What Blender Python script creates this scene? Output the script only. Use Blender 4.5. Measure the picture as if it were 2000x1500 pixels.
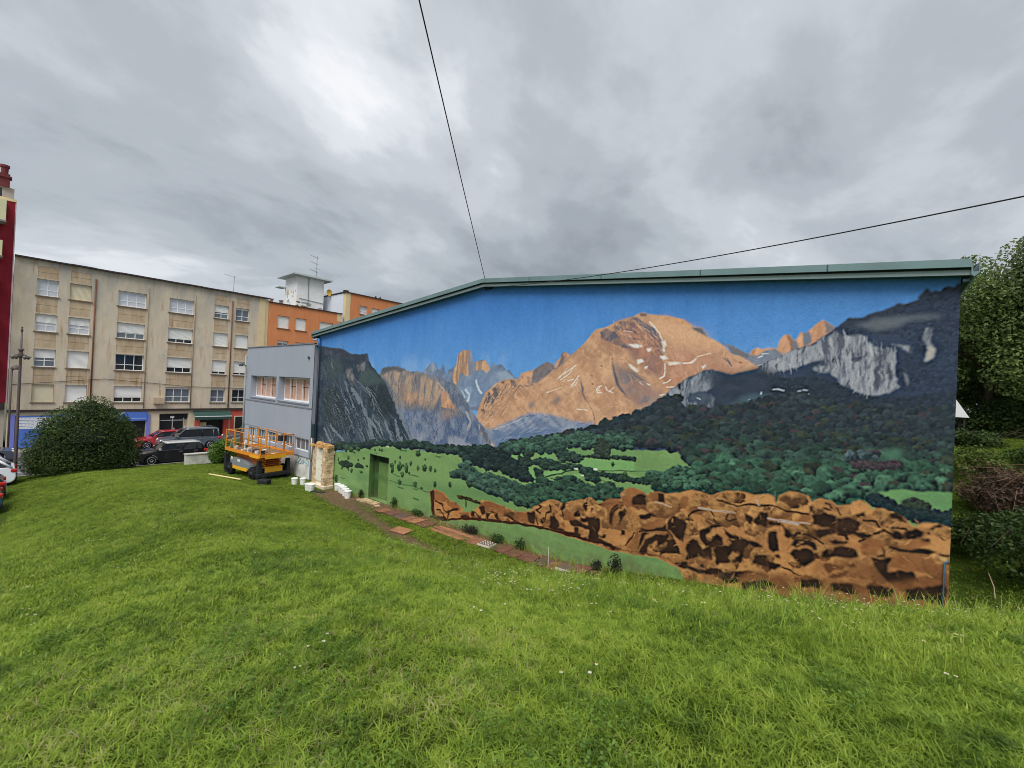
import bpy, bmesh, math, random
import numpy as np
from mathutils import Vector, Matrix

# ------------------------------------------------------------------ clear
for o in list(bpy.data.objects): bpy.data.objects.remove(o, do_unlink=True)
scene = bpy.context.scene
COL = scene.collection
R_ = math.radians

# ------------------------------------------------------------------ camera (x runs along the mural wall, y away from the viewer, z up)
camd = bpy.data.cameras.new('camera'); cam = bpy.data.objects.new('camera', camd); COL.objects.link(cam)
camd.sensor_width = 36.0; camd.lens = 15.12; camd.clip_start = 0.05; camd.clip_end = 3000
cam.matrix_world = (Matrix.Translation((24.2763, -11.5402, 6.0)) @ Matrix.Rotation(R_(40.2842), 4, 'Z')
                    @ Matrix.Rotation(R_(90.0) + math.atan2(4, 840), 4, 'X') @ Matrix.Rotation(0.045, 4, 'Z'))
scene.camera = cam

# ------------------------------------------------------------------ overcast sky, one soft sun, exposure
SUN_EL, SUN_AZ = 56.0, -60.0           # azimuth measured from +x; the light comes from behind the viewer
world = bpy.data.worlds.new('World'); scene.world = world; world.use_nodes = True
nt = world.node_tree; nt.nodes.clear()
def wn(t, **k):
    n = nt.nodes.new(t)
    for a, v in k.items(): setattr(n, a, v)
    return n
def wl(a, b): nt.links.new(a, b)
out = wn('ShaderNodeOutputWorld'); bg = wn('ShaderNodeBackground')
sky = wn('ShaderNodeTexSky'); sky.sky_type = 'NISHITA'; sky.sun_disc = False
sky.sun_elevation = R_(SUN_EL); sky.sun_rotation = R_(90 - SUN_AZ)
tc = wn('ShaderNodeTexCoord'); sep = wn('ShaderNodeSeparateXYZ'); wl(tc.outputs['Generated'], sep.inputs[0])
def wmath(op, a, b=None, c=None, clamp=False):
    n = wn('ShaderNodeMath', operation=op); n.use_clamp = clamp
    for i, v in enumerate((a, b, c)):
        if v is None: continue
        if isinstance(v, (int, float)): n.inputs[i].default_value = v
        else: wl(v, n.inputs[i])
    return n.outputs[0]
zz = wmath('ADD', wmath('ABSOLUTE', sep.outputs[2]), 0.24)
px_ = wmath('DIVIDE', sep.outputs[0], zz); py_ = wmath('DIVIDE', sep.outputs[1], zz)
cmb = wn('ShaderNodeCombineXYZ'); wl(px_, cmb.inputs[0]); wl(py_, cmb.inputs[1])
mp = wn('ShaderNodeMapping'); mp.inputs['Rotation'].default_value = (0, 0, R_(38)); mp.inputs['Scale'].default_value = (1.0, 0.72, 1.0); mp.inputs['Location'].default_value = (-12.78, 2.80, 0.1)
wl(cmb.outputs[0], mp.inputs['Vector'])
def wnoise(scale, detail, rough, dist, off=0.0):
    n = wn('ShaderNodeTexNoise'); n.inputs['Scale'].default_value = scale; n.inputs['Detail'].default_value = detail
    n.inputs['Roughness'].default_value = rough; n.inputs['Distortion'].default_value = dist
    if off:
        a = wn('ShaderNodeVectorMath', operation='ADD'); a.inputs[1].default_value = (off, off * .7, off * .3); wl(mp.outputs[0], a.inputs[0]); wl(a.outputs[0], n.inputs['Vector'])
    else: wl(mp.outputs[0], n.inputs['Vector'])
    return n.outputs['Fac']
n1 = wnoise(1.0, 9, 0.53, 0.3); n2 = wnoise(2.9, 8, 0.58, 0.25, 7.7); n3 = wnoise(0.55, 3, 0.45, 0.2, 19.1)
mixn = wmath('ADD', wmath('MULTIPLY', n1, 0.62), wmath('ADD', wmath('MULTIPLY', n2, 0.27), wmath('MULTIPLY', n3, 0.3)))
cr = wn('ShaderNodeValToRGB'); cr.color_ramp.interpolation = 'EASE'
E_ = cr.color_ramp.elements
def lin(r, g, b): return tuple(((c / 255 / 12.92) if c / 255 < .04045 else ((c / 255 + .055) / 1.055) ** 2.4) for c in (r, g, b))
SKYX = 0.5                               # the exposure below doubles what is set here
def skc(r, g, b, k=1.0): return tuple(c * SKYX * k for c in lin(r, g, b)) + (1,)
E_[0].position = .30; E_[0].color = skc(150, 157, 165)
E_[1].position = .86; E_[1].color = skc(250, 251, 254)
for p, c in ((.42, (166, 173, 181)), (.54, (184, 191, 199)), (.66, (203, 209, 216)), (.76, (228, 233, 239))):
    e = E_.new(p); e.color = skc(*c)
wl(wmath('MULTIPLY_ADD', mixn, 1.85, -.545), cr.inputs[0])
mixs = wn('ShaderNodeMix', data_type='RGBA'); mixs.inputs[0].default_value = 0.96
vs = wn('ShaderNodeVectorMath', operation='SCALE'); vs.inputs['Scale'].default_value = 0.06; wl(sky.outputs[0], vs.inputs[0])
wl(vs.outputs[0], mixs.inputs[6]); wl(cr.outputs[0], mixs.inputs[7])
wl(mixs.outputs[2], bg.inputs[0]); bg.inputs[1].default_value = 1.0; wl(bg.outputs[0], out.inputs[0])

sund = bpy.data.lights.new('sun', 'SUN'); sund.energy = 1.5; sund.angle = R_(38); sund.color = (1.0, 0.97, 0.92)
sun = bpy.data.objects.new('sun', sund); COL.objects.link(sun)
_sd = Vector((math.cos(R_(SUN_EL)) * math.cos(R_(SUN_AZ)), math.cos(R_(SUN_EL)) * math.sin(R_(SUN_AZ)), math.sin(R_(SUN_EL))))
sun.rotation_euler = _sd.to_track_quat('Z', 'Y').to_euler(); sun.location = (20, -30, 40)
vset = scene.view_settings; vset.view_transform = 'Standard'; vset.look = 'None'; vset.exposure = 1.0; vset.gamma = 1.0; vset.use_curve_mapping = False
scene.render.engine = 'CYCLES'; scene.cycles.filter_width = 0.95

# ------------------------------------------------------------------ helpers
EV, EH = 0.85, 1.35          # how bright a white upright / lying surface comes out: turns a seen colour into a base colour
def A(r, g, b, e=EV): return tuple(min(.9, c / e) for c in lin(r, g, b))
MATS = {}
def mat(name, col, rough=.8, var=.12, scale=3.0, bump=0.0, metal=0.0, bscale=None, spec=.3, trans=0.0, stretch=(1, 1, 1), col2=None, thr=None, coat=0.0):
    if name in MATS: return MATS[name]
    m = bpy.data.materials.new(name); m.use_nodes = True; t = m.node_tree; b = t.nodes['Principled BSDF']
    b.inputs['Roughness'].default_value = rough; b.inputs['Metallic'].default_value = metal; b.inputs['Specular IOR Level'].default_value = spec
    b.inputs['Coat Weight'].default_value = coat
    c = t.nodes.new('ShaderNodeTexCoord'); mpn = t.nodes.new('ShaderNodeMapping'); mpn.inputs['Scale'].default_value = stretch
    t.links.new(c.outputs['Object'], mpn.inputs['Vector'])
    n = t.nodes.new('ShaderNodeTexNoise'); n.inputs['Scale'].default_value = scale; n.inputs['Detail'].default_value = 6; n.inputs['Roughness'].default_value = .6
    t.links.new(mpn.outputs[0], n.inputs['Vector'])
    r = t.nodes.new('ShaderNodeValToRGB'); e = r.color_ramp.elements
    lo, hi = thr or (.3, .7); e[0].position = lo; e[1].position = hi
    e[0].color = tuple(x * (1 - var) for x in col) + (1,); e[1].color = tuple(min(1, x * (1 + var)) for x in (col2 or col)) + (1,)
    t.links.new(n.outputs['Fac'], r.inputs[0]); t.links.new(r.outputs[0], b.inputs['Base Color'])
    if trans: b.inputs['Transmission Weight'].default_value = trans
    if bump:
        n2 = t.nodes.new('ShaderNodeTexNoise'); n2.inputs['Scale'].default_value = bscale or scale * 6; n2.inputs['Detail'].default_value = 5
        t.links.new(c.outputs['Object'], n2.inputs['Vector'])
        bp = t.nodes.new('ShaderNodeBump'); bp.inputs['Strength'].default_value = bump; bp.inputs['Distance'].default_value = .02
        t.links.new(n2.outputs['Fac'], bp.inputs['Height']); t.links.new(bp.outputs[0], b.inputs['Normal'])
    MATS[name] = m; return m
def leafmat(name, dark, light, trans=.35, scale=1.3, rough=.55):
    if name in MATS: return MATS[name]
    m = bpy.data.materials.new(name); m.use_nodes = True; t = m.node_tree; b = t.nodes['Principled BSDF']; o = t.nodes['Material Output']
    b.inputs['Roughness'].default_value = rough; b.inputs['Specular IOR Level'].default_value = .3
    g = t.nodes.new('ShaderNodeNewGeometry'); c = t.nodes.new('ShaderNodeTexCoord')
    n = t.nodes.new('ShaderNodeTexNoise'); n.inputs['Scale'].default_value = scale; n.inputs['Detail'].default_value = 4; t.links.new(c.outputs['Object'], n.inputs['Vector'])
    a = t.nodes.new('ShaderNodeMath'); a.operation = 'MULTIPLY_ADD'; a.inputs[1].default_value = .55; t.links.new(g.outputs['Random Per Island'], a.inputs[0])
    s = t.nodes.new('ShaderNodeMath'); s.operation = 'MULTIPLY_ADD'; s.inputs[1].default_value = 1.1; s.inputs[2].default_value = -.3; t.links.new(n.outputs['Fac'], s.inputs[0]); t.links.new(s.outputs[0], a.inputs[2])
    r = t.nodes.new('ShaderNodeValToRGB'); r.color_ramp.elements[0].color = dark + (1,); r.color_ramp.elements[1].color = light + (1,)
    r.color_ramp.elements[0].position = .1; r.color_ramp.elements[1].position = .9
    t.links.new(a.outputs[0], r.inputs[0]); t.links.new(r.outputs[0], b.inputs['Base Color'])
    tr = t.nodes.new('ShaderNodeBsdfTranslucent'); t.links.new(r.outputs[0], tr.inputs[0])
    mx = t.nodes.new('ShaderNodeMixShader'); mx.inputs[0].default_value = trans
    t.links.new(b.outputs[0], mx.inputs[1]); t.links.new(tr.outputs[0], mx.inputs[2]); t.links.new(mx.outputs[0], o.inputs[0])
    MATS[name] = m; return m
def glass(name, col, rough=.06, spec=.6):
    return mat(name, col, rough, .25, .8, spec=spec)

def setp(o, label=None, cat=None, group=None, kind=None):
    if label: o['label'] = label
    if cat: o['category'] = cat
    if group: o['group'] = group
    if kind: o['kind'] = kind
    return o
def thing(name, loc, label, cat, rz=0.0, group=None):
    o = bpy.data.objects.new(name, None); COL.objects.link(o); o.location = loc; o.rotation_euler = (0, 0, rz); o.empty_display_size = .3
    return setp(o, label, cat, group)
class MB:
    def __init__(s): s.v = []; s.f = []
    def add(s, vs, fs):
        n = len(s.v); s.v += [tuple(map(float, v)) for v in vs]; s.f += [tuple(i + n for i in f) for f in fs]; return s
    def box(s, x0, x1, y0, y1, z0, z1, top=1.0):
        cx, cy = (x0 + x1) / 2, (y0 + y1) / 2
        def q(x, y): return cx + (x - cx) * top, cy + (y - cy) * top
        return s.add([(x0, y0, z0), (x1, y0, z0), (x1, y1, z0), (x0, y1, z0)] + [q(x, y) + (z1,) for x, y in ((x0, y0), (x1, y0), (x1, y1), (x0, y1))],
                     [(0, 3, 2, 1), (4, 5, 6, 7), (0, 1, 5, 4), (1, 2, 6, 5), (2, 3, 7, 6), (3, 0, 4, 7)])
    def bbox(s, x0, x1, y0, y1, z0, z1, b=.02):       # box with chamfered edges
        bm = bmesh.new(); bmesh.ops.create_cube(bm, size=1)
        for v in bm.verts: v.co = ((x0 + x1) / 2 + v.co.x * (x1 - x0), (y0 + y1) / 2 + v.co.y * (y1 - y0), (z0 + z1) / 2 + v.co.z * (z1 - z0))
        bmesh.ops.bevel(bm, geom=bm.edges[:], offset=b, segments=2, affect='EDGES', profile=.6)
        return s.bm(bm)
    def bm(s, bm):
        bm.verts.index_update(); s.add([v.co[:] for v in bm.verts], [[v.index for v in f.verts] for f in bm.faces]); bm.free(); return s
    def tube(s, pts, r, n=6, cap=True):
        pts = [Vector(p) for p in pts]; rs = r if isinstance(r, (list, tuple)) else [r] * len(pts); rings = []; up = None
        for i, p in enumerate(pts):
            d = (pts[min(i + 1, len(pts) - 1)] - pts[max(i - 1, 0)]).normalized()
            if up is None: up = Vector((0, 0, 1)) if abs(d.z) < .9 else Vector((1, 0, 0))
            a = d.cross(up).normalized(); b = a.cross(d).normalized(); up = b
            rings.append([p + (a * math.cos(2 * math.pi * k / n) + b * math.sin(2 * math.pi * k / n)) * rs[i] for k in range(n)])
        vs = [v for q in rings for v in q]; fs = []
        for i in range(len(pts) - 1):
            for k in range(n): fs.append((i * n + k, i * n + (k + 1) % n, (i + 1) * n + (k + 1) % n, (i + 1) * n + k))
        if cap: fs += [tuple(range(n - 1, -1, -1)), tuple((len(pts) - 1) * n + k for k in range(n))]
        return s.add(vs, fs)
    def lathe(s, prof, c=(0, 0, 0), n=16, axis='z'):
        vs = []; fs = []
        for r, h in prof:
            for k in range(n):
                a = 2 * math.pi * k / n; x, y = r * math.cos(a), r * math.sin(a)
                vs.append({'z': (c[0] + x, c[1] + y, c[2] + h), 'y': (c[0] + x, c[1] + h, c[2] + y), 'x': (c[0] + h, c[1] + x, c[2] + y)}[axis])
        for i in range(len(prof) - 1):
            for k in range(n): fs.append((i * n + k, i * n + (k + 1) % n, (i + 1) * n + (k + 1) % n, (i + 1) * n + k))
        fs += [tuple(range(n - 1, -1, -1)), tuple((len(prof) - 1) * n + k for k in range(n))]
        return s.add(vs, fs)
    def prism(s, poly, lo, hi, axis='y'):            # poly in the two other axes, extruded
        n = len(poly); f = {'y': lambda a, b, h: (a, h, b), 'x': lambda a, b, h: (h, a, b), 'z': lambda a, b, h: (a, b, h)}[axis]
        return s.add([f(a, b, lo) for a, b in poly] + [f(a, b, hi) for a, b in poly], [tuple(range(n)), tuple(range(2 * n - 1, n - 1, -1))] + [(i, n + i, n + (i + 1) % n, (i + 1) % n) for i in range(n)])
    def build(s, name, m, parent=None, smooth=False, local=False, label=None):
        me = bpy.data.meshes.new(name)
        off = Vector((0, 0, 0))
        if parent is not None and not local:
            p = parent
            while p is not None: off += p.location; p = p.parent
        vs = s.v if local or parent is None else [(v[0] - off.x, v[1] - off.y, v[2] - off.z) for v in s.v]
        me.from_pydata(vs, [], s.f); me.update()
        bm = bmesh.new(); bm.from_mesh(me); bmesh.ops.recalc_face_normals(bm, faces=bm.faces[:]); bm.to_mesh(me); bm.free()
        if m is not None: me.materials.append(m)
        if smooth: me.polygons.foreach_set('use_smooth', [True] * len(me.polygons))
        o = bpy.data.objects.new(name, me); COL.objects.link(o)
        if parent is not None: o.parent = parent
        if label: o['label'] = label
        return o
def copy_tree(o, parent=None, loc=None, rz=None, label=None):
    c = o.copy(); COL.objects.link(c)
    if parent is not None: c.parent = parent
    if loc is not None: c.location = loc
    if rz is not None: c.rotation_euler = (0, 0, rz)
    if label: c['label'] = label
    for ch in list(o.children): copy_tree(ch, c)
    return c
def holed(a0, a1, b0, b1, holes, depth, fn):
    """a wall face with rectangular openings and their reveals; fn(a, b, d) -> world, d = 0 is the face, d > 0 goes into the wall"""
    m = MB(); A_ = sorted({a0, a1, *[h[0] for h in holes], *[h[1] for h in holes]}); B_ = sorted({b0, b1, *[h[2] for h in holes], *[h[3] for h in holes]})
    for i in range(len(A_) - 1):
        for j in range(len(B_) - 1):
            ca, cb = (A_[i] + A_[i + 1]) / 2, (B_[j] + B_[j + 1]) / 2
            if any(h[0] < ca < h[1] and h[2] < cb < h[3] for h in holes): continue
            m.add([fn(A_[i], B_[j], 0), fn(A_[i + 1], B_[j], 0), fn(A_[i + 1], B_[j + 1], 0), fn(A_[i], B_[j + 1], 0)], [(0, 1, 2, 3)])
    for h in holes:
        p = [(h[0], h[2]), (h[1], h[2]), (h[1], h[3]), (h[0], h[3])]; dd = h[4] if len(h) > 4 else depth
        for k in range(4):
            (a, b), (c, d) = p[k], p[(k + 1) % 4]
            m.add([fn(a, b, 0), fn(c, d, 0), fn(c, d, dd), fn(a, b, dd)], [(0, 1, 2, 3)])
        m.add([fn(a, b, dd) for a, b in p], [(0, 1, 2, 3)])
    return m
rnd = random.Random(7)
# ------------------------------------------------------------------ terrain: the lawn mound, the strip along the mural, the bank on the right
_rows = [
 (-40.0, [(-60, -.6), (-13, -.6), (4, -.55), (12, .8), (24, 2.6), (60, 3.6)]),
 (-16.0, [(-60, -.6), (-13, -.6), (1, -.55), (8, .8), (15, 2.2), (24, 4.1), (30, 4.5), (60, 4.8)]),
 (-11.6, [(-60, -.6), (-13, -.58), (-3, -.55), (0, -.22), (3, .25), (8, 1.2), (13, 2.2), (18, 3.2), (22, 4.0), (24.3, 4.38), (28, 4.65), (60, 5.0)]),
 (-8.5, [(-60, -.6), (-14, -.6), (-12.6, -.34), (-9, .1), (-5, .55), (0, 1.12), (5, 1.6), (10, 2.1), (15, 2.72), (18, 3.2), (21, 3.74), (24, 4.16), (27, 4.5), (32, 4.8), (60, 5.1)]),
 (-5.2, [(-60, -.6), (-14, -.6), (-12.4, -.4), (-6.7, .22), (.7, 1.12), (5.8, 1.42), (11.9, 1.63), (15.7, 1.97), (18.3, 2.26), (20.1, 2.64), (21.2, 2.88), (22.7, 3.22), (23.8, 3.53), (25, 3.83), (26.5, 4.16), (30, 4.55), (60, 5.1)]),
 (-4.2, [(-60, -.6), (-14, -.6), (-12.2, -.42), (-6.5, .0), (-3, .38), (1, .72), (6, .85), (12, 1.05), (15, 1.42), (18, 1.9), (20, 2.25), (22.5, 2.78), (24.5, 3.3), (26.5, 3.9), (30, 4.4), (60, 5.1)]),
 (-2.8, [(-60, -.6), (-14, -.6), (-12, -.45), (-5, -.08), (0, .12), (5, .28), (8, .42), (12, .5), (15, .62), (18, 1.05), (21, 1.75), (24, 2.6), (26, 3.3), (28, 3.8), (60, 4.8)]),
 (-1.0, [(-60, -.6), (-14, -.6), (-12, -.48), (-5, -.06), (0, .08), (5, .2), (8, .38), (11, .44), (14, .5), (17, .6), (19, .95), (21, 1.35), (24, 1.85), (26, 2.3), (28, 2.9), (60, 4.4)]),
 (1.0, [(-60, -.6), (-14, -.6), (-12, -.48), (0, .08), (11, .42), (17, .55), (25, 1.7), (27, 2.2), (30, 2.9), (60, 4.2)]),
 (5.0, [(-60, -.6), (-14, -.6), (-5, -.3), (25, 2.4), (27, 3.0), (32, 3.7), (60, 4.4)]),
 (9.5, [(-60, -.6), (-14, -.6), (-5, -.3), (25, 4.3), (28, 4.6), (34, 4.7), (60, 4.9)]),
 (14.0, [(-60, -.6), (-14, -.6), (-5, -.3), (25, 4.8), (60, 5.1)]),
 (60.0, [(-60, -.6), (-14, -.6), (-5, -.3), (22, 5.0), (60, 6.0)])]
_rowy = np.array([r[0] for r in _rows])
def height(X, Y):
    X = np.asarray(X, float); Y = np.asarray(Y, float)
    vals = np.stack([np.interp(X, [p[0] for p in r[1]], [p[1] for p in r[1]]) for r in _rows])
    k = np.clip(np.searchsorted(_rowy, Y) - 1, 0, len(_rowy) - 2)
    t = np.clip((Y - _rowy[k]) / (_rowy[k + 1] - _rowy[k]), 0, 1)
    a = np.take_along_axis(vals, k[None], 0)[0]; b = np.take_along_axis(vals, (k + 1)[None], 0)[0]
    return a + (b - a) * t
def hsm(X, Y):     # smoothed height
    X = np.asarray(X, float); Y = np.asarray(Y, float); s = 0; w = 0
    for dx in (-.7, -.35, 0, .35, .7):
        for dy in (-.5, -.25, 0, .25, .5):
            q = math.exp(-(dx * dx + dy * dy) * 2); s = s + q * height(X + dx, Y + dy); w += q
    return s / w
def hz(x, y): return float(hsm(np.array([x]), np.array([y]))[0])

def grass_ground_mat():
    m = bpy.data.materials.new('lawn soil and turf'); m.use_nodes = True; t = m.node_tree; b = t.nodes['Principled BSDF']
    b.inputs['Roughness'].default_value = .95; b.inputs['Specular IOR Level'].default_value = .1
    c = t.nodes.new('ShaderNodeTexCoord')
    def nz(sc, det=5, rough=.6):
        n = t.nodes.new('ShaderNodeTexNoise'); n.inputs['Scale'].default_value = sc; n.inputs['Detail'].default_value = det; n.inputs['Roughness'].default_value = rough
        t.links.new(c.outputs['Object'], n.inputs['Vector']); return n.outputs['Fac']
    def ramp(f, stops):
        r = t.nodes.new('ShaderNodeValToRGB'); e = r.color_ramp.elements
        while len(e) < len(stops): e.new(.5)
        for q, (p, col) in zip(e, stops): q.position = p; q.color = col + (1,)
        t.links.new(f, r.inputs[0]); return r.outputs[0]
    g = ramp(nz(55, 4, .7), [(.3, (.022, .040, .006)), (.5, (.055, .090, .012)), (.72, (.13, .185, .025))])
    g2 = ramp(nz(.9, 4), [(.35, (.72, .82, .7)), (.65, (1.12, 1.06, 1.0))])
    mx = t.nodes.new('ShaderNodeMix'); mx.data_type = 'RGBA'; mx.blend_type = 'MULTIPLY'; mx.inputs[0].default_value = 1; t.links.new(g, mx.inputs[6]); t.links.new(g2, mx.inputs[7])
    # bare earth where the attribute says the turf is worn
    at = t.nodes.new('ShaderNodeAttribute'); at.attribute_name = 'bare'
    ad = t.nodes.new('ShaderNodeMath'); ad.operation = 'MULTIPLY_ADD'; ad.inputs[1].default_value = 1.6; t.links.new(at.outputs['Fac'], ad.inputs[0])
    n3 = t.nodes.new('ShaderNodeMath'); n3.operation = 'MULTIPLY_ADD'; n3.inputs[1].default_value = 1.4; n3.inputs[2].default_value = -1.2; t.links.new(nz(6, 6, .7), n3.inputs[0]); t.links.new(n3.outputs[0], ad.inputs[2])
    cl = t.nodes.new('ShaderNodeClamp'); t.links.new(ad.outputs[0], cl.inputs[0])
    e = ramp(nz(14, 6, .7), [(.3, (.09, .056, .032)), (.55, (.19, .125, .075)), (.75, (.32, .23, .15))])
    m2 = t.nodes.new('ShaderNodeMix'); m2.data_type = 'RGBA'; t.links.new(cl.outputs[0], m2.inputs[0]); t.links.new(mx.outputs[2], m2.inputs[6]); t.links.new(e, m2.inputs[7])
    t.links.new(m2.outputs[2], b.inputs['Base Color'])
    bp = t.nodes.new('ShaderNodeBump'); bp.inputs['Strength'].default_value = .9; bp.inputs['Distance'].default_value = .05; t.links.new(nz(38, 5, .7), bp.inputs['Height']); t.links.new(bp.outputs[0], b.inputs['Normal'])
    return m
def axis(lims):
    out = []
    for a, b, s in lims: out += list(np.arange(a, b, s))
    return np.array(out + [lims[-1][1]])
gx = axis([(-60, -15, 3), (-15, 14, .3), (14, 29, .16), (29, 36, .5), (36, 60, 2)])
gy = axis([(-40, -16, 2), (-16, -13, .5), (-13, 1, .16), (1, 16, .5), (16, 60, 3)])
GX, GY = np.meshgrid(gx, gy); GZ = hsm(GX, GY)
_r = np.random.RandomState(2)
_tab = np.random.RandomState(5).rand(256, 256)
# ---- the mural is painted in wall metres (x along the wall, z up) on a raster that becomes the wall's paint colours
RES = 0.014; MX0, MX1, MZ0, MZ1 = 0.0, 25.44, -0.2, 9.9
MNX = int((MX1 - MX0) / RES) + 1; MNZ = int((MZ1 - MZ0) / RES) + 1
MXX, MZZ = np.meshgrid(MX0 + np.arange(MNX) * RES, MZ0 + np.arange(MNZ) * RES)
_tab = np.random.RandomState(5).rand(256, 256)
def vnoise(x, z):
    xi = np.floor(x).astype(int); zi = np.floor(z).astype(int)
    fx = x - xi; fz = z - zi
    fx = fx * fx * (3 - 2 * fx); fz = fz * fz * (3 - 2 * fz)
    a = _tab[zi & 255, xi & 255]; b = _tab[zi & 255, (xi + 1) & 255]
    c = _tab[(zi + 1) & 255, xi & 255]; d = _tab[(zi + 1) & 255, (xi + 1) & 255]
    return (a * (1 - fx) + b * fx) * (1 - fz) + (c * (1 - fx) + d * fx) * fz
def fbm(x, z, oct=4):
    s = 0; a = .5; t = 0
    for i in range(oct):
        s = s + a * vnoise(x * 2 ** i + 17.3 * i, z * 2 ** i + 9.1 * i); t += a; a *= .55
    return s / t
def s2l(c):
    c = np.asarray(c, float) / 255.
    return np.where(c < .04045, c / 12.92, ((c + .055) / 1.055) ** 2.4)
def inpoly(pts, X, Z):
    m = np.zeros(X.shape, bool); n = len(pts)
    for i in range(n):
        x0, z0 = pts[i]; x1, z1 = pts[(i + 1) % n]
        if z0 == z1: continue
        c = (Z < z0) != (Z < z1)
        m ^= c & (X < (x1 - x0) * (Z - z0) / (z1 - z0) + x0)
    return m
def blur(m, r):
    for ax, rr in ((0, r), (1, r)):
        for k in range(2):
            p = np.pad(m, [(rr + 1, rr) if a == ax else (0, 0) for a in (0, 1)], mode='edge')
            c = np.cumsum(p, axis=ax)
            m = (np.take(c, range(2 * rr + 1, c.shape[ax]), ax) - np.take(c, range(0, c.shape[ax] - 2 * rr - 1), ax)) / (2 * rr + 1)
    return m
def sstep(a, b, x):
    t = np.clip((x - a) / (b - a), 0, 1); return t * t * (3 - 2 * t)
def depth_of(x): return 24.5 - 0.6466 * x
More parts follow.
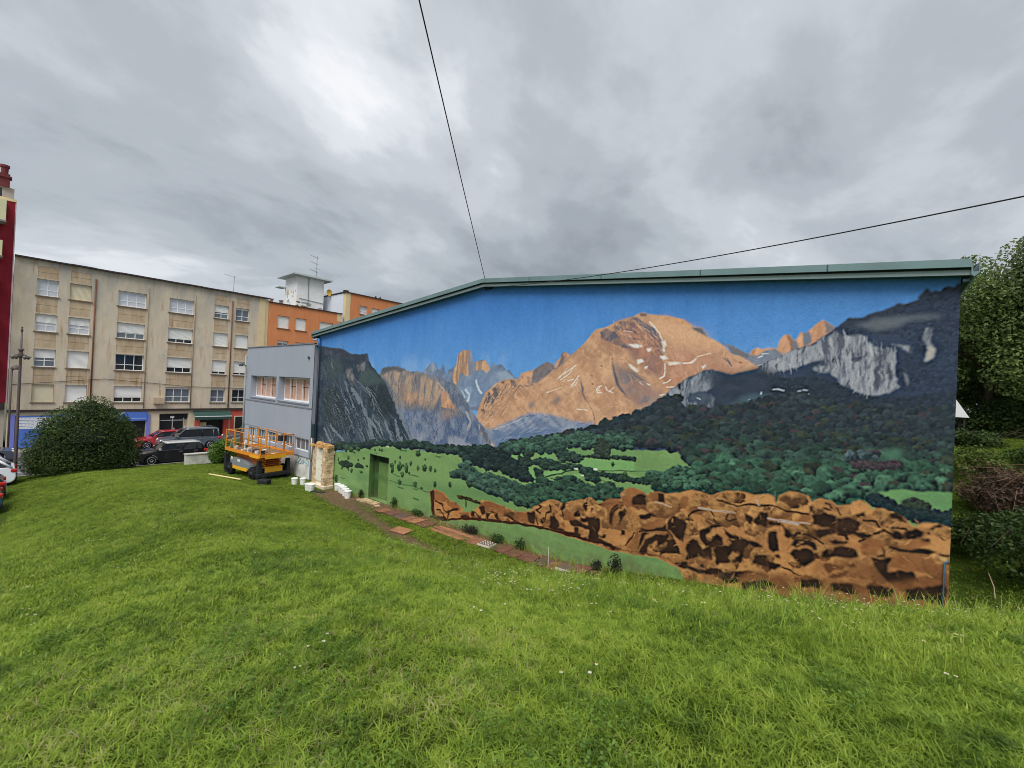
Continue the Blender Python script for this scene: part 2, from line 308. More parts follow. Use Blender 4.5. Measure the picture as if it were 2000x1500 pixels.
def paint_mural(ops):
    img = np.zeros((MNZ, MNX, 3))
    WX = fbm(MXX * 4., MZZ * 4., 5) - .5; WZ = fbm(MXX * 4. + 71, MZZ * 4. + 33, 5) - .5
    N1 = fbm(MXX * .8, MZZ * .5 + 4, 4)
    # painted sky: deep blue above, paler towards the peaks, rolled on unevenly
    t = np.clip((MZZ - 4.5) / 4.4 + (N1 - .5) * .35, 0, 1)[..., None]
    img[:] = s2l((92, 154, 212)) * (1 - t) + s2l((52, 120, 194)) * t
    img *= (1 + (fbm(MXX * 3, MZZ * .9 + 40, 3) - .5) * .12)[..., None]
    hz = np.exp(-((MZZ - 6.6 - .04 * (MXX - 8)) / .5) ** 2) * sstep(.45, .7, N1) * .22
    img += (s2l((176, 202, 226)) - img) * hz[..., None]
    rs = np.random.RandomState(3)
    def window(x0, x1, z0, z1):
        i0 = max(0, int((x0 - MX0) / RES)); i1 = min(MNX, int((x1 - MX0) / RES) + 2)
        j0 = max(0, int((z0 - MZ0) / RES)); j1 = min(MNZ, int((z1 - MZ0) / RES) + 2)
        return (slice(j0, j1), slice(i0, i1)) if i1 > i0 and j1 > j0 else None
    def stamp(x, z, rx, rz, dark, light, seed, poplar=False):
        w = window(x - rx * 1.3, x + rx * 1.3, z - rz * 1.3, z + rz * 1.3)
        if w is None: return
        dx = (MXX[w] - x) / rx; dz = (MZZ[w] - z) / rz
        n = fbm(dx * 2.2 + seed * 3.7, dz * 2.2 + seed * 1.9, 3)
        m = dx * dx + dz * dz + (n - .5) * 1.1
        al = np.clip((1 - m) * 4, 0, 1)[..., None]
        l = np.clip(.24 + .58 * dz - .28 * dx + (n - .5) * 1.35, 0, 1)[..., None]
        img[w] = img[w] * (1 - al) + (dark * (1 - l) + light * l) * al
    for op in ops:
        k = op[0]
        if k == 'P':
            _, raw, col, warp, soft, tex, alf = op
            pts = np.array(raw, float).reshape(-1, 2) / 100
            mg = warp * .6 + soft * .06 + .05
            w = window(pts[:, 0].min() - mg, pts[:, 0].max() + mg, pts[:, 1].min() - mg, pts[:, 1].max() + mg)
            if w is None: continue
            X = MXX[w] + WX[w] * warp * 2.2; Z = MZZ[w] + WZ[w] * warp * 2.2
            m = inpoly(pts, X, Z).astype(float)
            m = blur(m, max(1, int(soft * .02 / RES + .5))) if soft else blur(m, 1)
            c = np.broadcast_to(s2l(col), m.shape + (3,))
            if tex:
                kind, c2, amt, sx, sz, ang = tex
                x = MXX[w] + WX[w] * .12; z = MZZ[w] + WZ[w] * .12
                xr = x * math.cos(ang) - z * math.sin(ang); zr = x * math.sin(ang) + z * math.cos(ang)
                n = fbm(xr / sx + len(raw) * 3.3, zr / sz + col[0], 4)
                t = (sstep(.40, .62, n) if kind == 's' else sstep(.25, .75, n))[..., None] * amt
                c = c * (1 - t) + s2l(c2) * t
                f = fbm(xr * 9 / (1 if kind == 's' else 1), zr * (4 if kind == 's' else 9), 2)
                c = c * (1 + (f - .5) * (.35 if kind == 's' else .18))[..., None]
            a = (m * alf)[..., None]
            img[w] = img[w] * (1 - a) + c * a
        elif k == 'S':
            _, raw, wd, col, alf, warp = op
            pts = np.array(raw, float).reshape(-1, 2) / 100
            mg = wd + warp + .05
            w = window(pts[:, 0].min() - mg, pts[:, 0].max() + mg, pts[:, 1].min() - mg, pts[:, 1].max() + mg)
            if w is None: continue
            X = MXX[w] + WX[w] * warp * 2; Z = MZZ[w] + WZ[w] * warp * 2
            d = np.full(X.shape, 9.)
            for i in range(len(pts) - 1):
                p, q = pts[i], pts[i + 1]; e = q - p
                t = np.clip(((X - p[0]) * e[0] + (Z - p[1]) * e[1]) / max(1e-6, e @ e), 0, 1)
                d = np.minimum(d, np.hypot(X - p[0] - t * e[0], Z - p[1] - t * e[1]))
            r = wd * .5 * (.55 + .9 * fbm(MXX[w] * 5, MZZ[w] * 5, 2))
            a = (np.clip((r - d) / .02 + .5, 0, 1) * alf)[..., None]
            img[w] = img[w] * (1 - a) + s2l(col) * a
        elif k == 'T':
            _, raw, size, sp, dark, light, seed, var = op
            pts = np.array(raw, float).reshape(-1, 2) / 100
            pol = inpoly
            r2 = np.random.RandomState(seed)
            x0, z0 = pts.min(0); x1, z1 = pts.max(0)
            L = []
            z = z0
            # fill under the crowns with the dark tone so that no gaps show
            w = window(x0, x1, z0, z1)
            mm = blur(inpoly(pts, MXX[w] + WX[w] * .1, MZZ[w] + WZ[w] * .1).astype(float), 1)[..., None]
            img[w] = img[w] * (1 - mm) + s2l(dark) * mm
            while z < z1:
                x = x0
                dp = depth_of((x0 + x1) / 2)
                while x < x1:
                    dpx = max(7., depth_of(x)); st = sp * dpx / 840.; asp = 12. / dpx
                    L.append((x + r2.uniform(-.5, .5) * st / asp, z + r2.uniform(-.5, .5) * st, dpx))
                    x += st / asp
                z += sp * dp / 840. * .75
            L = [p for p in L if inpoly(pts, np.array([[p[0]]]), np.array([[p[1]]]))[0, 0]]
            L.sort(key=lambda p: -p[1])
            d0 = s2l(dark); l0 = s2l(light)
            for (x, z, dpx) in L:
                r = size * dpx / 840. * r2.uniform(.45, .85); asp = 12. / dpx
                b = r2.uniform(.55, 1.25); li = l0 * b; dk = d0 * r2.uniform(.7, 1.2)
                if var in ('f', 'p', 'g'):
                    q = r2.rand()
                    if q < (.10 if var != 'g' else .04): li = s2l((80, 68, 72)) * r2.uniform(.6, 1.)
                    elif q < .2 and var != 'p': li = s2l((66, 76, 58)) * r2.uniform(.6, 1.)
                    elif q > .9 and var == 'g': li = s2l((88, 140, 108)) * r2.uniform(.7, 1.1)
                stamp(x, z, r / asp * r2.uniform(.85, 1.15), r * r2.uniform(.7, 1.), dk, li, r2.uniform(0, 99))
        elif k == 'R':          # many short brush strokes across a rock face
            _, raw, n, ln, wd, ang, cols, seed, alf, spr = op
            pts = np.array(raw, float).reshape(-1, 2) / 100; r2 = np.random.RandomState(seed)
            x0, z0 = pts.min(0); x1, z1 = pts.max(0); c = np.stack([r2.uniform(x0, x1, n * 3), r2.uniform(z0, z1, n * 3)], -1)
            c = c[inpoly(pts, c[:, 0], c[:, 1])][:n]
            for x, z in c:
                a = ang + r2.normal() * spr; l = ln * r2.uniform(.4, 1.3) * (.6 + .5 * depth_of(x) / 16); asp = 12. / depth_of(x)
                ex, ez = math.cos(a) * l * .5 / asp, math.sin(a) * l * .5; ww = wd * r2.uniform(.4, 1.2)
                w = window(x - abs(ex) - .1, x + abs(ex) + .1, z - abs(ez) - .1, z + abs(ez) + .1)
                if w is None: continue
                X = MXX[w] + WX[w] * .16; Z = MZZ[w] + WZ[w] * .16; q = ex * ex + ez * ez
                t = np.clip(((X - x) * ex + (Z - z) * ez) / q, -1, 1); d = np.hypot(X - x - t * ex, Z - z - t * ez)
                al = (np.clip((ww * .5 * (1 - .7 * np.abs(t)) - d) / .018 + .5, 0, 1) * alf * r2.uniform(.5, 1))[..., None]
                img[w] = img[w] * (1 - al) + s2l(cols[r2.randint(len(cols))]) * al
        elif k == 'C':          # blocked-in tree crowns of the unfinished foreground: ochre lit side, brown underside
            o = s2l((176, 122, 61)); m0 = np.clip(1 - (np.abs(img - o).sum(-1) - .06) / .08, 0, 1); keep = img.copy()
            r2 = np.random.RandomState(op[1]); L = []
            for i in range(900):
                x = r2.uniform(11., 25.4); z = r2.uniform(.6, 4.2); L.append((z, x))
            L.sort(reverse=True)
            for z, x in L:
                j, i = int((z - MZ0) / RES), int((x - MX0) / RES)
                if m0[min(j, MNZ - 1), min(i, MNX - 1)] < .5: continue
                rr_ = r2.uniform(.12, .42) * min(1., .3 + (x - 10.) / 9.); asp = 12. / depth_of(x)
                if r2.rand() < .62: continue
                b = r2.uniform(.8, 1.12); stamp(x, z, rr_ / asp * r2.uniform(.8, 1.4), rr_ * .8, s2l((104, 68, 36)) * r2.uniform(.6, 1.4), s2l((198, 142, 74)) * b, r2.uniform(0, 99))
            a = blur(m0, 1)[..., None]; img[:] = keep * (1 - a) + img * a
        elif k == 'N':          # brown scumbling over the orange underpainting
            o = s2l((184, 130, 66)); d = np.abs(img - o).sum(-1)
            n = fbm(MXX * 1.7 + 5, MZZ * 2.1, 4); n2 = fbm(MXX * 4 + 50, MZZ * 5, 4)
            a = (np.clip(1 - d / .16, 0, 1) * sstep(.5, .66, n * .7 + n2 * .3) * op[2] * sstep(10.5, 15, MXX))[..., None]
            img[:] = img * (1 - a) + s2l(op[1]) * a
        elif k == 'I':
            _, x, z, wp, hp, dark, light = op
            x /= 100; z /= 100; dpx = depth_of(x); asp = 12. / dpx
            rx = wp * .5 * dpx / 840 / asp; rz = hp * .5 * dpx / 840
            w = window(x - rx * 3, x + rx * .2, z - .06, z + .06)
            # painted cast shadow of the painted tree, a soft darker dash on the meadow
            if w is not None:
                a = (np.clip(1 - np.hypot((MXX[w] - x - rx * .9) / (rx * 1.6), (MZZ[w] - z + .02) / .05), 0, 1) * .6)[..., None]
                img[w] = img[w] * (1 - a) + s2l((52, 88, 50)) * a
            stamp(x, z + rz, rx, rz, s2l(dark) * .8, s2l(light) * .8, rs.uniform(0, 99))
    ft = np.interp(MXX, [0, 5, 8, 14, 17, 19, 21, 25], [.08, .2, .38, .5, .6, .95, 1.35, 2.0]) + .12 + .5 * fbm(MXX * 2.3, MXX * 0 + 3, 3)
    a = (np.clip((ft - MZZ) / .35, 0, 1) * .45 * sstep(.35, .65, fbm(MXX * 6, MZZ * 5, 3)))[..., None]; img = img * (1 - a) + s2l((96, 84, 62)) * a
    run = sstep(.60, .72, fbm(MXX * 5 + 11, MZZ * .35 + 7, 3)) * .035; img = img * (1 - run[..., None] * np.array([1., .9, .8]))
    for c_ in range(3):      # crisp brush edges
        img[..., c_] += .6 * (img[..., c_] - blur(img[..., c_], 2)) + .10 * (img[..., c_] - blur(img[..., c_], 7))
    # roller marks, grain and a little grime towards the foot of the wall
    img *= (1 + (fbm(MXX * 16, MZZ * 16, 3) - .5) * .22)[..., None]
    g = (img @ np.array([.21, .72, .07]))[..., None]; img = g + (img - g) * .88      # emulsion paint is a little chalky
    return np.clip(img, 0, 1)
def bumps(X, Y): return (fbm(X * .9 + 40, Y * .9 + 40, 4) - .5) * .07 * np.clip((X + 13) / 3, 0, 1) * ((Y > -12.5) & (Y < 1)) + (fbm(X * 3 + 4, Y * 3 + 4, 2) - .5) * .05 * (X > -12)
GZ = GZ + bumps(GX, GY)
def hz(x, y): return float((hsm(np.array([x]), np.array([y])) + bumps(np.array([x]), np.array([y])))[0])
nx_, ny_ = len(gx), len(gy)
me = bpy.data.meshes.new('lawn')
vv = np.stack([GX, GY, GZ], -1).reshape(-1, 3)
ii = (np.arange(ny_ - 1)[:, None] * nx_ + np.arange(nx_ - 1)[None]).reshape(-1)
cx, cy = vv[:, 0].reshape(ny_, nx_), vv[:, 1].reshape(ny_, nx_)
mx_, my_ = ((cx[1:, 1:] + cx[:-1, :-1]) / 2).reshape(-1), ((cy[1:, 1:] + cy[:-1, :-1]) / 2).reshape(-1)
keep = ~((mx_ > .3) & (mx_ < 25.1) & (my_ > .3) & (my_ < 19.5)) & ~((mx_ < -13.7)) & ~((mx_ < -.6) & (mx_ > -11) & (my_ > .3) & (my_ < 14))
ii = ii[keep]
me.from_pydata(vv.tolist(), [], np.stack([ii, ii + 1, ii + 1 + nx_, ii + nx_], -1).tolist()); me.update()
me.polygons.foreach_set('use_smooth', [True] * len(me.polygons))
def gauss(d, s): return np.exp(-(d / s) ** 2)
VX, VY = vv[:, 0], vv[:, 1]
# worn earth: beside the wall, and the trodden line half way down to it
trod = gauss(VY - np.interp(VX, [3, 8, 11, 14, 17, 19], [-1.1, -1.7, -2.2, -2.5, -2.5, -2.3]), .42) * ((VX > 3) & (VX < 18.5)) * np.clip(.45 + 1.1 * fbm(VX * .8, VY * .8, 3), 0, 1)
foot = gauss(np.clip(-VY - .3, 0, 9), np.interp(VX, [2, 5, 8, 11, 19], [.4, .9, .9, .55, .45])) * ((VX > 2.0) & (VX < 18.5)) * (VY > -2.6)
hole = gauss(np.hypot(VX - 26.3, VY + 9.75), .22)
bare = np.clip(trod * 1.0 + foot * .95 + hole + .5 * gauss(np.hypot(VX - 18.6, VY + 9.6), .35), 0, 1)
dist = np.hypot(VX - 24.28, VY + 11.54)
lawnzone = ((VX > -12.8) & (VY < -.05) & (VY > -16)) | ((VX > 25.45) & (VY < 14))
lawnzone = lawnzone & ~((VY < -11.2) & (VX < -1.0)) & ~((VX < 0) & (VY > -.15))
worn = 1 - np.clip(bare * 1.25, 0, .97)
patch = np.clip(-.1 + 2.1 * fbm(VX * .8 + 9, VY * .8, 4), .35, 1.4)
d_near = np.interp(dist, [0, 4.5, 7, 10], [720, 560, 200, 0]) * lawnzone * worn * patch
d_far = np.interp(dist, [3.5, 6, 10, 20, 34, 40], [0, 190, 210, 130, 80, 50]) * lawnzone * worn * patch
crest = ((VX > 13) & (VY > -7.5) & (VY < -1.5)) * np.clip((VX - 13) / 6, 0, 1)
d_meadow = np.interp(dist, [2.5, 4, 12, 16], [0, 26, 22, 0]) * crest * worn * np.clip(fbm(VX * .9, VY * .9, 3) * 2.6 - .7, 0, 1) * (VY > -8)
dais = np.clip(fbm(VX * 1.3 + 30, VY * 1.3, 3) * 3 - 1.6, 0, 1)
d_flower = (np.interp(dist, [3, 6, 14, 24], [.3, 3, 6, 1.5]) * dais * lawnzone + 16 * crest * np.clip(fbm(VX * 1.1, VY * 1.1 + 60, 3) * 3 - 1.1, 0, 1) * (dist > 4)) * worn
dark_bank = (VX > 25.3) & (VY > .6)
d_far = d_far * np.where(dark_bank, .2, 1.); d_flower = d_flower * ~dark_bank
footband = ((VX > 2.6) & (VX < 25) & (VY > -.42) & (VY < -.04)) * np.clip(fbm(VX * 2.2 + 8, VY * 2, 3) * 3.4 - 1.1, 0, 1)
d_meadow = d_meadow + footband * 55
d_weed = np.interp(dist, [0, 3, 9, 16], [30, 26, 14, 0]) * lawnzone * worn * np.clip(fbm(VX * .9 + 70, VY * .9 + 15, 4) * 3.4 - 1.45, 0, 1)
d_straw = np.interp(dist, [0, 3, 9, 22], [34, 30, 16, 5]) * lawnzone * np.clip(fbm(VX * .6 + 33, VY * .6 + 90, 4) * 3.2 - 1.35, 0, 1)
for nm, arr in (('d_weed', d_weed), ('d_straw', d_straw), ('bare', bare), ('d_near', d_near), ('d_far', d_far), ('d_meadow', d_meadow), ('d_flower', d_flower)):
    at = me.attributes.new(nm, 'FLOAT', 'POINT'); at.data.foreach_set('value', arr.astype(np.float32))
me.materials.append(grass_ground_mat())
lawn = bpy.data.objects.new('lawn', me); COL.objects.link(lawn); setp(lawn, kind='structure')

# the wide ground that reaches the horizon
g = MB().add([(-900, -900, -.95), (900, -900, -.95), (900, 900, -.95), (-900, 900, -.95)], [(0, 1, 2, 3)]).build('ground', mat('far ground', (.10, .11, .07), .95, .3, .05)); setp(g, kind='structure')
# street along y, pavements with kerbs, car park at the left of the lawn
m_asph = mat('asphalt', A(122, 120, 128, EH), .9, .16, 2.0, .35, bscale=90)
m_pave = mat('pavement concrete', A(166, 160, 150, EH), .9, .12, 1.5, .3, bscale=60)
m_kerb = mat('kerb stone', A(178, 174, 168, EH), .85, .1, 4)
m_line = mat('road paint', A(226, 224, 224, EH), .7, .12, 6)
RZ = -.72
def sheet(x0, x1, y0, y1, z, name, m):
    o = MB().add([(x0, y0, z), (x1, y0, z), (x1, y1, z), (x0, y1, z)], [(0, 1, 2, 3)]).build(name, m); return setp(o, kind='structure')
road = sheet(-24.4, -13.9, -120, 120, RZ, 'road', m_asph)
sheet(-13.9, 1.5, -40, -11.15, -.50, 'car_park', mat('car park asphalt', A(112, 110, 112, EH), .9, .16, 2.5, .35, bscale=80))
for nm, x0, x1 in (('pavement', -26.0, -24.4), ('pavement', -13.9, -12.7)):
    o = MB().box(x0, x1, -60, 60, RZ - .1, RZ + .13).build(nm, m_pave); setp(o, kind='structure')
    k = MB().box(*((x1 + .002, x1 + .14) if x0 < -20 else (x0 - .14, x0 - .002)), -60, 60, RZ - .1, RZ + .135).build('kerb', m_kerb, o)
for x, w in ((-18.55, .12), (-16.05, .12)):
    MB().add([(x - w / 2, -60, RZ + .004), (x + w / 2, -60, RZ + .004), (x + w / 2, 60, RZ + .004), (x - w / 2, 60, RZ + .004)], [(0, 1, 2, 3)]).build('road_marking', m_line, road)
for y in (-9.2, -4.9, 0.2, 5.2): MB().add([(-16.0, y, RZ + .004), (-14.1, y, RZ + .004), (-14.1, y + .1, RZ + .004), (-16.0, y + .1, RZ + .004)], [(0, 1, 2, 3)]).build('road_marking', m_line, road)
OPS = \
[('P',[2190,700,2196,711,2207,718,2220,714,2230,716,2242,716,2251,715,2250,721,2254,735,2259,743,2267,747,2274,743,2278,734,2286,733,2288,742,2293,752,2297,749,2299,742,2309,755,2322,768,2333,776,2339,772,2355,758,2353,746,2310,714,2270,694,2221,683],(200,148,112),0.02,0,('s',(172,120,92),0.5,0.12,0.5,0.2),1.0),
('P',[2265,747,2269,747,2278,734,2281,729,2290,714,2282,704,2276,701,2272,729],(140,105,88),0.01,0,None,1.0),
('P',[2278,732,2286,731,2291,714,2283,705,2280,718],(112,114,128),0.01,0,None,1.0),
('P',[2297,749,2302,747,2309,752,2313,741,2315,728,2307,721,2300,718,2297,735],(112,114,128),0.01,0,None,1.0),
('P',[2336,774,2355,758,2349,750,2340,744,2338,760],(120,112,118),0.01,0,None,1.0),
('P',[2118,736,2136,728,2153,725,2171,713,2188,702,2208,698,2230,712,2245,715,2261,701,2264,694,2222,672,2212,665,2199,680,2164,702,2140,722],(104,112,130),0.02,0,('s',(126,132,148),0.6,0.5,0.2,0.4),1.0),
('S',[2211,694,2221,697],0.02,(190,195,205),1.0,0.03),
('S',[2220,702,2233,703],0.016,(190,195,205),1.0,0.03),
('S',[2212,675,2225,677],0.02,(200,200,205),1.0,0.03),
('P',[942,640,975,663,1008,686,1029,679,1048,652,1064,658,1070,679,1083,671,1092,648,1105,640,1108,656,1127,658,1142,669,1192,705,1258,674,1264,687,1292,692,1312,694,1326,679,1340,660,1358,684,1365,675,1391,677,1403,672,1420,656,1435,656,1467,627,1495,635,1486,598,1310,500,1241,505,1163,577,940,607],(108,128,156),0.05,0,('s',(88,104,128),0.7,0.25,0.6,0.35),1.0),
('P',[951,643,1008,684,1025,676,1039,652,1007,636,973,632],(132,146,166),0.04,1,('s',(98,112,134),0.7,0.2,0.5,-0.5),1.0),
('P',[1134,612,1136,638,1146,659,1156,674,1165,720,1179,725,1190,733,1208,730,1222,734,1236,722,1246,704,1256,655,1254,625,1226,629,1204,634,1181,644,1172,603,1170,585,1154,597],(190,150,114),0.03,0,('s',(150,116,94),0.9,0.16,1.0,0.06),1.0),
('P',[1222,734,1236,722,1251,684,1262,630,1229,629,1222,694],(122,126,142),0.02,0,('s',(150,140,140),0.6,0.15,0.8,0.0),1.0),
('S',[1169,710,1164,669,1159,638,1157,612],0.05,(140,108,92),1.0,0.03),
('S',[1194,725,1193,684,1188,649],0.05,(146,112,94),1.0,0.03),
('S',[1211,725,1216,674,1214,639],0.05,(150,115,96),1.0,0.03),
('P',[1258,684,1288,692,1299,687,1315,694,1330,677,1342,660,1325,641,1301,655,1267,652],(190,148,114),0.03,0,('s',(144,116,102),0.9,0.18,0.8,0.1),1.0),
('P',[1170,585,1181,638,1204,633,1229,628,1267,650,1301,654,1325,638,1360,656,1386,642,1417,656,1461,627,1402,600,1339,569,1302,529,1248,511,1202,553],(106,126,154),0.04,0,('s',(124,142,168),0.8,0.5,0.5,0.5),1.0),
('P',[1377,646,1423,652,1461,629,1425,619,1388,623],(134,150,172),0.05,2,None,1.0),
('S',[1272,615,1279,596,1288,582,1301,570],0.09,(176,188,202),1.0,0.03),
('S',[1216,576,1237,560,1233,540,1225,534],0.1,(170,184,200),1.0,0.03),
('S',[1197,573,1213,549],0.07,(160,174,192),1.0,0.03),
('P',[1532,627,1540,656,1596,684,1620,679,1627,669,1644,694,1655,714,1672,716,1687,704,1717,724,1733,736,1646,650,1549,602],(98,98,108),0.03,0,('s',(170,130,105),0.8,0.3,0.4,0.7),1.0),
('P',[1289,465,1280,476,1290,512,1322,571,1374,607,1425,625,1474,626,1494,648,1527,653,1571,669,1597,659,1634,660,1679,694,1711,723,1732,741,1758,769,1776,784,1799,785,1829,797,1862,809,1895,815,1913,825,1935,819,1966,812,1988,809,2013,801,2033,795,2049,784,2061,774,2080,770,2094,748,2111,740,2134,724,2152,706,2166,702,2190,687,2213,672,2212,665,2157,650,2133,649,2097,640,2060,624,2021,606,1993,580,1935,538,1895,518,1783,487,1632,470,1530,471,1435,445,1339,433],(194,149,113),0.02,0,('s',(176,130,98),0.8,0.7,0.35,0.8),1.0),
('P',[1494,642,1533,656,1540,648,1532,622,1549,607,1503,595,1482,605],(196,146,110),0.03,0,('s',(120,104,100),0.8,0.3,0.3,0.8),1.0),
('P',[1540,656,1596,684,1620,678,1622,659,1598,639,1555,613,1536,614],(98,98,110),0.03,0,('s',(128,112,108),0.7,0.3,0.5,0.8),1.0),
('P',[1627,677,1644,694,1650,702,1655,714,1672,716,1687,704,1651,674,1622,659],(112,104,106),0.02,0,('s',(190,140,108),1.0,0.15,0.5,0.1),1.0),
('P',[1338,572,1374,601,1425,622,1460,623,1475,604,1428,576,1392,557,1356,527,1319,491,1302,507],(190,142,108),0.04,0,('s',(96,90,92),1.0,0.3,0.16,0.75),1.0),
('S',[1390,596,1361,567,1340,538],0.046,(98,92,94),1.0,0.03),
('S',[1426,603,1405,580],0.026,(108,98,96),1.0,0.03),
('S',[1489,605,1463,577,1457,561],0.033,(116,100,94),1.0,0.03),
('S',[1431,521,1411,492],0.023,(228,176,130),1.0,0.03),
('S',[1417,515,1396,486],0.02,(150,104,82),1.0,0.03),
('S',[1355,544,1326,508],0.02,(232,180,134),1.0,0.03),
('S',[1601,583,1637,597,1660,603],0.017,(228,200,170),1.0,0.03),
('P',[1829,791,1886,812,1928,783,1969,751,1988,705,1990,663,1978,638,1934,654,1896,693,1866,724,1835,761],(170,120,96),0.05,4,('s',(140,104,94),0.9,0.6,0.25,-0.8),1.0),
('P',[1991,730,2056,724,2131,706,2200,674,2132,662,2096,664,2040,635,1996,613,1992,663],(182,134,106),0.06,6,('s',(178,120,96),0.7,0.8,0.3,-0.2),1.0),
('P',[1943,795,1984,801,2046,776,2108,738,2056,728,1999,738,1982,751],(204,156,118),0.05,6,None,1.0),
('P',[1787,772,1804,784,1835,774,1845,760,1865,746,1880,728,1895,715,1861,724,1826,738,1795,753],(96,92,102),0.06,0,('s',(150,112,96),0.7,0.5,0.15,-0.7),1.0),
('P',[1827,786,1839,797,1858,802,1877,801,1882,790,1864,780,1840,774],(120,104,104),0.06,0,('s',(190,134,102),1.0,0.3,0.12,-0.7),1.0),
('P',[1883,814,1904,813,1932,791,1959,775,1973,751,1985,730,1990,704,1979,721,1965,743,1929,770,1905,788],(98,96,108),0.05,0,('s',(140,110,102),0.6,0.3,0.3,-0.7),1.0),
('P',[1971,809,2013,800,2033,794,2049,784,2054,775,2030,783,2005,789,1984,799],(196,144,106),0.03,0,('s',(110,96,98),1.0,0.2,0.3,0.1),1.0),
('P',[2054,775,2080,770,2094,748,2077,757,2062,766],(98,98,110),0.02,0,None,1.0),
('P',[1910,824,1933,818,1929,812,1913,814],(110,98,102),0.02,0,None,1.0),
('P',[1879,662,1911,651,1949,620,1993,594,1934,553,1916,553,1887,581,1862,617,1843,652,1831,693,1839,680],(124,112,114),0.05,5,('s',(160,120,104),0.7,0.5,0.15,-0.6),1.0),
('P',[1883,662,1907,653,1930,637,1949,616,1912,632],(104,98,106),0.05,2,None,1.0),
('P',[1831,693,1842,659,1859,617,1885,582,1872,591,1847,617,1837,652],(92,88,98),0.03,1,None,1.0),
('P',[1774,759,1801,748,1837,729,1876,706,1857,711,1812,734],(150,108,90),0.04,3,None,1.0),
('P',[1627,564,1650,577,1661,561,1635,539],(130,112,106),0.03,3,None,1.0),
('P',[1526,543,1546,555,1560,543,1534,523],(134,114,106),0.03,3,None,1.0),
('P',[1350,493,1369,506,1366,483],(134,114,106),0.03,2,None,1.0),
('P',[1727,629,1740,604,1739,589,1758,557,1741,575,1732,594],(110,98,102),0.03,1,None,1.0),
('S',[1740,585,1758,557,1775,535,1782,512,1785,494],0.02,(120,100,96),1.0,0.03),
('S',[2136,693,2147,685,2155,674],0.033,(112,100,106),1.0,0.03),
('S',[2144,693,2153,680],0.023,(112,100,106),1.0,0.03),
('P',[2144,722,2165,715,2189,702,2193,691,2166,700,2152,706],(110,106,114),0.02,0,None,1.0),
('P',[1335,430,1434,472,1528,510,1580,516,1642,512,1723,497,1782,501,1788,490,1634,430,1474,396,1388,369,1356,409],(106,122,150),0.04,2,('s',(140,148,166),0.8,0.6,0.15,0.6),1.0),
('P',[1355,420,1457,447,1557,463,1656,467,1691,456,1474,396,1388,369],(88,112,146),0.04,5,None,1.0),
('S',[1434,462,1469,476,1516,495],0.02,(176,172,176),1.0,0.03),
('S',[1497,468,1529,491],0.017,(150,160,182),1.0,0.03),
('S',[1530,481,1555,499],0.017,(160,168,188),1.0,0.03),
('S',[1377,440,1427,458],0.02,(190,170,160),1.0,0.03),
('P',[1879,735,1903,736,1929,727,1908,722,1890,728],(216,208,199),0.03,0,None,1.0),
('P',[1935,720,1949,722,1948,713,1941,711],(216,208,199),0.03,0,None,1.0),
('P',[1908,690,1923,693,1931,684,1910,677],(216,208,199),0.03,0,None,1.0),
('P',[1882,680,1892,676,1916,659,1911,655,1890,667],(216,208,199),0.03,0,None,1.0),
('P',[1931,670,1941,673,1940,665,1934,664],(216,208,199),0.03,0,None,1.0),
('P',[1973,701,1988,702,1998,691,1984,690],(216,208,199),0.03,0,None,1.0),
('P',[2080,676,2086,672,2093,678,2092,670,2086,667],(216,208,199),0.03,0,None,1.0),
('P',[1976,740,1988,744,1990,730,1985,721,1992,704,1982,713,1979,728],(216,208,199),0.03,0,None,1.0),
('P',[1995,683,2018,686,2036,681,2002,676],(216,208,199),0.03,0,None,1.0),
('P',[2054,683,2072,698,2065,686,2057,681],(216,208,199),0.03,0,None,1.0),
('S',[1941,796,1956,780,1969,764,1979,744],0.03,(216,208,199),1.0,0.03),
('S',[1989,680,1991,661,1988,646,1977,638],0.03,(216,208,199),1.0,0.03),
('S',[2072,699,2104,705],0.02,(224,200,180),1.0,0.03),
('S',[2036,681,2055,683],0.026,(216,208,199),1.0,0.03),
('S',[1640,629,1670,652,1708,672],0.033,(216,208,199),1.0,0.03),
('S',[1653,628,1681,645,1700,665],0.026,(216,208,199),1.0,0.03),
('S',[1647,635,1675,665],0.02,(216,208,199),1.0,0.03),
('S',[1695,612,1708,626,1721,641],0.036,(216,208,199),1.0,0.03),
('S',[1682,625,1702,632],0.023,(216,208,199),1.0,0.03),
('S',[1692,604,1709,612,1719,629],0.02,(216,208,199),1.0,0.03),
('S',[1664,624,1671,630],0.02,(216,208,199),1.0,0.03),
('S',[1802,613,1790,609,1783,600,1788,592,1802,593],0.033,(216,208,199),1.0,0.03),
('S',[1795,608,1790,600,1798,597],0.023,(216,208,199),1.0,0.03),
('S',[1814,610,1821,601,1839,593],0.026,(216,208,199),1.0,0.03),
('S',[1841,610,1826,596],0.026,(216,208,199),1.0,0.03),
('S',[1721,538,1756,536],0.023,(216,208,199),1.0,0.03),
('S',[1987,625,1997,629,2005,637],0.023,(216,208,199),1.0,0.03),
('S',[1996,615,2014,617],0.026,(216,208,199),1.0,0.03),
('S',[1976,594,1990,596],0.02,(216,208,199),1.0,0.03),
('S',[1942,623,1949,620],0.03,(216,208,199),1.0,0.03),
('S',[1920,626,1929,619],0.017,(216,208,199),1.0,0.03),
('S',[1879,759,1888,756],0.017,(216,208,199),1.0,0.03),
('S',[1864,775,1892,771],0.013,(216,208,199),1.0,0.03),
('S',[1601,583,1610,589],0.017,(216,208,199),1.0,0.03),
('S',[1810,606,1814,593],0.017,(170,90,70),1.0,0.03),
('S',[1763,643,1767,641],0.043,(160,96,70),1.0,0.03),
('S',[1795,673,1799,671],0.043,(160,96,70),1.0,0.03),
('S',[1896,752,1900,750],0.043,(160,96,70),1.0,0.03),
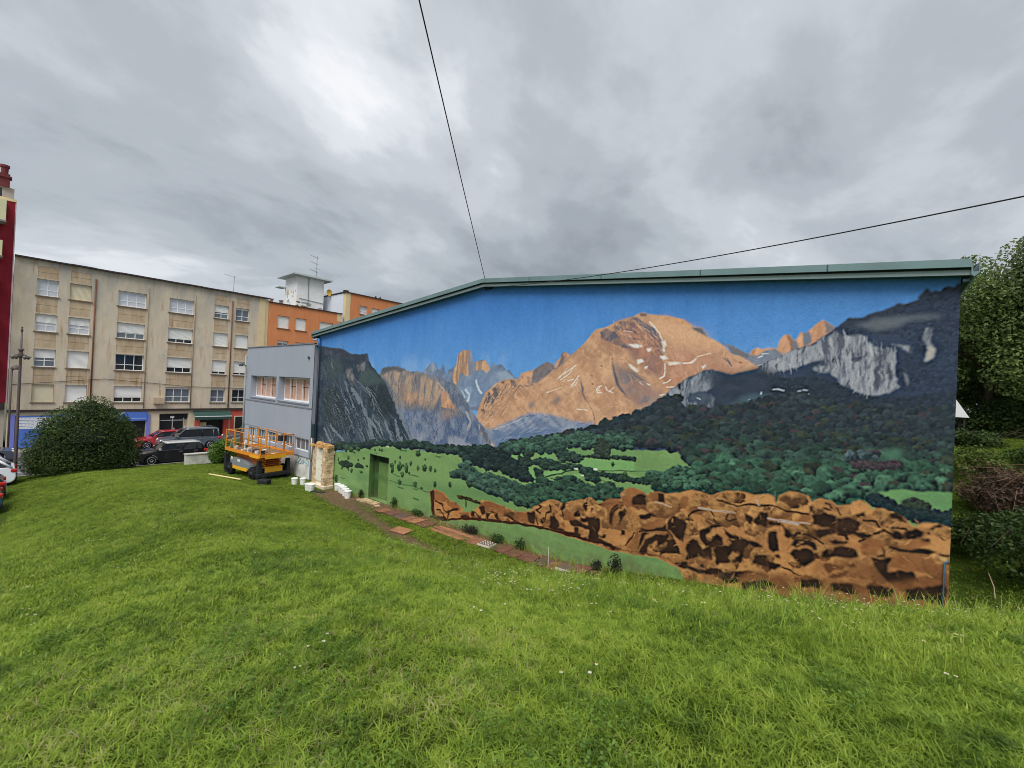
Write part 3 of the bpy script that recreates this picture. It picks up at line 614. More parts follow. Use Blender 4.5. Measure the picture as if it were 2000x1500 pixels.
('S',[1904,784,1907,782],0.043,(160,96,70),1.0,0.03),
('S',[1948,748,1951,746],0.043,(160,96,70),1.0,0.03),
('S',[1830,694,1833,692],0.043,(160,96,70),1.0,0.03),
('S',[2172,682,2175,680],0.043,(160,96,70),1.0,0.03),
('S',[1767,619,1770,617],0.043,(160,96,70),1.0,0.03),
('P',[614,624,642,654,684,664,716,661,756,668,786,659,826,653,864,642,910,645,956,635,991,625,1033,631,1058,626,1091,611,1131,601,1163,582,1202,553,1233,525,1248,506,1271,483,1307,452,1349,422,1387,375,1320,357,890,300,725,410],(94,102,116),0.04,0,('s',(130,122,118),0.9,0.3,0.9,0.08),1.0),
('P',[650,627,706,649,767,652,865,634,956,624,1051,610,1078,568,1049,513,964,514,875,503,776,532,712,577],(112,108,112),0.1,4,('s',(172,144,120),0.9,0.25,1.3,0.08),1.0),
('P',[773,573,830,592,872,537,925,562,964,519,1048,535,1034,502,947,507,876,492,798,516],(190,146,110),0.15,5,('s',(130,112,104),0.9,0.3,0.8,0.1),0.7),
('P',[642,654,684,663,756,667,826,652,788,641,717,649,666,630,629,617],(84,86,96),0.05,2,None,1.0),
('P',[1049,519,1078,568,1060,477,1036,464],(84,92,112),0.05,2,None,1.0),
('P',[1074,568,1093,577,1122,560,1127,539,1160,515,1153,499,1083,500,1072,536],(200,148,108),0.05,1,('s',(168,122,94),0.7,0.3,0.5,0.2),1.0),
('P',[956,635,1033,630,1091,610,1163,579,1241,510,1282,464,1243,476,1176,501,1118,559,1059,605,1000,619],(88,100,122),0.05,2,('s',(120,128,144),0.8,0.3,0.4,-0.7),1.0),
('P',[770,485,877,475,1051,482,1132,472,1243,480,1293,460,1349,422,1387,375,935,306],(80,98,130),0.1,5,('s',(116,128,150),0.9,0.35,0.5,0.1),1.0),
('P',[1083,489,1145,504,1176,491,1148,463,1070,451],(150,124,112),0.15,4,None,0.7),
('P',[930,372,965,382,976,361,941,349],(130,138,154),0.1,1,None,1.0),
('P',[1122,383,1168,393,1250,372,1285,362,1141,343],(134,140,158),0.12,2,None,1.0),
('P',[1286,460,1307,449,1336,421,1377,376,1352,373,1316,409],(176,160,138),0.08,1,('s',(92,98,112),1.0,0.2,0.6,0.1),1.0),
('S',[1228,489,1251,457,1239,426],0.12,(150,150,156),1.0,0.03),
('S',[988,422,999,391],0.08,(120,132,152),1.0,0.03),
('S',[1051,599,1094,569],0.08,(170,150,134),1.0,0.03),
('P',[-228,828,-57,799,55,774,130,765,244,758,299,747,353,726,428,726,507,727,521,698,552,666,623,623,669,594,715,541,760,484,803,446,855,393,901,347,943,318,695,275,-158,163],(42,57,72),0.04,0,('s',(62,76,90),0.9,0.5,0.5,-0.4),1.0),
('P',[55,772,244,755,353,723,507,724,525,689,470,672,355,699,234,714,60,722],(62,70,84),0.05,3,('s',(46,56,70),0.8,0.4,0.2,0),1.0),
('P',[437,627,530,660,624,617,659,587,584,560,466,582],(62,80,80),0.1,5,None,1.0),
('P',[62,701,236,700,282,645,176,587,72,599],(58,74,78),0.15,5,None,1.0),
('P',[537,571,669,588,760,484,743,441,640,415,533,488],(34,46,54),0.1,5,('n',(52,64,70),0.6,0.2,0.2,0),1.0),
('P',[63,533,233,575,297,474,384,380,270,329,81,353],(44,56,64),0.15,7,('n',(66,76,82),0.6,0.2,0.2,0),1.0),
('P',[308,645,360,652,396,606,381,559,326,598],(124,120,120),0.08,2,('s',(80,82,88),1.0,0.3,0.3,0.3),1.0),
('P',[408,672,492,685,484,647,424,633],(120,118,122),0.08,2,('s',(72,76,84),1.0,0.2,0.4,0.3),1.0),
('S',[301,577,359,512,431,417,513,308],0.14,(116,128,138),0.75,0.12),
('S',[369,552,474,478,541,394,606,294],0.238,(116,128,138),0.75,0.12),
('S',[551,407,646,348,703,306],0.175,(116,128,138),0.75,0.12),
('S',[325,456,384,380,414,323],0.098,(116,128,138),0.75,0.12),
('S',[171,340,245,306,316,272],0.175,(116,128,138),0.75,0.12),
('S',[683,412,730,351,754,312],0.175,(116,128,138),0.75,0.12),
('S',[771,479,814,430,846,392,887,345],0.175,(116,128,138),0.75,0.12),
('S',[765,425,790,363,832,322],0.14,(116,128,138),0.75,0.12),
('S',[100,319,179,256],0.14,(116,128,138),0.75,0.12),
('S',[485,357,526,291],0.084,(116,128,138),0.75,0.12),
('S',[566,503,593,454],0.07,(116,128,138),0.75,0.12),
('S',[152,686,171,644],0.056,(116,128,138),0.75,0.12),
('S',[515,564,553,521],0.084,(116,128,138),0.75,0.12),
('S',[209,462,261,424],0.07,(116,128,138),0.75,0.12),
('S',[631,396,667,350],0.098,(116,128,138),0.75,0.12),
('S',[403,448,486,350,550,287],0.12,(40,46,54),0.9,0.08),
('S',[598,399,680,321],0.14,(40,46,54),0.9,0.08),
('S',[724,422,782,333],0.14,(40,46,54),0.9,0.08),
('S',[344,538,415,462],0.1,(40,46,54),0.9,0.08),
('R',[-228,828,-57,799,55,774,130,765,244,758,299,747,353,726,428,726,507,727,521,698,552,666,623,623,669,594,715,541,760,484,803,446,855,393,901,347,694,287,-159,178],260,0.55,0.05,-1.15,[(104,118,130),(86,100,114),(28,40,54),(24,34,48)],61,0.7,0.25),
('R',[177,573,536,584,702,438,888,328,93,232],150,0.7,0.06,-1.1,[(122,134,144),(106,118,130),(28,38,52)],62,0.75,0.25),
('R',[623,623,756,664,956,632,1075,605,1202,543,1278,469,1377,378,943,324,771,479],300,0.38,0.05,-1.5,[(150,140,132),(70,78,94),(62,70,86),(128,130,138)],63,0.6,0.25),
('R',[781,474,1242,486,1377,378,943,324],160,0.3,0.045,-1.2,[(124,134,152),(60,74,100)],64,0.6,0.25),
('R',[1510,606,1712,718,1784,777,1913,818,2054,776,2200,672,2059,640,1934,560,1782,499,1630,505,1528,512,1338,447,1318,508],330,0.45,0.035,-0.95,[(212,168,130),(158,116,90),(166,126,102)],65,0.5,0.45),
('R',[1296,478,1338,566,1468,620,1496,594,1395,513,1330,452],90,0.35,0.04,1.0,[(226,178,134),(120,100,94),(150,112,92)],66,0.7,0.25),
('R',[1829,793,1895,813,1978,742,1988,705,1931,722,1860,755],90,0.35,0.04,-0.75,[(206,158,122),(92,86,94),(120,100,98)],67,0.7,0.25),
('R',[1347,425,1529,502,1642,506,1777,498,1633,440,1410,388],90,0.4,0.035,0.6,[(146,156,176),(80,98,128)],68,0.6,0.25),
('P',[1343,321,1381,373,1426,392,1484,413,1613,440,1691,461,1781,491,1879,525,1939,550,1956,566,1987,588,2007,610,2027,627,2061,648,2091,664,2108,664,2126,657,2156,654,2185,660,2213,670,2232,683,2262,698,2291,713,2310,721,2324,730,2341,744,2359,760,2376,775,2397,776,2413,783,2432,790,2451,796,2457,801,2467,799,2486,806,2487,818,2494,823,2501,816,2506,821,2516,819,2519,829,2526,829,2531,824,2536,829,2557,832,2572,314,2426,355,2132,361,1855,352],(42,55,76),0.05,0,('n',(50,64,88),0.8,0.5,0.4,0),1.0),
('P',[2379,752,2423,765,2483,783,2565,805,2566,742,2484,746,2414,743],(52,64,88),0.1,6,None,1.0),
('P',[2472,762,2546,766,2550,634,2487,632,2463,680],(46,60,86),0.2,12,None,1.0),
('T',[2363,756,2413,775,2482,798,2520,821,2544,824,2550,628,2465,625,2459,680,2484,722,2450,742,2389,744],8.5,6.6,(40,52,72),(49,63,86),72,None),
('T',[2318,649,2362,637,2394,615,2442,608,2550,628,2551,594,2314,584,2224,596,2216,643],8.5,6.6,(36,48,62),(45,58,73),73,None),
('P',[2384,759,2423,772,2472,777,2519,774,2513,768,2472,764,2454,751,2421,749,2404,755],(94,102,112),0.06,2,None,0.85),
('P',[2211,663,2234,683,2261,696,2299,714,2326,727,2350,742,2361,751,2379,738,2397,738,2412,724,2430,718,2449,708,2458,701,2452,683,2450,661,2462,631,2451,618,2421,612,2401,622,2383,631,2364,647,2350,656,2323,663,2323,671,2339,683,2360,686,2355,693,2311,680,2253,658,2213,652],(140,144,153),0.1,0,('s',(86,92,106),1.0,0.14,0.9,0.04),1.0),
('P',[2381,683,2391,696,2410,708,2406,696,2391,686],(66,74,90),0.1,1,None,1.0),
('P',[2354,696,2365,696,2366,683,2339,680,2317,671,2311,678],(52,62,78),0.1,2,None,1.0),
('P',[2406,699,2416,673,2409,661,2404,680],(84,92,106),0.1,1,None,1.0),
('P',[2435,683,2445,680,2448,649,2438,661],(70,78,94),0.1,1,None,1.0),
('P',[2420,715,2434,714,2438,667,2437,627,2420,620,2417,661],(150,153,160),0.1,2,('s',(86,92,106),1.0,0.14,0.9,0.04),1.0),
('P',[2382,732,2400,734,2405,715,2391,699,2380,712],(146,148,156),0.1,1,('s',(86,92,106),1.0,0.14,0.9,0.04),1.0),
('P',[2492,747,2503,745,2506,721,2511,709,2509,692,2499,683,2496,698,2500,713,2495,728],(138,142,150),0.08,1,('s',(86,92,106),1.0,0.14,0.9,0.04),0.85),
('P',[2448,723,2462,718,2478,713,2477,703,2458,714],(138,142,150),0.08,1,('s',(86,92,106),1.0,0.14,0.9,0.04),0.85),
('P',[2468,664,2471,662,2475,635,2473,635,2470,649],(138,142,150),0.08,1,('s',(86,92,106),1.0,0.14,0.9,0.04),0.85),
('P',[2440,698,2457,703,2452,683,2450,655,2443,674],(138,142,150),0.08,1,('s',(86,92,106),1.0,0.14,0.9,0.04),0.85),
('P',[2450,646,2462,634,2460,630,2451,640],(138,142,150),0.08,1,('s',(86,92,106),1.0,0.14,0.9,0.04),0.85),
('P',[2499,713,2510,709,2508,693,2499,686],(156,150,146),0.08,1,None,1.0),
('R',[2212,663,2261,696,2326,727,2361,751,2397,738,2430,718,2458,701,2450,661,2460,631,2421,612,2383,631,2350,656,2323,666,2360,683,2311,680,2253,658],330,0.22,0.03,-1.55,[(168,170,176),(92,98,112),(70,78,94),(150,152,160)],70,0.75,0.1),
('P',[1905,522,1936,546,1954,567,1986,586,2006,608,2026,625,2060,646,2091,664,2107,663,2126,656,2115,631,2107,616,2086,606,2055,602,2058,581,2073,582,2081,553,2079,548,2047,548,2039,568,2014,545,1993,544,1939,526],(128,134,146),0.07,0,('s',(66,76,92),1.0,0.14,0.7,0.12),1.0),
('P',[2097,571,2101,594,2108,602,2117,590,2118,570,2109,562],(130,136,148),0.06,1,('s',(66,76,92),1.0,0.14,0.7,0.12),1.0),
('P',[2022,628,2036,630,2044,611,2032,606,2023,616],(44,54,66),0.06,1,None,1.0),
('P',[2057,599,2095,606,2101,589,2088,563,2077,582,2060,582],(70,82,100),0.08,2,None,1.0),
('P',[1906,518,1954,565,1998,547,1978,534],(96,104,118),0.08,3,None,1.0),
('R',[1936,546,1986,586,2026,625,2091,664,2124,656,2107,616,2055,602,2079,548,2039,565,1993,544],150,0.2,0.03,-1.45,[(158,163,174),(62,72,88),(110,118,132)],71,0.75,0.15),
('P',[2098,663,2126,656,2159,654,2213,669,2255,658,2217,614,2155,582,2134,562,2118,565,2119,595,2107,616],(40,52,68),0.1,4,('n',(52,62,80),0.8,0.3,0.2,0),1.0),
('P',[2136,559,2153,580,2197,606,2218,611,2238,604,2236,592,2215,577,2178,560,2156,554],(62,84,98),0.06,2,('n',(54,72,88),0.6,0.5,0.2,0),1.0),
('S',[2196,593,2202,593],0.03,(150,166,176),1.0,0.03),
('S',[2204,591,2209,590],0.03,(150,166,176),1.0,0.03),
('S',[2169,577,2179,577],0.03,(150,166,176),1.0,0.03),
('S',[2200,567,2206,568],0.03,(150,166,176),1.0,0.03),
('S',[2220,612,2220,607],0.03,(150,166,176),1.0,0.03),
('S',[2245,620,2257,621,2266,618],0.03,(150,166,176),1.0,0.03),
('S',[2282,610,2284,609],0.03,(150,166,176),1.0,0.03),
('S',[2077,591,2083,588],0.03,(150,166,176),1.0,0.03),
('S',[2279,610,2286,609],0.025,(140,150,165),1.0,0.03),
('S',[2294,617,2298,618],0.025,(140,150,165),1.0,0.03),
('S',[2303,620,2310,619],0.025,(140,150,165),1.0,0.03),
('S',[2306,610,2314,612],0.025,(140,150,165),1.0,0.03),
('P',[-365,103,154,189,464,254,664,292,746,299,986,312,1205,333,1367,355,1463,371,1595,399,1693,415,1851,432,2001,445,2061,440,2154,422,2301,416,2424,425,2568,445,2575,176,-242,-994],(98,134,74),0.06,0,('n',(112,148,82),0.9,0.9,0.25,0),1.0),
('P',[158,148,727,278,1085,304,1210,262,1096,161,968,82,742,93,476,118,164,79],(108,144,80),0.2,9,None,1.0),
('P',[425,135,738,150,1062,186,1375,224,1474,189,1217,154,893,144,478,93],(82,124,70),0.2,8,None,0.7),
('T',[1403,382,1613,436,1781,486,1939,547,2021,598,2056,559,2182,581,2275,610,2386,593,2481,589,2544,603,2547,498,2422,480,2299,485,2151,490,2039,491,1912,477,1712,430,1486,378],17.0,10.5,(32,44,54),(52,66,72),11,'f'),
('T',[1833,474,2038,518,2237,536,2421,532,2546,536,2548,470,2407,446,2220,426,2153,440,2061,443,2000,456,1850,444],20.4,12.0,(27,39,46),(54,74,72),12,'f'),
('T',[2047,465,2174,481,2336,489,2422,496,2546,508,2548,450,2339,403,2189,396,2130,411,2068,421],25.5,13.5,(23,38,42),(58,88,76),13,'f'),
('T',[2105,433,2240,447,2356,453,2423,464,2540,492,2543,440,2440,415,2376,380,2303,376,2156,365,2045,355,2004,370,2057,386],30.6,15.0,(20,40,38),(62,106,82),14,'g'),
('T',[1990,375,2056,393,2132,386,2242,394,2302,388,2375,391,2425,391,2376,366,2303,360,2201,356,2109,341,2046,337,1963,335],25.5,13.5,(22,40,38),(56,96,72),15,'g'),
('P',[2406,500,2418,504,2438,504,2463,510,2474,506,2471,494,2455,488,2441,492],(62,104,84),0.08,2,None,1.0),
('T',[2388,486,2406,496,2432,496,2430,485,2406,483,2391,479],17.0,10.5,(34,48,56),(84,104,112),16,'f'),
('T',[2392,475,2424,478,2469,483,2466,475,2425,463,2395,464],10.4,6.6,(44,42,48),(80,68,74),17,'p'),
('P',[2435,422,2468,428,2507,431,2548,435,2549,418,2508,409,2468,406,2441,408],(88,134,80),0.06,1,None,1.0),
('P',[2438,421,2454,427,2489,431,2542,436,2545,404,2518,399,2476,394,2454,405],(86,132,78),0.05,1,('n',(98,146,84),0.8,0.8,0.3,0),1.0),
('T',[2472,405,2487,417,2506,413,2515,406,2504,394,2476,392],8.5,5.7,(34,46,38),(58,78,58),18,None),
('T',[2441,416,2456,405,2476,394,2518,399,2545,404,2546,376,2500,367,2477,375,2454,385,2433,387,2423,396,2417,407],9.5,6.6,(22,36,42),(40,62,62),19,None),
('T',[186,212,259,255,461,279,662,313,765,316,877,343,1050,346,1203,357,1378,367,1427,385,1367,344,1289,340,1146,325,951,316,726,302,463,259],9.5,6.6,(26,40,44),(58,86,76),21,None),
('P',[1452,364,1500,378,1513,374,1514,362,1523,359,1489,349,1456,349,1446,353],(112,160,86),0.02,1,None,1.0),
('P',[1562,369,1603,386,1648,383,1649,370,1592,364],(104,150,84),0.02,1,None,1.0),
('P',[1688,407,1747,420,1789,423,1790,403,1748,399,1691,398],(98,140,80),0.02,1,None,1.0),
('P',[1834,432,1914,436,1914,420,1835,413],(98,140,80),0.02,1,None,1.0),
('P',[1746,388,1826,397,1915,404,1916,378,1804,362,1735,369],(106,156,86),0.02,1,None,1.0),
('P',[1601,322,1678,344,1718,348,1652,319,1607,312],(112,162,90),0.02,1,None,1.0),
('P',[1535,321,1558,332,1572,311,1584,298,1652,310,1741,343,1747,331,1680,306,1604,269,1580,260,1555,281],(108,160,88),0.03,1,None,1.0),
('T',[1424,385,1450,399,1491,416,1547,422,1606,434,1672,450,1704,461,1785,467,1832,474,1891,472,1912,470,1914,440,1866,434,1834,438,1787,428,1690,416,1648,392,1562,381,1506,378,1452,366,1432,371],12.3,7.6,(28,46,46),(72,112,92),22,None),
('T',[1788,398,1787,428,1795,449,1814,455,1828,448,1834,426,1835,405,1812,400],8.5,5.7,(34,46,42),(60,76,62),23,None),
('T',[1655,373,1654,393,1675,401,1715,401,1744,392,1744,380,1703,374,1663,369],8.5,5.7,(24,40,40),(58,88,72),24,None),
('T',[1746,397,1788,403,1835,407,1915,416,1915,406,1836,401,1749,393],6.6,4.8,(28,44,40),(58,86,66),25,None),
('T',[1557,356,1592,366,1627,366,1677,360,1714,363,1745,366,1741,354,1678,344,1600,327,1570,344],8.5,5.7,(26,44,40),(60,92,72),26,None),
('T',[1513,379,1531,384,1559,378,1559,369,1532,365,1513,367],7.6,5.7,(26,42,38),(54,84,64),27,None),
('T',[1495,350,1520,363,1545,357,1552,341,1528,330,1503,331],8.5,5.7,(24,40,38),(52,78,62),28,None),
('T',[1202,340,1260,364,1365,375,1440,357,1466,330,1432,302,1370,296,1291,304,1222,294],12.3,7.6,(20,34,40),(50,74,68),29,None),
('T',[1366,360,1422,367,1452,356,1489,346,1497,325,1455,316,1398,310,1391,296,1349,289,1296,302,1280,327],10.4,7.6,(20,34,40),(44,66,62),30,None),
('T',[1401,308,1424,319,1471,324,1525,322,1535,312,1555,293,1552,282,1512,279,1473,284,1412,297],9.5,6.6,(20,34,38),(46,66,60),31,None),
('T',[1562,326,1580,331,1601,320,1601,308,1578,300,1566,310],7.6,5.7,(24,42,38),(54,82,62),32,None),
('S',[1575,300,1610,308,1652,322,1689,339,1720,349],0.04,(40,62,48),1,0.05),
('S',[1630,306,1653,305],0.03,(46,72,50),1.0,0.03),
('S',[1804,361,1851,368,1917,377],0.015,(52,84,54),1.0,0.03),
('S',[1808,334,1857,332],0.025,(56,92,56),1.0,0.03),
('T',[1730,361,1755,363,1785,359,1800,355,1806,330,1792,324,1757,328,1746,344],8.5,5.7,(26,46,42),(58,90,72),33,None),
('T',[1800,355,1819,356,1865,351,1918,354,1918,344,1875,342,1805,347],7.6,4.8,(26,44,38),(54,84,62),34,None),
('T',[1155,240,1207,264,1221,307,1254,315,1265,279,1290,271,1392,271,1465,268,1507,254,1523,215,1490,198,1426,206,1342,206,1285,224,1208,237],14.2,8.5,(22,42,42),(74,112,92),35,None),
('T',[1494,252,1559,269,1596,291,1657,302,1708,325,1752,319,1790,302,1825,323,1888,321,1880,291,1792,270,1739,250,1625,226,1564,196,1524,197,1489,208],15.2,9.5,(22,40,38),(64,104,78),36,None),
('T',[1960,373,1984,384,2016,392,2020,408,2035,411,2070,404,2099,403,2109,383,2130,367,2072,354,2007,347,1980,352],13.3,8.5,(24,46,40),(74,120,92),37,None),
('T',[1822,355,1868,360,1913,354,1947,365,1974,362,1986,348,1913,346,1854,346],7.6,4.8,(26,44,38),(56,86,64),38,None),
('S',[1821,362,1940,380,1960,383],0.015,(52,84,54),1.0,0.03),
('S',[1720,354,1730,354],0.05,(200,208,196),1.0,0.03),
('S',[1788,361,1796,362],0.05,(206,210,202),1.0,0.03),
('S',[1744,335,1750,336],0.04,(190,200,176),1.0,0.03),
('S',[707,294,723,295],0.084,(150,172,132),1.0,0.03),
('I',1848,378,7.0,10.5,(38,62,40),(88,132,72)),
('I',1889,353,9.8,11.2,(38,62,40),(88,132,72)),
('I',1665,299,3.5,5.6,(38,62,40),(88,132,72)),
('I',1672,301,2.8,5.6,(38,62,40),(88,132,72)),
('I',1847,378,6.8,9.5,(38,62,40),(88,132,72)),
('I',1888,354,9.5,12.3,(38,62,40),(88,132,72)),
('I',272,161,4.0,9.3,(38,62,40),(88,132,72)),
('I',371,182,4.5,10.0,(38,62,40),(88,132,72)),
('I',466,189,3.5,6.0,(38,62,40),(88,132,72)),
('I',311,123,3.7,6.0,(38,62,40),(88,132,72)),
('I',376,127,3.7,6.7,(38,62,40),(88,132,72)),
('I',409,122,5.1,10.0,(38,62,40),(88,132,72)),
('I',499,135,6.7,6.0,(38,62,40),(88,132,72)),
('I',611,256,3.5,7.3,(38,62,40),(88,132,72)),
('I',651,263,4.0,6.7,(38,62,40),(88,132,72)),
('I',670,263,4.5,8.0,(38,62,40),(88,132,72)),
('I',347,218,6.7,14.7,(38,62,40),(88,132,72)),
('I',394,224,10.7,12.0,(38,62,40),(88,132,72)),
('I',462,238,9.3,9.3,(38,62,40),(88,132,72)),
('I',424,223,5.3,4.8,(38,62,40),(88,132,72)),
('I',518,204,4.0,7.3,(38,62,40),(88,132,72)),
('I',549,172,5.9,6.0,(38,62,40),(88,132,72)),
('I',814,250,4.5,8.0,(38,62,40),(88,132,72)),
('I',940,280,12.0,14.7,(38,62,40),(88,132,72)),
('I',989,270,4.0,5.3,(38,62,40),(88,132,72)),
('I',779,225,4.0,8.0,(38,62,40),(88,132,72)),
('I',813,195,10.7,20.0,(38,62,40),(88,132,72)),
('I',760,177,7.5,21.3,(38,62,40),(88,132,72)),
('I',750,203,6.7,9.3,(38,62,40),(88,132,72)),
('I',866,194,8.0,21.3,(38,62,40),(88,132,72)),
('I',839,220,5.3,6.7,(38,62,40),(88,132,72)),
('I',893,232,5.6,10.7,(38,62,40),(88,132,72)),
('I',836,173,7.5,12.0,(38,62,40),(88,132,72)),
('I',884,193,4.8,6.7,(38,62,40),(88,132,72)),
('I',944,219,5.9,12.0,(38,62,40),(88,132,72)),
('I',988,222,10.7,16.0,(38,62,40),(88,132,72)),
('I',1028,228,7.5,13.3,(38,62,40),(88,132,72)),
('I',1057,229,5.3,10.7,(38,62,40),(88,132,72)),
('I',818,135,7.5,12.0,(38,62,40),(88,132,72)),
('I',931,145,9.3,12.0,(38,62,40),(88,132,72)),
('I',975,145,5.9,6.7,(38,62,40),(88,132,72)),
('I',1061,171,7.5,12.0,(38,62,40),(88,132,72)),
('I',1152,186,5.9,11.3,(38,62,40),(88,132,72)),
('I',257,46,8.0,17.3,(38,62,40),(88,132,72)),
('I',217,160,6.7,5.3,(38,62,40),(88,132,72)),
('T',[283,155,317,171,405,173,410,155,340,144,291,144],5.7,3.8,(28,46,36),(50,74,54),39,None),
('T',[439,168,470,180,521,171,522,162,440,155],5.7,3.8,(28,46,36),(50,74,54),40,None),
('I',1060,170,7.2,12.6,(34,54,38),(66,100,60)),
('I',1150,187,6.1,11.7,(34,54,38),(66,100,60)),
('I',1260,204,9.0,14.4,(34,54,38),(66,100,60)),
('I',1295,300,1.3,1.3,(38,62,40),(88,132,72)),
('S',[816,291,856,295],0.07,(56,92,52),0.8,0.03),
('S',[304,81,346,82],0.056,(56,92,52),0.8,0.03),
('S',[762,177,820,173],0.049,(56,92,52),0.8,0.03),
('S',[884,194,946,196],0.049,(56,92,52),0.8,0.03),
('S',[738,145,818,141,916,150,987,143,1023,143],0.042,(56,92,52),0.8,0.03),
('S',[920,100,958,98],0.084,(56,92,52),0.8,0.03),
('S',[809,125,849,127],0.056,(56,92,52),0.8,0.03),
('S',[922,140,950,139],0.042,(56,92,52),0.8,0.03),
('S',[1060,298,1086,299],0.07,(56,92,52),0.8,0.03),
('S',[617,251,629,251],0.042,(56,92,52),0.8,0.03),
('P',[1194,64,1341,106,1459,126,1605,142,1689,138,1798,139,1849,135,1942,140,2027,144,2105,148,2149,132,2212,73,1219,-309],(100,134,72),0.02,0,('n',(110,144,78),0.8,1.2,0.2,0),1.0),
('P',[1028,152,1057,164,1095,162,1128,159,1155,137,1216,129,1242,111,1284,120,1318,151,1329,176,1367,178,1398,176,1456,172,1492,167,1551,182,1563,198,1606,225,1636,239,1666,240,1684,234,1728,257,1760,264,1773,274,1802,268,1813,261,1842,281,1880,291,1877,306,1888,319,1907,327,1934,328,1952,316,1969,328,1990,332,2003,330,2043,340,2074,354,2096,352,2133,348,2142,130,2105,148,2027,146,1985,154,1933,146,1849,135,1798,139,1689,138,1605,142,1459,126,1341,106,1219,73,1055,49],(184,128,66),0.03,0,('n',(164,108,54),0.9,0.5,0.4,0),1.0),
('P',[2021,295,2094,328,2116,347,2156,367,2182,371,2213,368,2243,377,2257,371,2259,354,2263,368,2268,380,2286,392,2305,391,2321,388,2327,376,2342,386,2361,385,2373,376,2394,384,2397,391,2408,397,2420,392,2427,382,2436,386,2445,387,2454,383,2477,375,2489,361,2497,363,2499,369,2505,373,2521,374,2531,373,2546,371,2550,199,2129,35,2079,103,2040,153],(184,128,66),0.03,0,('n',(162,106,54),0.9,0.6,0.5,0),1.0),
('C',72),
('N',(104,64,36),0.7),
('P',[1043,148,1066,160,1101,159,1129,150,1158,138,1153,122,1103,123,1052,112],(122,74,38),0.1,1,('n',(146,92,46),0.8,0.35,0.35,0),0.85),
('P',[1147,135,1201,132,1218,111,1181,106,1137,119],(122,74,38),0.1,1,('n',(146,92,46),0.8,0.35,0.35,0),0.85),
('P',[1320,157,1347,173,1393,173,1446,178,1452,150,1421,149,1395,134,1368,131,1331,122],(122,74,38),0.1,1,('n',(146,92,46),0.8,0.35,0.35,0),0.85),
('P',[1218,104,1264,114,1275,96,1230,85],(122,74,38),0.1,1,('n',(146,92,46),0.8,0.35,0.35,0),0.85),
('P',[1489,161,1537,175,1554,148,1494,134],(122,74,38),0.1,1,('n',(146,92,46),0.8,0.35,0.35,0),0.85),
('P',[1031,150,1054,165,1063,122,1060,83,1073,56,1051,44],(46,29,19),0.075,0,('n',(62,40,26),0.7,0.25,0.25,0),1.0),
('P',[1073,56,1130,66,1152,56,1075,38],(46,29,19),0.075,0,('n',(62,40,26),0.7,0.25,0.25,0),1.0),
('P',[1318,147,1343,156,1350,133,1332,119,1322,127],(46,29,19),0.075,0,('n',(62,40,26),0.7,0.25,0.25,0),1.0),
('P',[1273,123,1297,128,1294,100,1280,97],(46,29,19),0.075,0,('n',(62,40,26),0.7,0.25,0.25,0),1.0),
('P',[1350,130,1372,138,1369,114,1351,110],(46,29,19),0.075,0,('n',(62,40,26),0.7,0.25,0.25,0),1.0),
('P',[1391,133,1408,146,1414,125,1405,123],(46,29,19),0.075,0,('n',(62,40,26),0.7,0.25,0.25,0),1.0),
('P',[1219,90,1254,105,1275,96,1225,77],(46,29,19),0.075,0,('n',(62,40,26),0.7,0.25,0.25,0),1.0),
('P',[1541,176,1575,187,1574,144,1550,150],(46,29,19),0.075,0,('n',(62,40,26),0.7,0.25,0.25,0),1.0),
('P',[1635,185,1653,195,1672,165,1666,146,1634,149],(46,29,19),0.075,0,('n',(62,40,26),0.7,0.25,0.25,0),1.0),
('P',[1595,170,1613,180,1608,152],(46,29,19),0.075,0,('n',(62,40,26),0.7,0.25,0.25,0),1.0),
('P',[1679,239,1696,240,1683,214,1670,211],(46,29,19),0.075,0,('n',(62,40,26),0.7,0.25,0.25,0),1.0),
('P',[1756,241,1767,272,1772,239,1766,224],(46,29,19),0.075,0,('n',(62,40,26),0.7,0.25,0.25,0),1.0),
('P',[1781,247,1790,246,1782,225],(46,29,19),0.075,0,('n',(62,40,26),0.7,0.25,0.25,0),1.0),
('P',[1724,217,1743,227,1751,209,1725,206],(46,29,19),0.075,0,('n',(62,40,26),0.7,0.25,0.25,0),1.0),
('P',[1698,203,1725,206,1758,191,1796,189,1797,173,1753,173,1713,180],(46,29,19),0.075,0,('n',(62,40,26),0.7,0.25,0.25,0),1.0),
('P',[1801,218,1814,215,1813,164,1792,161,1796,189],(46,29,19),0.075,0,('n',(62,40,26),0.7,0.25,0.25,0),1.0),
('P',[1751,206,1795,217,1796,206,1758,194],(46,29,19),0.075,0,('n',(62,40,26),0.7,0.25,0.25,0),1.0),
('P',[1726,178,1736,175,1747,155,1727,152],(46,29,19),0.075,0,('n',(62,40,26),0.7,0.25,0.25,0),1.0),
('P',[1637,156,1707,156,1754,156,1754,142,1680,146],(46,29,19),0.075,0,('n',(62,40,26),0.7,0.25,0.25,0),1.0),
('S',[1069,116,1110,113,1122,93,1139,86,1150,96],0.07,(58,34,20),0.95,0.04),
('S',[1077,84,1100,88,1118,74,1124,64],0.07,(58,34,20),0.95,0.04),
('S',[1146,66,1150,89,1171,104,1202,111],0.08,(58,34,20),0.95,0.04),
('S',[1298,125,1313,111,1323,107],0.06,(58,34,20),0.95,0.04),
('S',[1369,124,1377,139,1395,143,1409,124],0.06,(58,34,20),0.95,0.04),
('S',[1452,150,1482,141,1494,134],0.07,(58,34,20),0.95,0.04),
('S',[1589,211,1597,207,1579,191,1594,188],0.06,(58,34,20),0.95,0.04),
('S',[1633,221,1638,201,1620,191,1614,166],0.06,(58,34,20),0.95,0.04),
('S',[1690,227,1680,213,1684,197],0.05,(58,34,20),0.95,0.04),
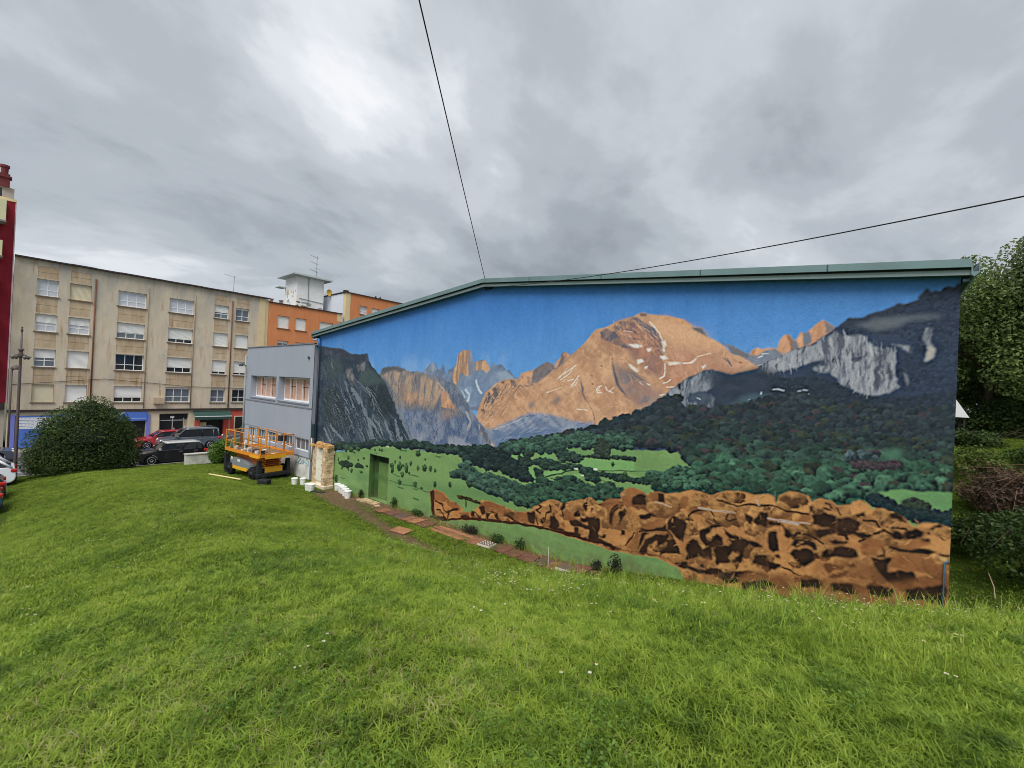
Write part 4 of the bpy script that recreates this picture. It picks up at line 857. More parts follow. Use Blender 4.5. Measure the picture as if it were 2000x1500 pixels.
('S',[1811,259,1841,268,1859,272],0.06,(58,34,20),0.95,0.04),
('S',[1580,167,1589,150],0.06,(58,34,20),0.95,0.04),
('S',[1039,48,1097,47,1220,79,1304,99,1405,116,1503,130,1601,141,1687,145,1754,145,1835,150,1865,145],0.09,(58,34,20),0.95,0.04),
('S',[1199,164,1250,164,1319,161],0.09,(58,34,20),0.95,0.04),
('S',[1245,163,1250,132],0.06,(58,34,20),0.95,0.04),
('T',[1194,163,1250,169,1319,164,1324,158,1251,157,1199,157],4.8,3.8,(40,38,22),(84,70,36),41,None),
('P',[1680,207,1724,217,1738,203,1698,188],(122,74,38),0.1,1,('n',(146,92,46),0.8,0.35,0.35,0),0.85),
('P',[1794,238,1828,240,1825,224,1801,226],(122,74,38),0.1,1,('n',(146,92,46),0.8,0.35,0.35,0),0.85),
('P',[1882,290,1894,318,1920,330,1947,323,1953,304,1948,286,1912,276,1891,271],(122,74,38),0.1,1,('n',(146,92,46),0.8,0.35,0.35,0),0.85),
('P',[1808,261,1842,282,1870,290,1874,270,1864,245,1863,208,1840,208,1836,243],(122,74,38),0.1,1,('n',(146,92,46),0.8,0.35,0.35,0),0.85),
('P',[1957,322,1977,332,2004,329,2005,308,1973,306],(122,74,38),0.1,1,('n',(146,92,46),0.8,0.35,0.35,0),0.85),
('P',[1900,184,1926,208,1937,204,1933,175,1931,155,1896,150],(122,74,38),0.1,1,('n',(146,92,46),0.8,0.35,0.35,0),0.85),
('P',[1990,268,2011,266,2011,225,1920,212,1946,228],(122,74,38),0.1,1,('n',(146,92,46),0.8,0.35,0.35,0),0.85),
('P',[2049,324,2067,337,2070,312,2050,303],(122,74,38),0.1,1,('n',(146,92,46),0.8,0.35,0.35,0),0.85),
('P',[2064,301,2094,315,2107,309,2073,292],(122,74,38),0.1,1,('n',(146,92,46),0.8,0.35,0.35,0),0.85),
('P',[1934,258,1969,271,1985,265,1950,247],(122,74,38),0.1,1,('n',(146,92,46),0.8,0.35,0.35,0),0.85),
('P',[1777,209,1810,216,1813,159,1840,155,1896,148,1934,146,1891,146,1834,143,1780,150],(46,29,19),0.075,0,('n',(62,40,26),0.7,0.25,0.25,0),1.0),
('P',[1875,252,1891,271,1894,256,1879,222,1874,206],(46,29,19),0.075,0,('n',(62,40,26),0.7,0.25,0.25,0),1.0),
('P',[1847,241,1855,253,1871,270,1874,265,1858,243,1857,207,1848,215],(46,29,19),0.075,0,('n',(62,40,26),0.7,0.25,0.25,0),1.0),
('P',[1908,300,1931,316,1952,314,1956,288,1943,285,1912,281],(46,29,19),0.075,0,('n',(62,40,26),0.7,0.25,0.25,0),1.0),
('P',[1984,330,2002,329,2007,308,1988,309],(46,29,19),0.075,0,('n',(62,40,26),0.7,0.25,0.25,0),1.0),
('P',[1934,258,1969,271,1985,267,1958,251,1940,249],(46,29,19),0.075,0,('n',(62,40,26),0.7,0.25,0.25,0),1.0),
('P',[2014,255,2026,272,2056,276,2067,268,2064,244,2056,218,2046,220,2030,228,2013,235],(46,29,19),0.075,0,('n',(62,40,26),0.7,0.25,0.25,0),1.0),
('P',[1946,224,1972,225,2012,250,2010,235,1977,224,1936,215],(46,29,19),0.075,0,('n',(62,40,26),0.7,0.25,0.25,0),1.0),
('P',[1958,197,1982,215,2016,226,2014,207,1993,184,1988,200,1968,187,1959,158,1939,157,1948,184],(46,29,19),0.075,0,('n',(62,40,26),0.7,0.25,0.25,0),1.0),
('P',[1944,208,1959,217,1969,215,1957,204,1945,184,1938,167,1931,150,1937,192],(46,29,19),0.075,0,('n',(62,40,26),0.7,0.25,0.25,0),1.0),
('P',[2014,214,2033,217,2045,196,2050,184,2013,171,1999,164,2012,188],(46,29,19),0.075,0,('n',(62,40,26),0.7,0.25,0.25,0),1.0),
('P',[2063,202,2078,231,2091,232,2101,212,2114,189,2091,184,2060,168,2068,189],(46,29,19),0.075,0,('n',(62,40,26),0.7,0.25,0.25,0),1.0),
('P',[2097,252,2118,270,2146,280,2151,274,2122,263,2112,238,2121,231,2127,250,2139,256,2152,248,2152,231,2128,219,2111,219,2098,234],(46,29,19),0.075,0,('n',(62,40,26),0.7,0.25,0.25,0),1.0),
('P',[2155,269,2179,264,2210,259,2240,255,2233,249,2214,248,2196,230,2193,203,2174,198,2165,212,2171,225,2180,230,2185,222,2166,195,2142,177,2133,208,2126,223,2164,234,2170,244],(46,29,19),0.075,0,('n',(62,40,26),0.7,0.25,0.25,0),1.0),
('P',[2099,207,2128,224,2129,193,2114,189],(46,29,19),0.075,0,('n',(62,40,26),0.7,0.25,0.25,0),1.0),
('P',[2226,331,2244,337,2246,298,2228,298,2216,303],(46,29,19),0.075,0,('n',(62,40,26),0.7,0.25,0.25,0),1.0),
('P',[2193,319,2218,314,2214,298,2201,304],(46,29,19),0.075,0,('n',(62,40,26),0.7,0.25,0.25,0),1.0),
('P',[1896,148,1959,156,1999,160,2038,152,1999,162,1959,160],(46,29,19),0.075,0,('n',(62,40,26),0.7,0.25,0.25,0),1.0),
('P',[2038,154,2067,166,2070,157,2098,157,2138,174,2155,172,2155,161,2103,147,2070,146],(46,29,19),0.075,0,('n',(62,40,26),0.7,0.25,0.25,0),1.0),
('P',[2143,157,2194,184,2246,194,2251,165,2211,151,2195,161,2156,144],(46,29,19),0.075,0,('n',(62,40,26),0.7,0.25,0.25,0),1.0),
('P',[2096,163,2100,173,2106,175,2111,168],(46,29,19),0.075,0,('n',(62,40,26),0.7,0.25,0.25,0),1.0),
('P',[1816,160,1827,173,1839,181,1836,165],(46,29,19),0.075,0,('n',(62,40,26),0.7,0.25,0.25,0),1.0),
('P',[1877,201,1894,208,1894,195,1881,189],(46,29,19),0.075,0,('n',(62,40,26),0.7,0.25,0.25,0),1.0),
('P',[2219,224,2248,236,2249,212,2216,206],(46,29,19),0.075,0,('n',(62,40,26),0.7,0.25,0.25,0),1.0),
('S',[1936,211,1972,225,2013,235],0.048,(56,34,20),0.9,0.04),
('S',[1847,241,1852,255,1868,272],0.056,(56,34,20),0.9,0.04),
('S',[2072,273,2069,286,2082,301,2097,309,2120,312,2129,298],0.04,(56,34,20),0.9,0.04),
('S',[2132,341,2152,338,2180,336,2211,344,2244,349],0.048,(56,34,20),0.9,0.04),
('S',[2158,307,2161,314,2173,315,2178,303,2164,293,2156,298,2158,307],0.032,(56,34,20),0.9,0.04),
('S',[2129,291,2136,282,2154,280],0.032,(56,34,20),0.9,0.04),
('S',[2010,235,2020,228,2035,208,2045,192],0.04,(56,34,20),0.9,0.04),
('S',[1921,207,1916,191,1896,160],0.04,(56,34,20),0.9,0.04),
('S',[1999,164,2013,176,2046,183],0.04,(56,34,20),0.9,0.04),
('S',[1978,304,2003,302,2022,299],0.04,(176,150,130),0.8,0.03),
('S',[2092,312,2116,313,2145,315,2177,318],0.056,(176,150,130),0.8,0.03),
('S',[1890,274,1896,267],0.032,(176,150,130),0.8,0.03),
('S',[2218,358,2225,347],0.04,(176,150,130),0.8,0.03),
('P',[2149,318,2189,322,2201,300,2169,312],(122,74,38),0.1,1,('n',(146,92,46),0.8,0.35,0.35,0),0.5),
('P',[2116,194,2140,194,2138,178,2113,175],(122,74,38),0.1,1,('n',(146,92,46),0.8,0.35,0.35,0),0.5),
('P',[2370,348,2384,353,2398,353,2411,350,2403,336,2404,328,2428,328,2433,323,2420,312,2397,322,2375,318,2370,327],(46,29,19),0.075,0,('n',(62,40,26),0.7,0.25,0.25,0),1.0),
('P',[2326,346,2347,354,2370,352,2371,324,2351,323,2328,326],(46,29,19),0.075,0,('n',(62,40,26),0.7,0.25,0.25,0),1.0),
('P',[2245,317,2265,315,2276,304,2292,293,2299,290,2290,281,2277,287,2271,303,2246,306],(46,29,19),0.075,0,('n',(62,40,26),0.7,0.25,0.25,0),1.0),
('P',[2246,283,2258,295,2268,280,2273,254,2260,246,2247,261],(46,29,19),0.075,0,('n',(62,40,26),0.7,0.25,0.25,0),1.0),
('P',[2291,253,2300,262,2322,272,2332,267,2343,260,2330,245,2318,228,2310,235],(46,29,19),0.075,0,('n',(62,40,26),0.7,0.25,0.25,0),1.0),
('P',[2293,271,2303,283,2321,290,2335,287,2342,274,2332,271,2321,277,2304,265],(46,29,19),0.075,0,('n',(62,40,26),0.7,0.25,0.25,0),1.0),
('P',[2334,314,2348,320,2370,325,2372,317,2348,305,2345,298],(46,29,19),0.075,0,('n',(62,40,26),0.7,0.25,0.25,0),1.0),
('P',[2369,290,2382,294,2405,292,2411,281,2396,273,2373,268,2346,260,2349,276,2356,284,2360,268],(46,29,19),0.075,0,('n',(62,40,26),0.7,0.25,0.25,0),1.0),
('P',[2355,299,2368,306,2388,303,2385,298,2366,295],(46,29,19),0.075,0,('n',(62,40,26),0.7,0.25,0.25,0),1.0),
('P',[2401,363,2419,374,2418,363,2403,358],(46,29,19),0.075,0,('n',(62,40,26),0.7,0.25,0.25,0),1.0),
('P',[2451,377,2462,383,2477,375,2476,369,2454,368],(46,29,19),0.075,0,('n',(62,40,26),0.7,0.25,0.25,0),1.0),
('P',[2478,350,2497,359,2505,355,2503,344,2489,334,2478,335],(46,29,19),0.075,0,('n',(62,40,26),0.7,0.25,0.25,0),1.0),
('P',[2458,340,2466,348,2481,340,2464,330],(46,29,19),0.075,0,('n',(62,40,26),0.7,0.25,0.25,0),1.0),
('P',[2460,311,2470,320,2501,320,2525,322,2520,316,2490,306,2465,306],(46,29,19),0.075,0,('n',(62,40,26),0.7,0.25,0.25,0),1.0),
('P',[2430,283,2451,287,2467,290,2457,279,2460,264,2470,270,2494,273,2497,257,2495,238,2479,228,2465,237,2446,256,2438,267],(46,29,19),0.075,0,('n',(62,40,26),0.7,0.25,0.25,0),1.0),
('P',[2354,242,2364,253,2383,257,2387,250,2374,244,2368,231,2358,232],(46,29,19),0.075,0,('n',(62,40,26),0.7,0.25,0.25,0),1.0),
('P',[2390,255,2401,264,2409,257,2397,249],(46,29,19),0.075,0,('n',(62,40,26),0.7,0.25,0.25,0),1.0),
('P',[2371,233,2390,245,2397,241,2384,228,2365,220],(46,29,19),0.075,0,('n',(62,40,26),0.7,0.25,0.25,0),1.0),
('P',[2388,219,2401,220,2422,223,2434,241,2449,234,2450,218,2408,206,2385,206],(46,29,19),0.075,0,('n',(62,40,26),0.7,0.25,0.25,0),1.0),
('P',[2521,271,2538,289,2543,243,2495,230,2498,244],(46,29,19),0.075,0,('n',(62,40,26),0.7,0.25,0.25,0),1.0),
('P',[2290,358,2300,360,2304,354,2295,351],(46,29,19),0.075,0,('n',(62,40,26),0.7,0.25,0.25,0),1.0),
('P',[2322,365,2331,364,2331,354,2324,352],(46,29,19),0.075,0,('n',(62,40,26),0.7,0.25,0.25,0),1.0),
('P',[2249,219,2272,226,2278,221,2261,211,2249,208],(46,29,19),0.075,0,('n',(62,40,26),0.7,0.25,0.25,0),1.0),
('P',[2260,242,2271,247,2277,240,2268,238],(46,29,19),0.075,0,('n',(62,40,26),0.7,0.25,0.25,0),1.0),
('P',[2511,359,2505,352,2511,351],(46,29,19),0.075,0,('n',(62,40,26),0.7,0.25,0.25,0),1.0),
('P',[2498,340,2511,344,2513,337,2501,330],(46,29,19),0.075,0,('n',(62,40,26),0.7,0.25,0.25,0),1.0),
('P',[2524,318,2539,320,2540,315,2528,312],(46,29,19),0.075,0,('n',(62,40,26),0.7,0.25,0.25,0),1.0),
('P',[2502,357,2510,362,2526,374,2531,371,2516,362],(46,29,19),0.075,0,('n',(62,40,26),0.7,0.25,0.25,0),1.0),
('P',[2250,188,2262,191,2288,189,2289,172,2251,159],(46,29,19),0.075,0,('n',(62,40,26),0.7,0.25,0.25,0),1.0),
('P',[2302,202,2327,212,2352,210,2352,201,2303,185],(46,29,19),0.075,0,('n',(62,40,26),0.7,0.25,0.25,0),1.0),
('P',[2305,346,2326,351,2325,325,2306,318],(122,74,38),0.1,1,('n',(146,92,46),0.8,0.35,0.35,0),0.85),
('P',[2411,293,2420,310,2447,323,2456,310,2442,290,2421,282],(122,74,38),0.1,1,('n',(146,92,46),0.8,0.35,0.35,0),0.85),
('P',[2457,275,2468,298,2490,310,2515,313,2536,296,2541,272,2521,280,2494,271,2469,271],(122,74,38),0.1,1,('n',(146,92,46),0.8,0.35,0.35,0),0.85),
('P',[2420,316,2432,315,2429,298,2417,295],(122,74,38),0.1,1,('n',(146,92,46),0.8,0.35,0.35,0),0.85),
('P',[2494,256,2513,276,2532,272,2540,258,2522,243,2498,235],(122,74,38),0.1,1,('n',(146,92,46),0.8,0.35,0.35,0),0.85),
('P',[2462,315,2500,341,2517,334,2501,319],(122,74,38),0.1,1,('n',(146,92,46),0.8,0.35,0.35,0),0.85),
('P',[2331,250,2357,259,2427,282,2440,262,2446,237,2407,220,2358,208,2327,219],(122,74,38),0.1,2,('n',(146,92,46),0.8,0.35,0.35,0),0.5),
('P',[2409,260,2430,271,2440,242,2422,233,2409,245],(122,74,38),0.1,2,('n',(146,92,46),0.8,0.35,0.35,0),0.6),
('S',[2244,350,2263,350,2282,345,2319,347],0.04,(56,34,20),0.9,0.04),
('S',[2308,301,2324,303,2338,298,2349,291],0.04,(56,34,20),0.9,0.04),
('S',[2296,287,2303,300,2310,302],0.048,(56,34,20),0.9,0.04),
('S',[2375,316,2385,319,2390,312,2388,303],0.048,(56,34,20),0.9,0.04),
('S',[2373,370,2377,358],0.032,(56,34,20),0.9,0.04),
('S',[2353,376,2360,375,2363,369],0.032,(56,34,20),0.9,0.04),
('S',[2350,364,2360,364],0.032,(56,34,20),0.9,0.04),
('S',[2415,355,2434,357,2441,349],0.04,(56,34,20),0.9,0.04),
('S',[2433,331,2449,345,2458,340],0.048,(56,34,20),0.9,0.04),
('S',[2455,352,2480,353],0.04,(56,34,20),0.9,0.04),
('S',[2278,218,2291,216,2298,210,2311,209],0.04,(56,34,20),0.9,0.04),
('S',[2410,309,2420,316],0.04,(56,34,20),0.9,0.04),
('S',[2245,321,2264,321,2283,321,2302,321],0.048,(172,150,140),0.8,0.03),
('S',[2307,325,2325,327],0.04,(172,150,140),0.8,0.03),
('S',[2265,317,2304,320],0.04,(172,150,140),0.8,0.03),
('S',[2293,323,2302,319],0.024,(172,150,140),0.8,0.03),
('P',[2189,175,2249,203,2288,206,2327,210,2365,214,2407,222,2452,239,2494,256,2547,288,2549,216,2193,83],(122,74,38),0.1,2,('n',(146,92,46),0.8,0.35,0.35,0),0.75),
('P',[2198,159,2238,177,2262,176,2247,155,2203,142],(46,29,19),0.075,0,('n',(62,40,26),0.7,0.25,0.25,0),1.0),
('P',[2312,201,2338,211,2352,205,2345,193,2314,184],(46,29,19),0.075,0,('n',(62,40,26),0.7,0.25,0.25,0),1.0),
('P',[2365,208,2385,218,2404,217,2401,204,2369,195],(46,29,19),0.075,0,('n',(62,40,26),0.7,0.25,0.25,0),1.0),
('P',[2422,225,2446,235,2467,232,2465,216,2429,207],(46,29,19),0.075,0,('n',(62,40,26),0.7,0.25,0.25,0),1.0),
('P',[2484,234,2508,246,2534,262,2542,254,2538,231,2487,216],(46,29,19),0.075,0,('n',(62,40,26),0.7,0.25,0.25,0),1.0),
('R',[2021,292,2116,347,2182,371,2243,375,2286,392,2321,388,2361,385,2408,397,2445,387,2477,375,2505,373,2546,371,2549,235,2170,110,2079,103,2027,155],420,0.15,0.03,0.5,[(62,38,22),(110,70,36),(198,144,78),(142,92,46)],81,0.6,0.8),
('R',[1048,150,1153,139,1321,163,1456,170,1607,222,1771,271,1907,324,1934,325,1942,148,1798,143,1605,146,1459,130,1219,79,1064,58],140,0.14,0.03,0.7,[(62,38,22),(110,70,36),(196,142,78),(142,92,46)],82,0.7,0.8),
('P',[2524,316,2530,314,2540,313,2538,307,2531,307],(190,150,90),0.02,0,None,1.0),
('P',[572,30,728,30,728,206,572,206],(84,114,54),0.01,0,('n',(94,126,60),0.8,0.6,0.3,0),1.0),
('P',[572,206,728,206,728,243,572,243],(24,42,30),0.02,1,None,1.0),
('P',[572,30,604,30,604,243,572,243],(42,70,34),0.01,0,None,0.9),
('P',[572,120,728,110,728,135,572,150],(70,104,52),0.05,3,None,0.7)]
# ------------------------------------------------------------------ the painted building
PAINT = paint_mural(OPS)
def paint_at(x, z):
    fx = np.clip((x - MX0) / RES, 0, MNX - 1.001); fz = np.clip((z - MZ0) / RES, 0, MNZ - 1.001)
    i = fx.astype(int); j = fz.astype(int); a = (fx - i)[:, None]; b = (fz - j)[:, None]
    return (PAINT[j, i] * (1 - a) + PAINT[j, i + 1] * a) * (1 - b) + (PAINT[j + 1, i] * (1 - a) + PAINT[j + 1, i + 1] * a) * b
MURAL_E = 0.74
m_mural = bpy.data.materials.new('mural paint on render'); m_mural.use_nodes = True
_t = m_mural.node_tree; _b = _t.nodes['Principled BSDF']; _b.inputs['Roughness'].default_value = .62; _b.inputs['Specular IOR Level'].default_value = .25
_a = _t.nodes.new('ShaderNodeAttribute'); _a.attribute_name = 'paint'
_c = _t.nodes.new('ShaderNodeTexCoord'); _n = _t.nodes.new('ShaderNodeTexNoise'); _n.inputs['Scale'].default_value = 24; _n.inputs['Detail'].default_value = 5; _t.links.new(_c.outputs['Object'], _n.inputs['Vector'])
_mr = _t.nodes.new('ShaderNodeMapRange'); _mr.inputs[3].default_value = .80; _mr.inputs[4].default_value = 1.18; _t.links.new(_n.outputs['Fac'], _mr.inputs[0])
_v = _t.nodes.new('ShaderNodeVectorMath'); _v.operation = 'SCALE'; _t.links.new(_a.outputs['Color'], _v.inputs[0]); _t.links.new(_mr.outputs[0], _v.inputs['Scale']); _t.links.new(_v.outputs[0], _b.inputs['Base Color'])
_bp = _t.nodes.new('ShaderNodeBump'); _bp.inputs['Strength'].default_value = .5; _bp.inputs['Distance'].default_value = .01; _t.links.new(_n.outputs['Fac'], _bp.inputs['Height']); _t.links.new(_bp.outputs[0], _b.inputs['Normal'])
def painted(name, vs, fs, parent, xz):
    me = bpy.data.meshes.new(name); me.from_pydata(vs, [], fs); me.update()
    ca = me.color_attributes.new('paint', 'FLOAT_COLOR', 'POINT')
    c = np.ones((len(vs), 4), np.float32); c[:, :3] = np.clip(paint_at(xz[:, 0], xz[:, 1]) / MURAL_E, 0, .9)
    ca.data.foreach_set('color', c.reshape(-1)); me.materials.append(m_mural)
    o = bpy.data.objects.new(name, me); COL.objects.link(o); o.parent = parent; return o
LW, EAVE, RIDGE, XR = 25.42, 8.43, 9.72, 13.1
def roof_z(x): return np.interp(x, [0, XR, LW], [EAVE, RIDGE, EAVE])
hall = thing('mural_hall', (0, 0, 0), 'large gabled hall whose end wall is painted with a mountain landscape mural', 'building')
DX0, DX1, DZ0, DZ1, DD = 5.72, 7.28, .30, 2.42, .32
# columns narrow towards the near end, where the brush work shows larger
dpt = lambda x: 24.5 - .6466 * x
xs = [0.0]
while xs[-1] < LW: xs.append(xs[-1] + .0019 * dpt(xs[-1]) ** 1.45 * .40)
xs[-1] = LW; xs = np.array(xs)
for d in (DX0, DX1): xs[np.abs(xs - d).argmin()] = d
NR = 520; tt = np.linspace(0, 1, NR + 1)
zlo = -.1
def grid(xs, zf0, zf1, n):
    X = np.repeat(xs[None], n + 1, 0); t = np.linspace(0, 1, n + 1)[:, None]; Z = zf0(xs)[None] * (1 - t) + zf1(xs)[None] * t; return X, Z
def gridfaces(X, off=0):
    h, w = X.shape; i = (np.arange(h - 1)[:, None] * w + np.arange(w - 1)[None]).reshape(-1) + off
    return np.stack([i, i + 1, i + 1 + w, i + w], -1).tolist()
V = []; Fc = []
def addgrid(X, Z):
    global V, Fc
    Fc += gridfaces(X, len(V)); V += np.stack([X.reshape(-1), 0 * X.reshape(-1), Z.reshape(-1)], -1).tolist()
ia, ib = int(np.where(xs == DX0)[0][0]), int(np.where(xs == DX1)[0][0])
addgrid(*grid(xs[:ia + 1], lambda x: zlo + 0 * x, roof_z, NR)); addgrid(*grid(xs[ib:], lambda x: zlo + 0 * x, roof_z, NR))
addgrid(*grid(xs[ia:ib + 1], lambda x: DZ1 + 0 * x, roof_z, 400))
V_ = np.array(V); painted('mural_wall', V, Fc, hall, V_[:, [0, 2]])
# door set back in its opening, jamb, head and step, painted over like the rest
X, Z = grid(np.linspace(DX0, DX1, 24), lambda x: DZ0 + 0 * x, lambda x: DZ1 + 0 * x, 60)
dv = np.stack([X.reshape(-1), np.full(X.size, DD), Z.reshape(-1)], -1); dr = painted('door', dv.tolist(), gridfaces(X), hall, dv[:, [0, 2]])
jv = []; jf = []
def jq(a, b, c, d):
    n = len(jv); jv.extend([a, b, c, d]); jf.append((n, n + 1, n + 2, n + 3))
for k in range(12):
    z0, z1 = DZ0 + (DZ1 - DZ0) * k / 12, DZ0 + (DZ1 - DZ0) * (k + 1) / 12
    jq((DX0, 0, z0), (DX0, DD, z0), (DX0, DD, z1), (DX0, 0, z1)); jq((DX1, 0, z0), (DX1, DD, z0), (DX1, DD, z1), (DX1, 0, z1))
jq((DX0, 0, DZ1), (DX1, 0, DZ1), (DX1, DD, DZ1), (DX0, DD, DZ1)); jq((DX0, 0, DZ0), (DX1, 0, DZ0), (DX1, DD, DZ0), (DX0, DD, DZ0))
ja = np.array(jv); painted('door_reveal', jv, jf, hall, np.stack([ja[:, 0] + ja[:, 1] * .6, ja[:, 2]], -1))
MB().box(DX1 - .16, DX1 - .12, DD - .06, DD - .01, 1.2, 1.34).box(DX1 - .28, DX1 - .12, DD - .08, DD - .05, 1.29, 1.32).build('handle', mat('green paint', A(86, 120, 66)), dr)
m_wall = mat('side render', A(120, 124, 122), .9, .1, 2, .2)
MB().box(0.01, .02, .02, 19.9, -.5, EAVE).box(LW - .02, LW - .01, .02, 19.9, -.5, EAVE).box(0.02, LW - .02, 19.85, 19.9, -.5, EAVE).build('side_wall', m_wall, hall)
m_green = mat('green sheet metal', A(108, 132, 134), .45, .12, 1.2, .05, spec=.4)
m_green2 = mat('pale green flashing', A(136, 154, 154), .45, .08, 1.2, .05, spec=.4)
m_roofm = mat('roof sheet', A(84, 108, 108, EH), .5, .12, 1.5)
OV, FR_ = .10, -.26         # side overhang and verge overhang towards the viewer
SL = (RIDGE - EAVE) / XR
def rz(x): return RIDGE - SL * abs(x - XR)
xa, xb = -OV - .3, LW + OV
rf = MB()
for x0, x1 in ((xa, XR), (XR, xb)):
    a, b = (x0, rz(x0) + .03), (x1, rz(x1) + .03)
    rf.add([(a[0], FR_ + .03, a[1] + .12), (b[0], FR_ + .03, b[1] + .12), (b[0], 20.2, b[1] + .12), (a[0], 20.2, a[1] + .12), (a[0], FR_ + .03, a[1] + .07), (b[0], FR_ + .03, b[1] + .07), (b[0], 20.2, b[1] + .07), (a[0], 20.2, a[1] + .07)],
           [(0, 1, 2, 3), (4, 5, 6, 7), (0, 1, 5, 4), (1, 2, 6, 5), (2, 3, 7, 6), (3, 0, 4, 7)])
roof = rf.build('roof', m_roofm, hall)
def verge(y0, y1, lo, hi, ext, m, name):
    v = MB()
    for x0, x1 in ((xa - ext, XR), (XR, xb + ext)):
        v.add([(x0, y0, rz(x0) + lo), (x1, y0, rz(x1) + lo), (x1, y1, rz(x1) + lo), (x0, y1, rz(x0) + lo), (x0, y0, rz(x0) + hi), (x1, y0, rz(x1) + hi), (x1, y1, rz(x1) + hi), (x0, y1, rz(x0) + hi)],
              [(0, 1, 2, 3), (4, 5, 6, 7), (0, 1, 5, 4), (1, 2, 6, 5), (2, 3, 7, 6), (3, 0, 4, 7)])
    return v.build(name, m, roof)
verge(FR_ - .05, FR_ + .02, .03, .18, 0, m_green, 'verge_flashing')
verge(FR_ + .025, FR_ + .07, -.10, .028, 0, m_green2, 'fascia')
verge(FR_ - .0, FR_ + .02, -.002, .028, 0, mat('dark gap', (.01, .014, .016)), 'flashing_gap')
s = verge(FR_ + .072, -.004, -.09, -.075, 0, mat('soffit', A(74, 92, 96), .8, .1, 3), 'soffit')
for x in (2.9, 8.2, 15.3, 18.0, 20.8, 23.4): MB().box(x - .012, x + .012, FR_ - .056, FR_ - .051, rz(x) + .035, rz(x) + .175).build('flashing_joint', mat('joint dark', A(60, 84, 76)), roof)
# eaves gutters along both sides
for sx, x in ((-1, xa), (1, xb)):
    z = rz(x) + .10
    g = MB(); pr = [(0, .0), (.0, -.2), (sx * .04, -.24), (sx * .11, -.17), (sx * .11, .02), (sx * .095, .02), (sx * .095, -.15), (sx * .02, -.15), (.02 * sx, 0)]
    g.prism([(x + a, z + b) for a, b in pr], FR_ - .02, 20.2, 'y'); g.build('gutter', m_green, roof)
    MB().box(min(x, x - sx * OV * .9), max(x, x - sx * OV * .9), FR_ + .08, 20, z - .30, z - .25).build('eaves_soffit', mat('soffit', A(74, 92, 96)), roof)
# downpipe at the left corner: pale elbow from the gutter, blue where it crosses the painted sky, dark below
m_pipe = mat('pipe painted blue', A(60, 122, 190), .4, .08, 3); m_pipe2 = mat('pipe painted dark', A(34, 42, 58), .45, .1, 3); m_pipe3 = mat('pipe pale', A(186, 196, 206), .45, .1, 3)
MB().tube([(-.42, -.14, 8.12), (-.2, -.14, 8.14), (.02, -.14, 8.16)], .06, 8).build('downpipe_elbow', m_pipe3, hall, True)
MB().tube([(.02, -.14, 8.16), (.2, -.14, 8.14), (.25, -.14, 8.05), (.25, -.12, 7.62)], .062, 8).build('downpipe', m_pipe, hall, True)
MB().tube([(.25, -.12, 7.62), (.25, -.11, 3.3), (.25, -.11, 2.3), (.25, -.11, .3)], .062, 8).build('downpipe', m_pipe2, hall, True)
MB().bbox(-.2, .12, -.18, -.03, 2.55, 3.35, .04).build('pipe_guard', mat('dark green plastic', A(36, 60, 62), .5), hall)
MB().tube([(-.08, -.16, 2.55), (-.08, -.16, 2.2), (-.02, -.16, 2.1), (-.02, -.16, 1.2)], .045, 7).build('vent_pipe', mat('cream pipe', A(206, 190, 158), .6), hall, True)
# blue pipe stub low on the right edge
MB().tube([(LW - .07, -.03, 1.4), (LW - .07, -.03, 3.05), (LW - .02, -.03, 3.1)], .012, 7).build('conduit', mat('conduit blue grey', A(70, 112, 146), .5), hall, True)
# cable bracket under the ridge
MB().box(13.0, 13.4, -.06, -.01, 9.56, 9.6).box(13.05, 13.12, -.14, -.05, 9.53, 9.63).box(13.2, 13.27, -.14, -.05, 9.53, 9.63).build('cable_bracket', mat('bracket', A(34, 46, 64), .5), hall)
m_cable = mat('black cable', (.012, .012, .014), .5)
def bez(p0, p1, p2, n=24): return [tuple((1 - t) ** 2 * a + 2 * t * (1 - t) * b + t * t * c for a, b, c in zip(p0, p1, p2)) for t in np.linspace(0, 1, n)]
def sagline(a, b, sag, n=30): return [tuple(np.array(a) * (1 - t) + np.array(b) * t - np.array([0, 0, sag * 4 * t * (1 - t)])) for t in np.linspace(0, 1, n)]
P0 = np.array([13.2, -.28, 9.9]); D0 = np.array([19.288, -7.936, 11.325]) - P0
c1 = MB().tube(sagline(P0, P0 + D0 * 3.2, .25), .011, 5).build('overhead_cable', m_cable); setp(c1, 'black cable rising steeply from the roof ridge over the lawn', 'cable', 'overhead cables')
Q0 = np.array([13.2, -.12, 9.6]); QD = np.array([25.51, -3.956, 8.533]) - Q0
qs = [tuple(Q0 + QD * t + np.array([0, 0, -.21 * 4 * t * (1.09 - t) / 1.19 + .0])) for t in np.linspace(0, 1.09, 20)]
qs += [tuple(np.array(qs[-1]) + QD * t + np.array([0, 0, .07 * t + .5 * t * t])) for t in np.linspace(.05, 1.3, 10)]
c2 = MB().tube(qs, .010, 5).build('overhead_cable', m_cable); setp(c2, 'thin cable running from the bracket under the gable off to the right', 'cable', 'overhead cables')

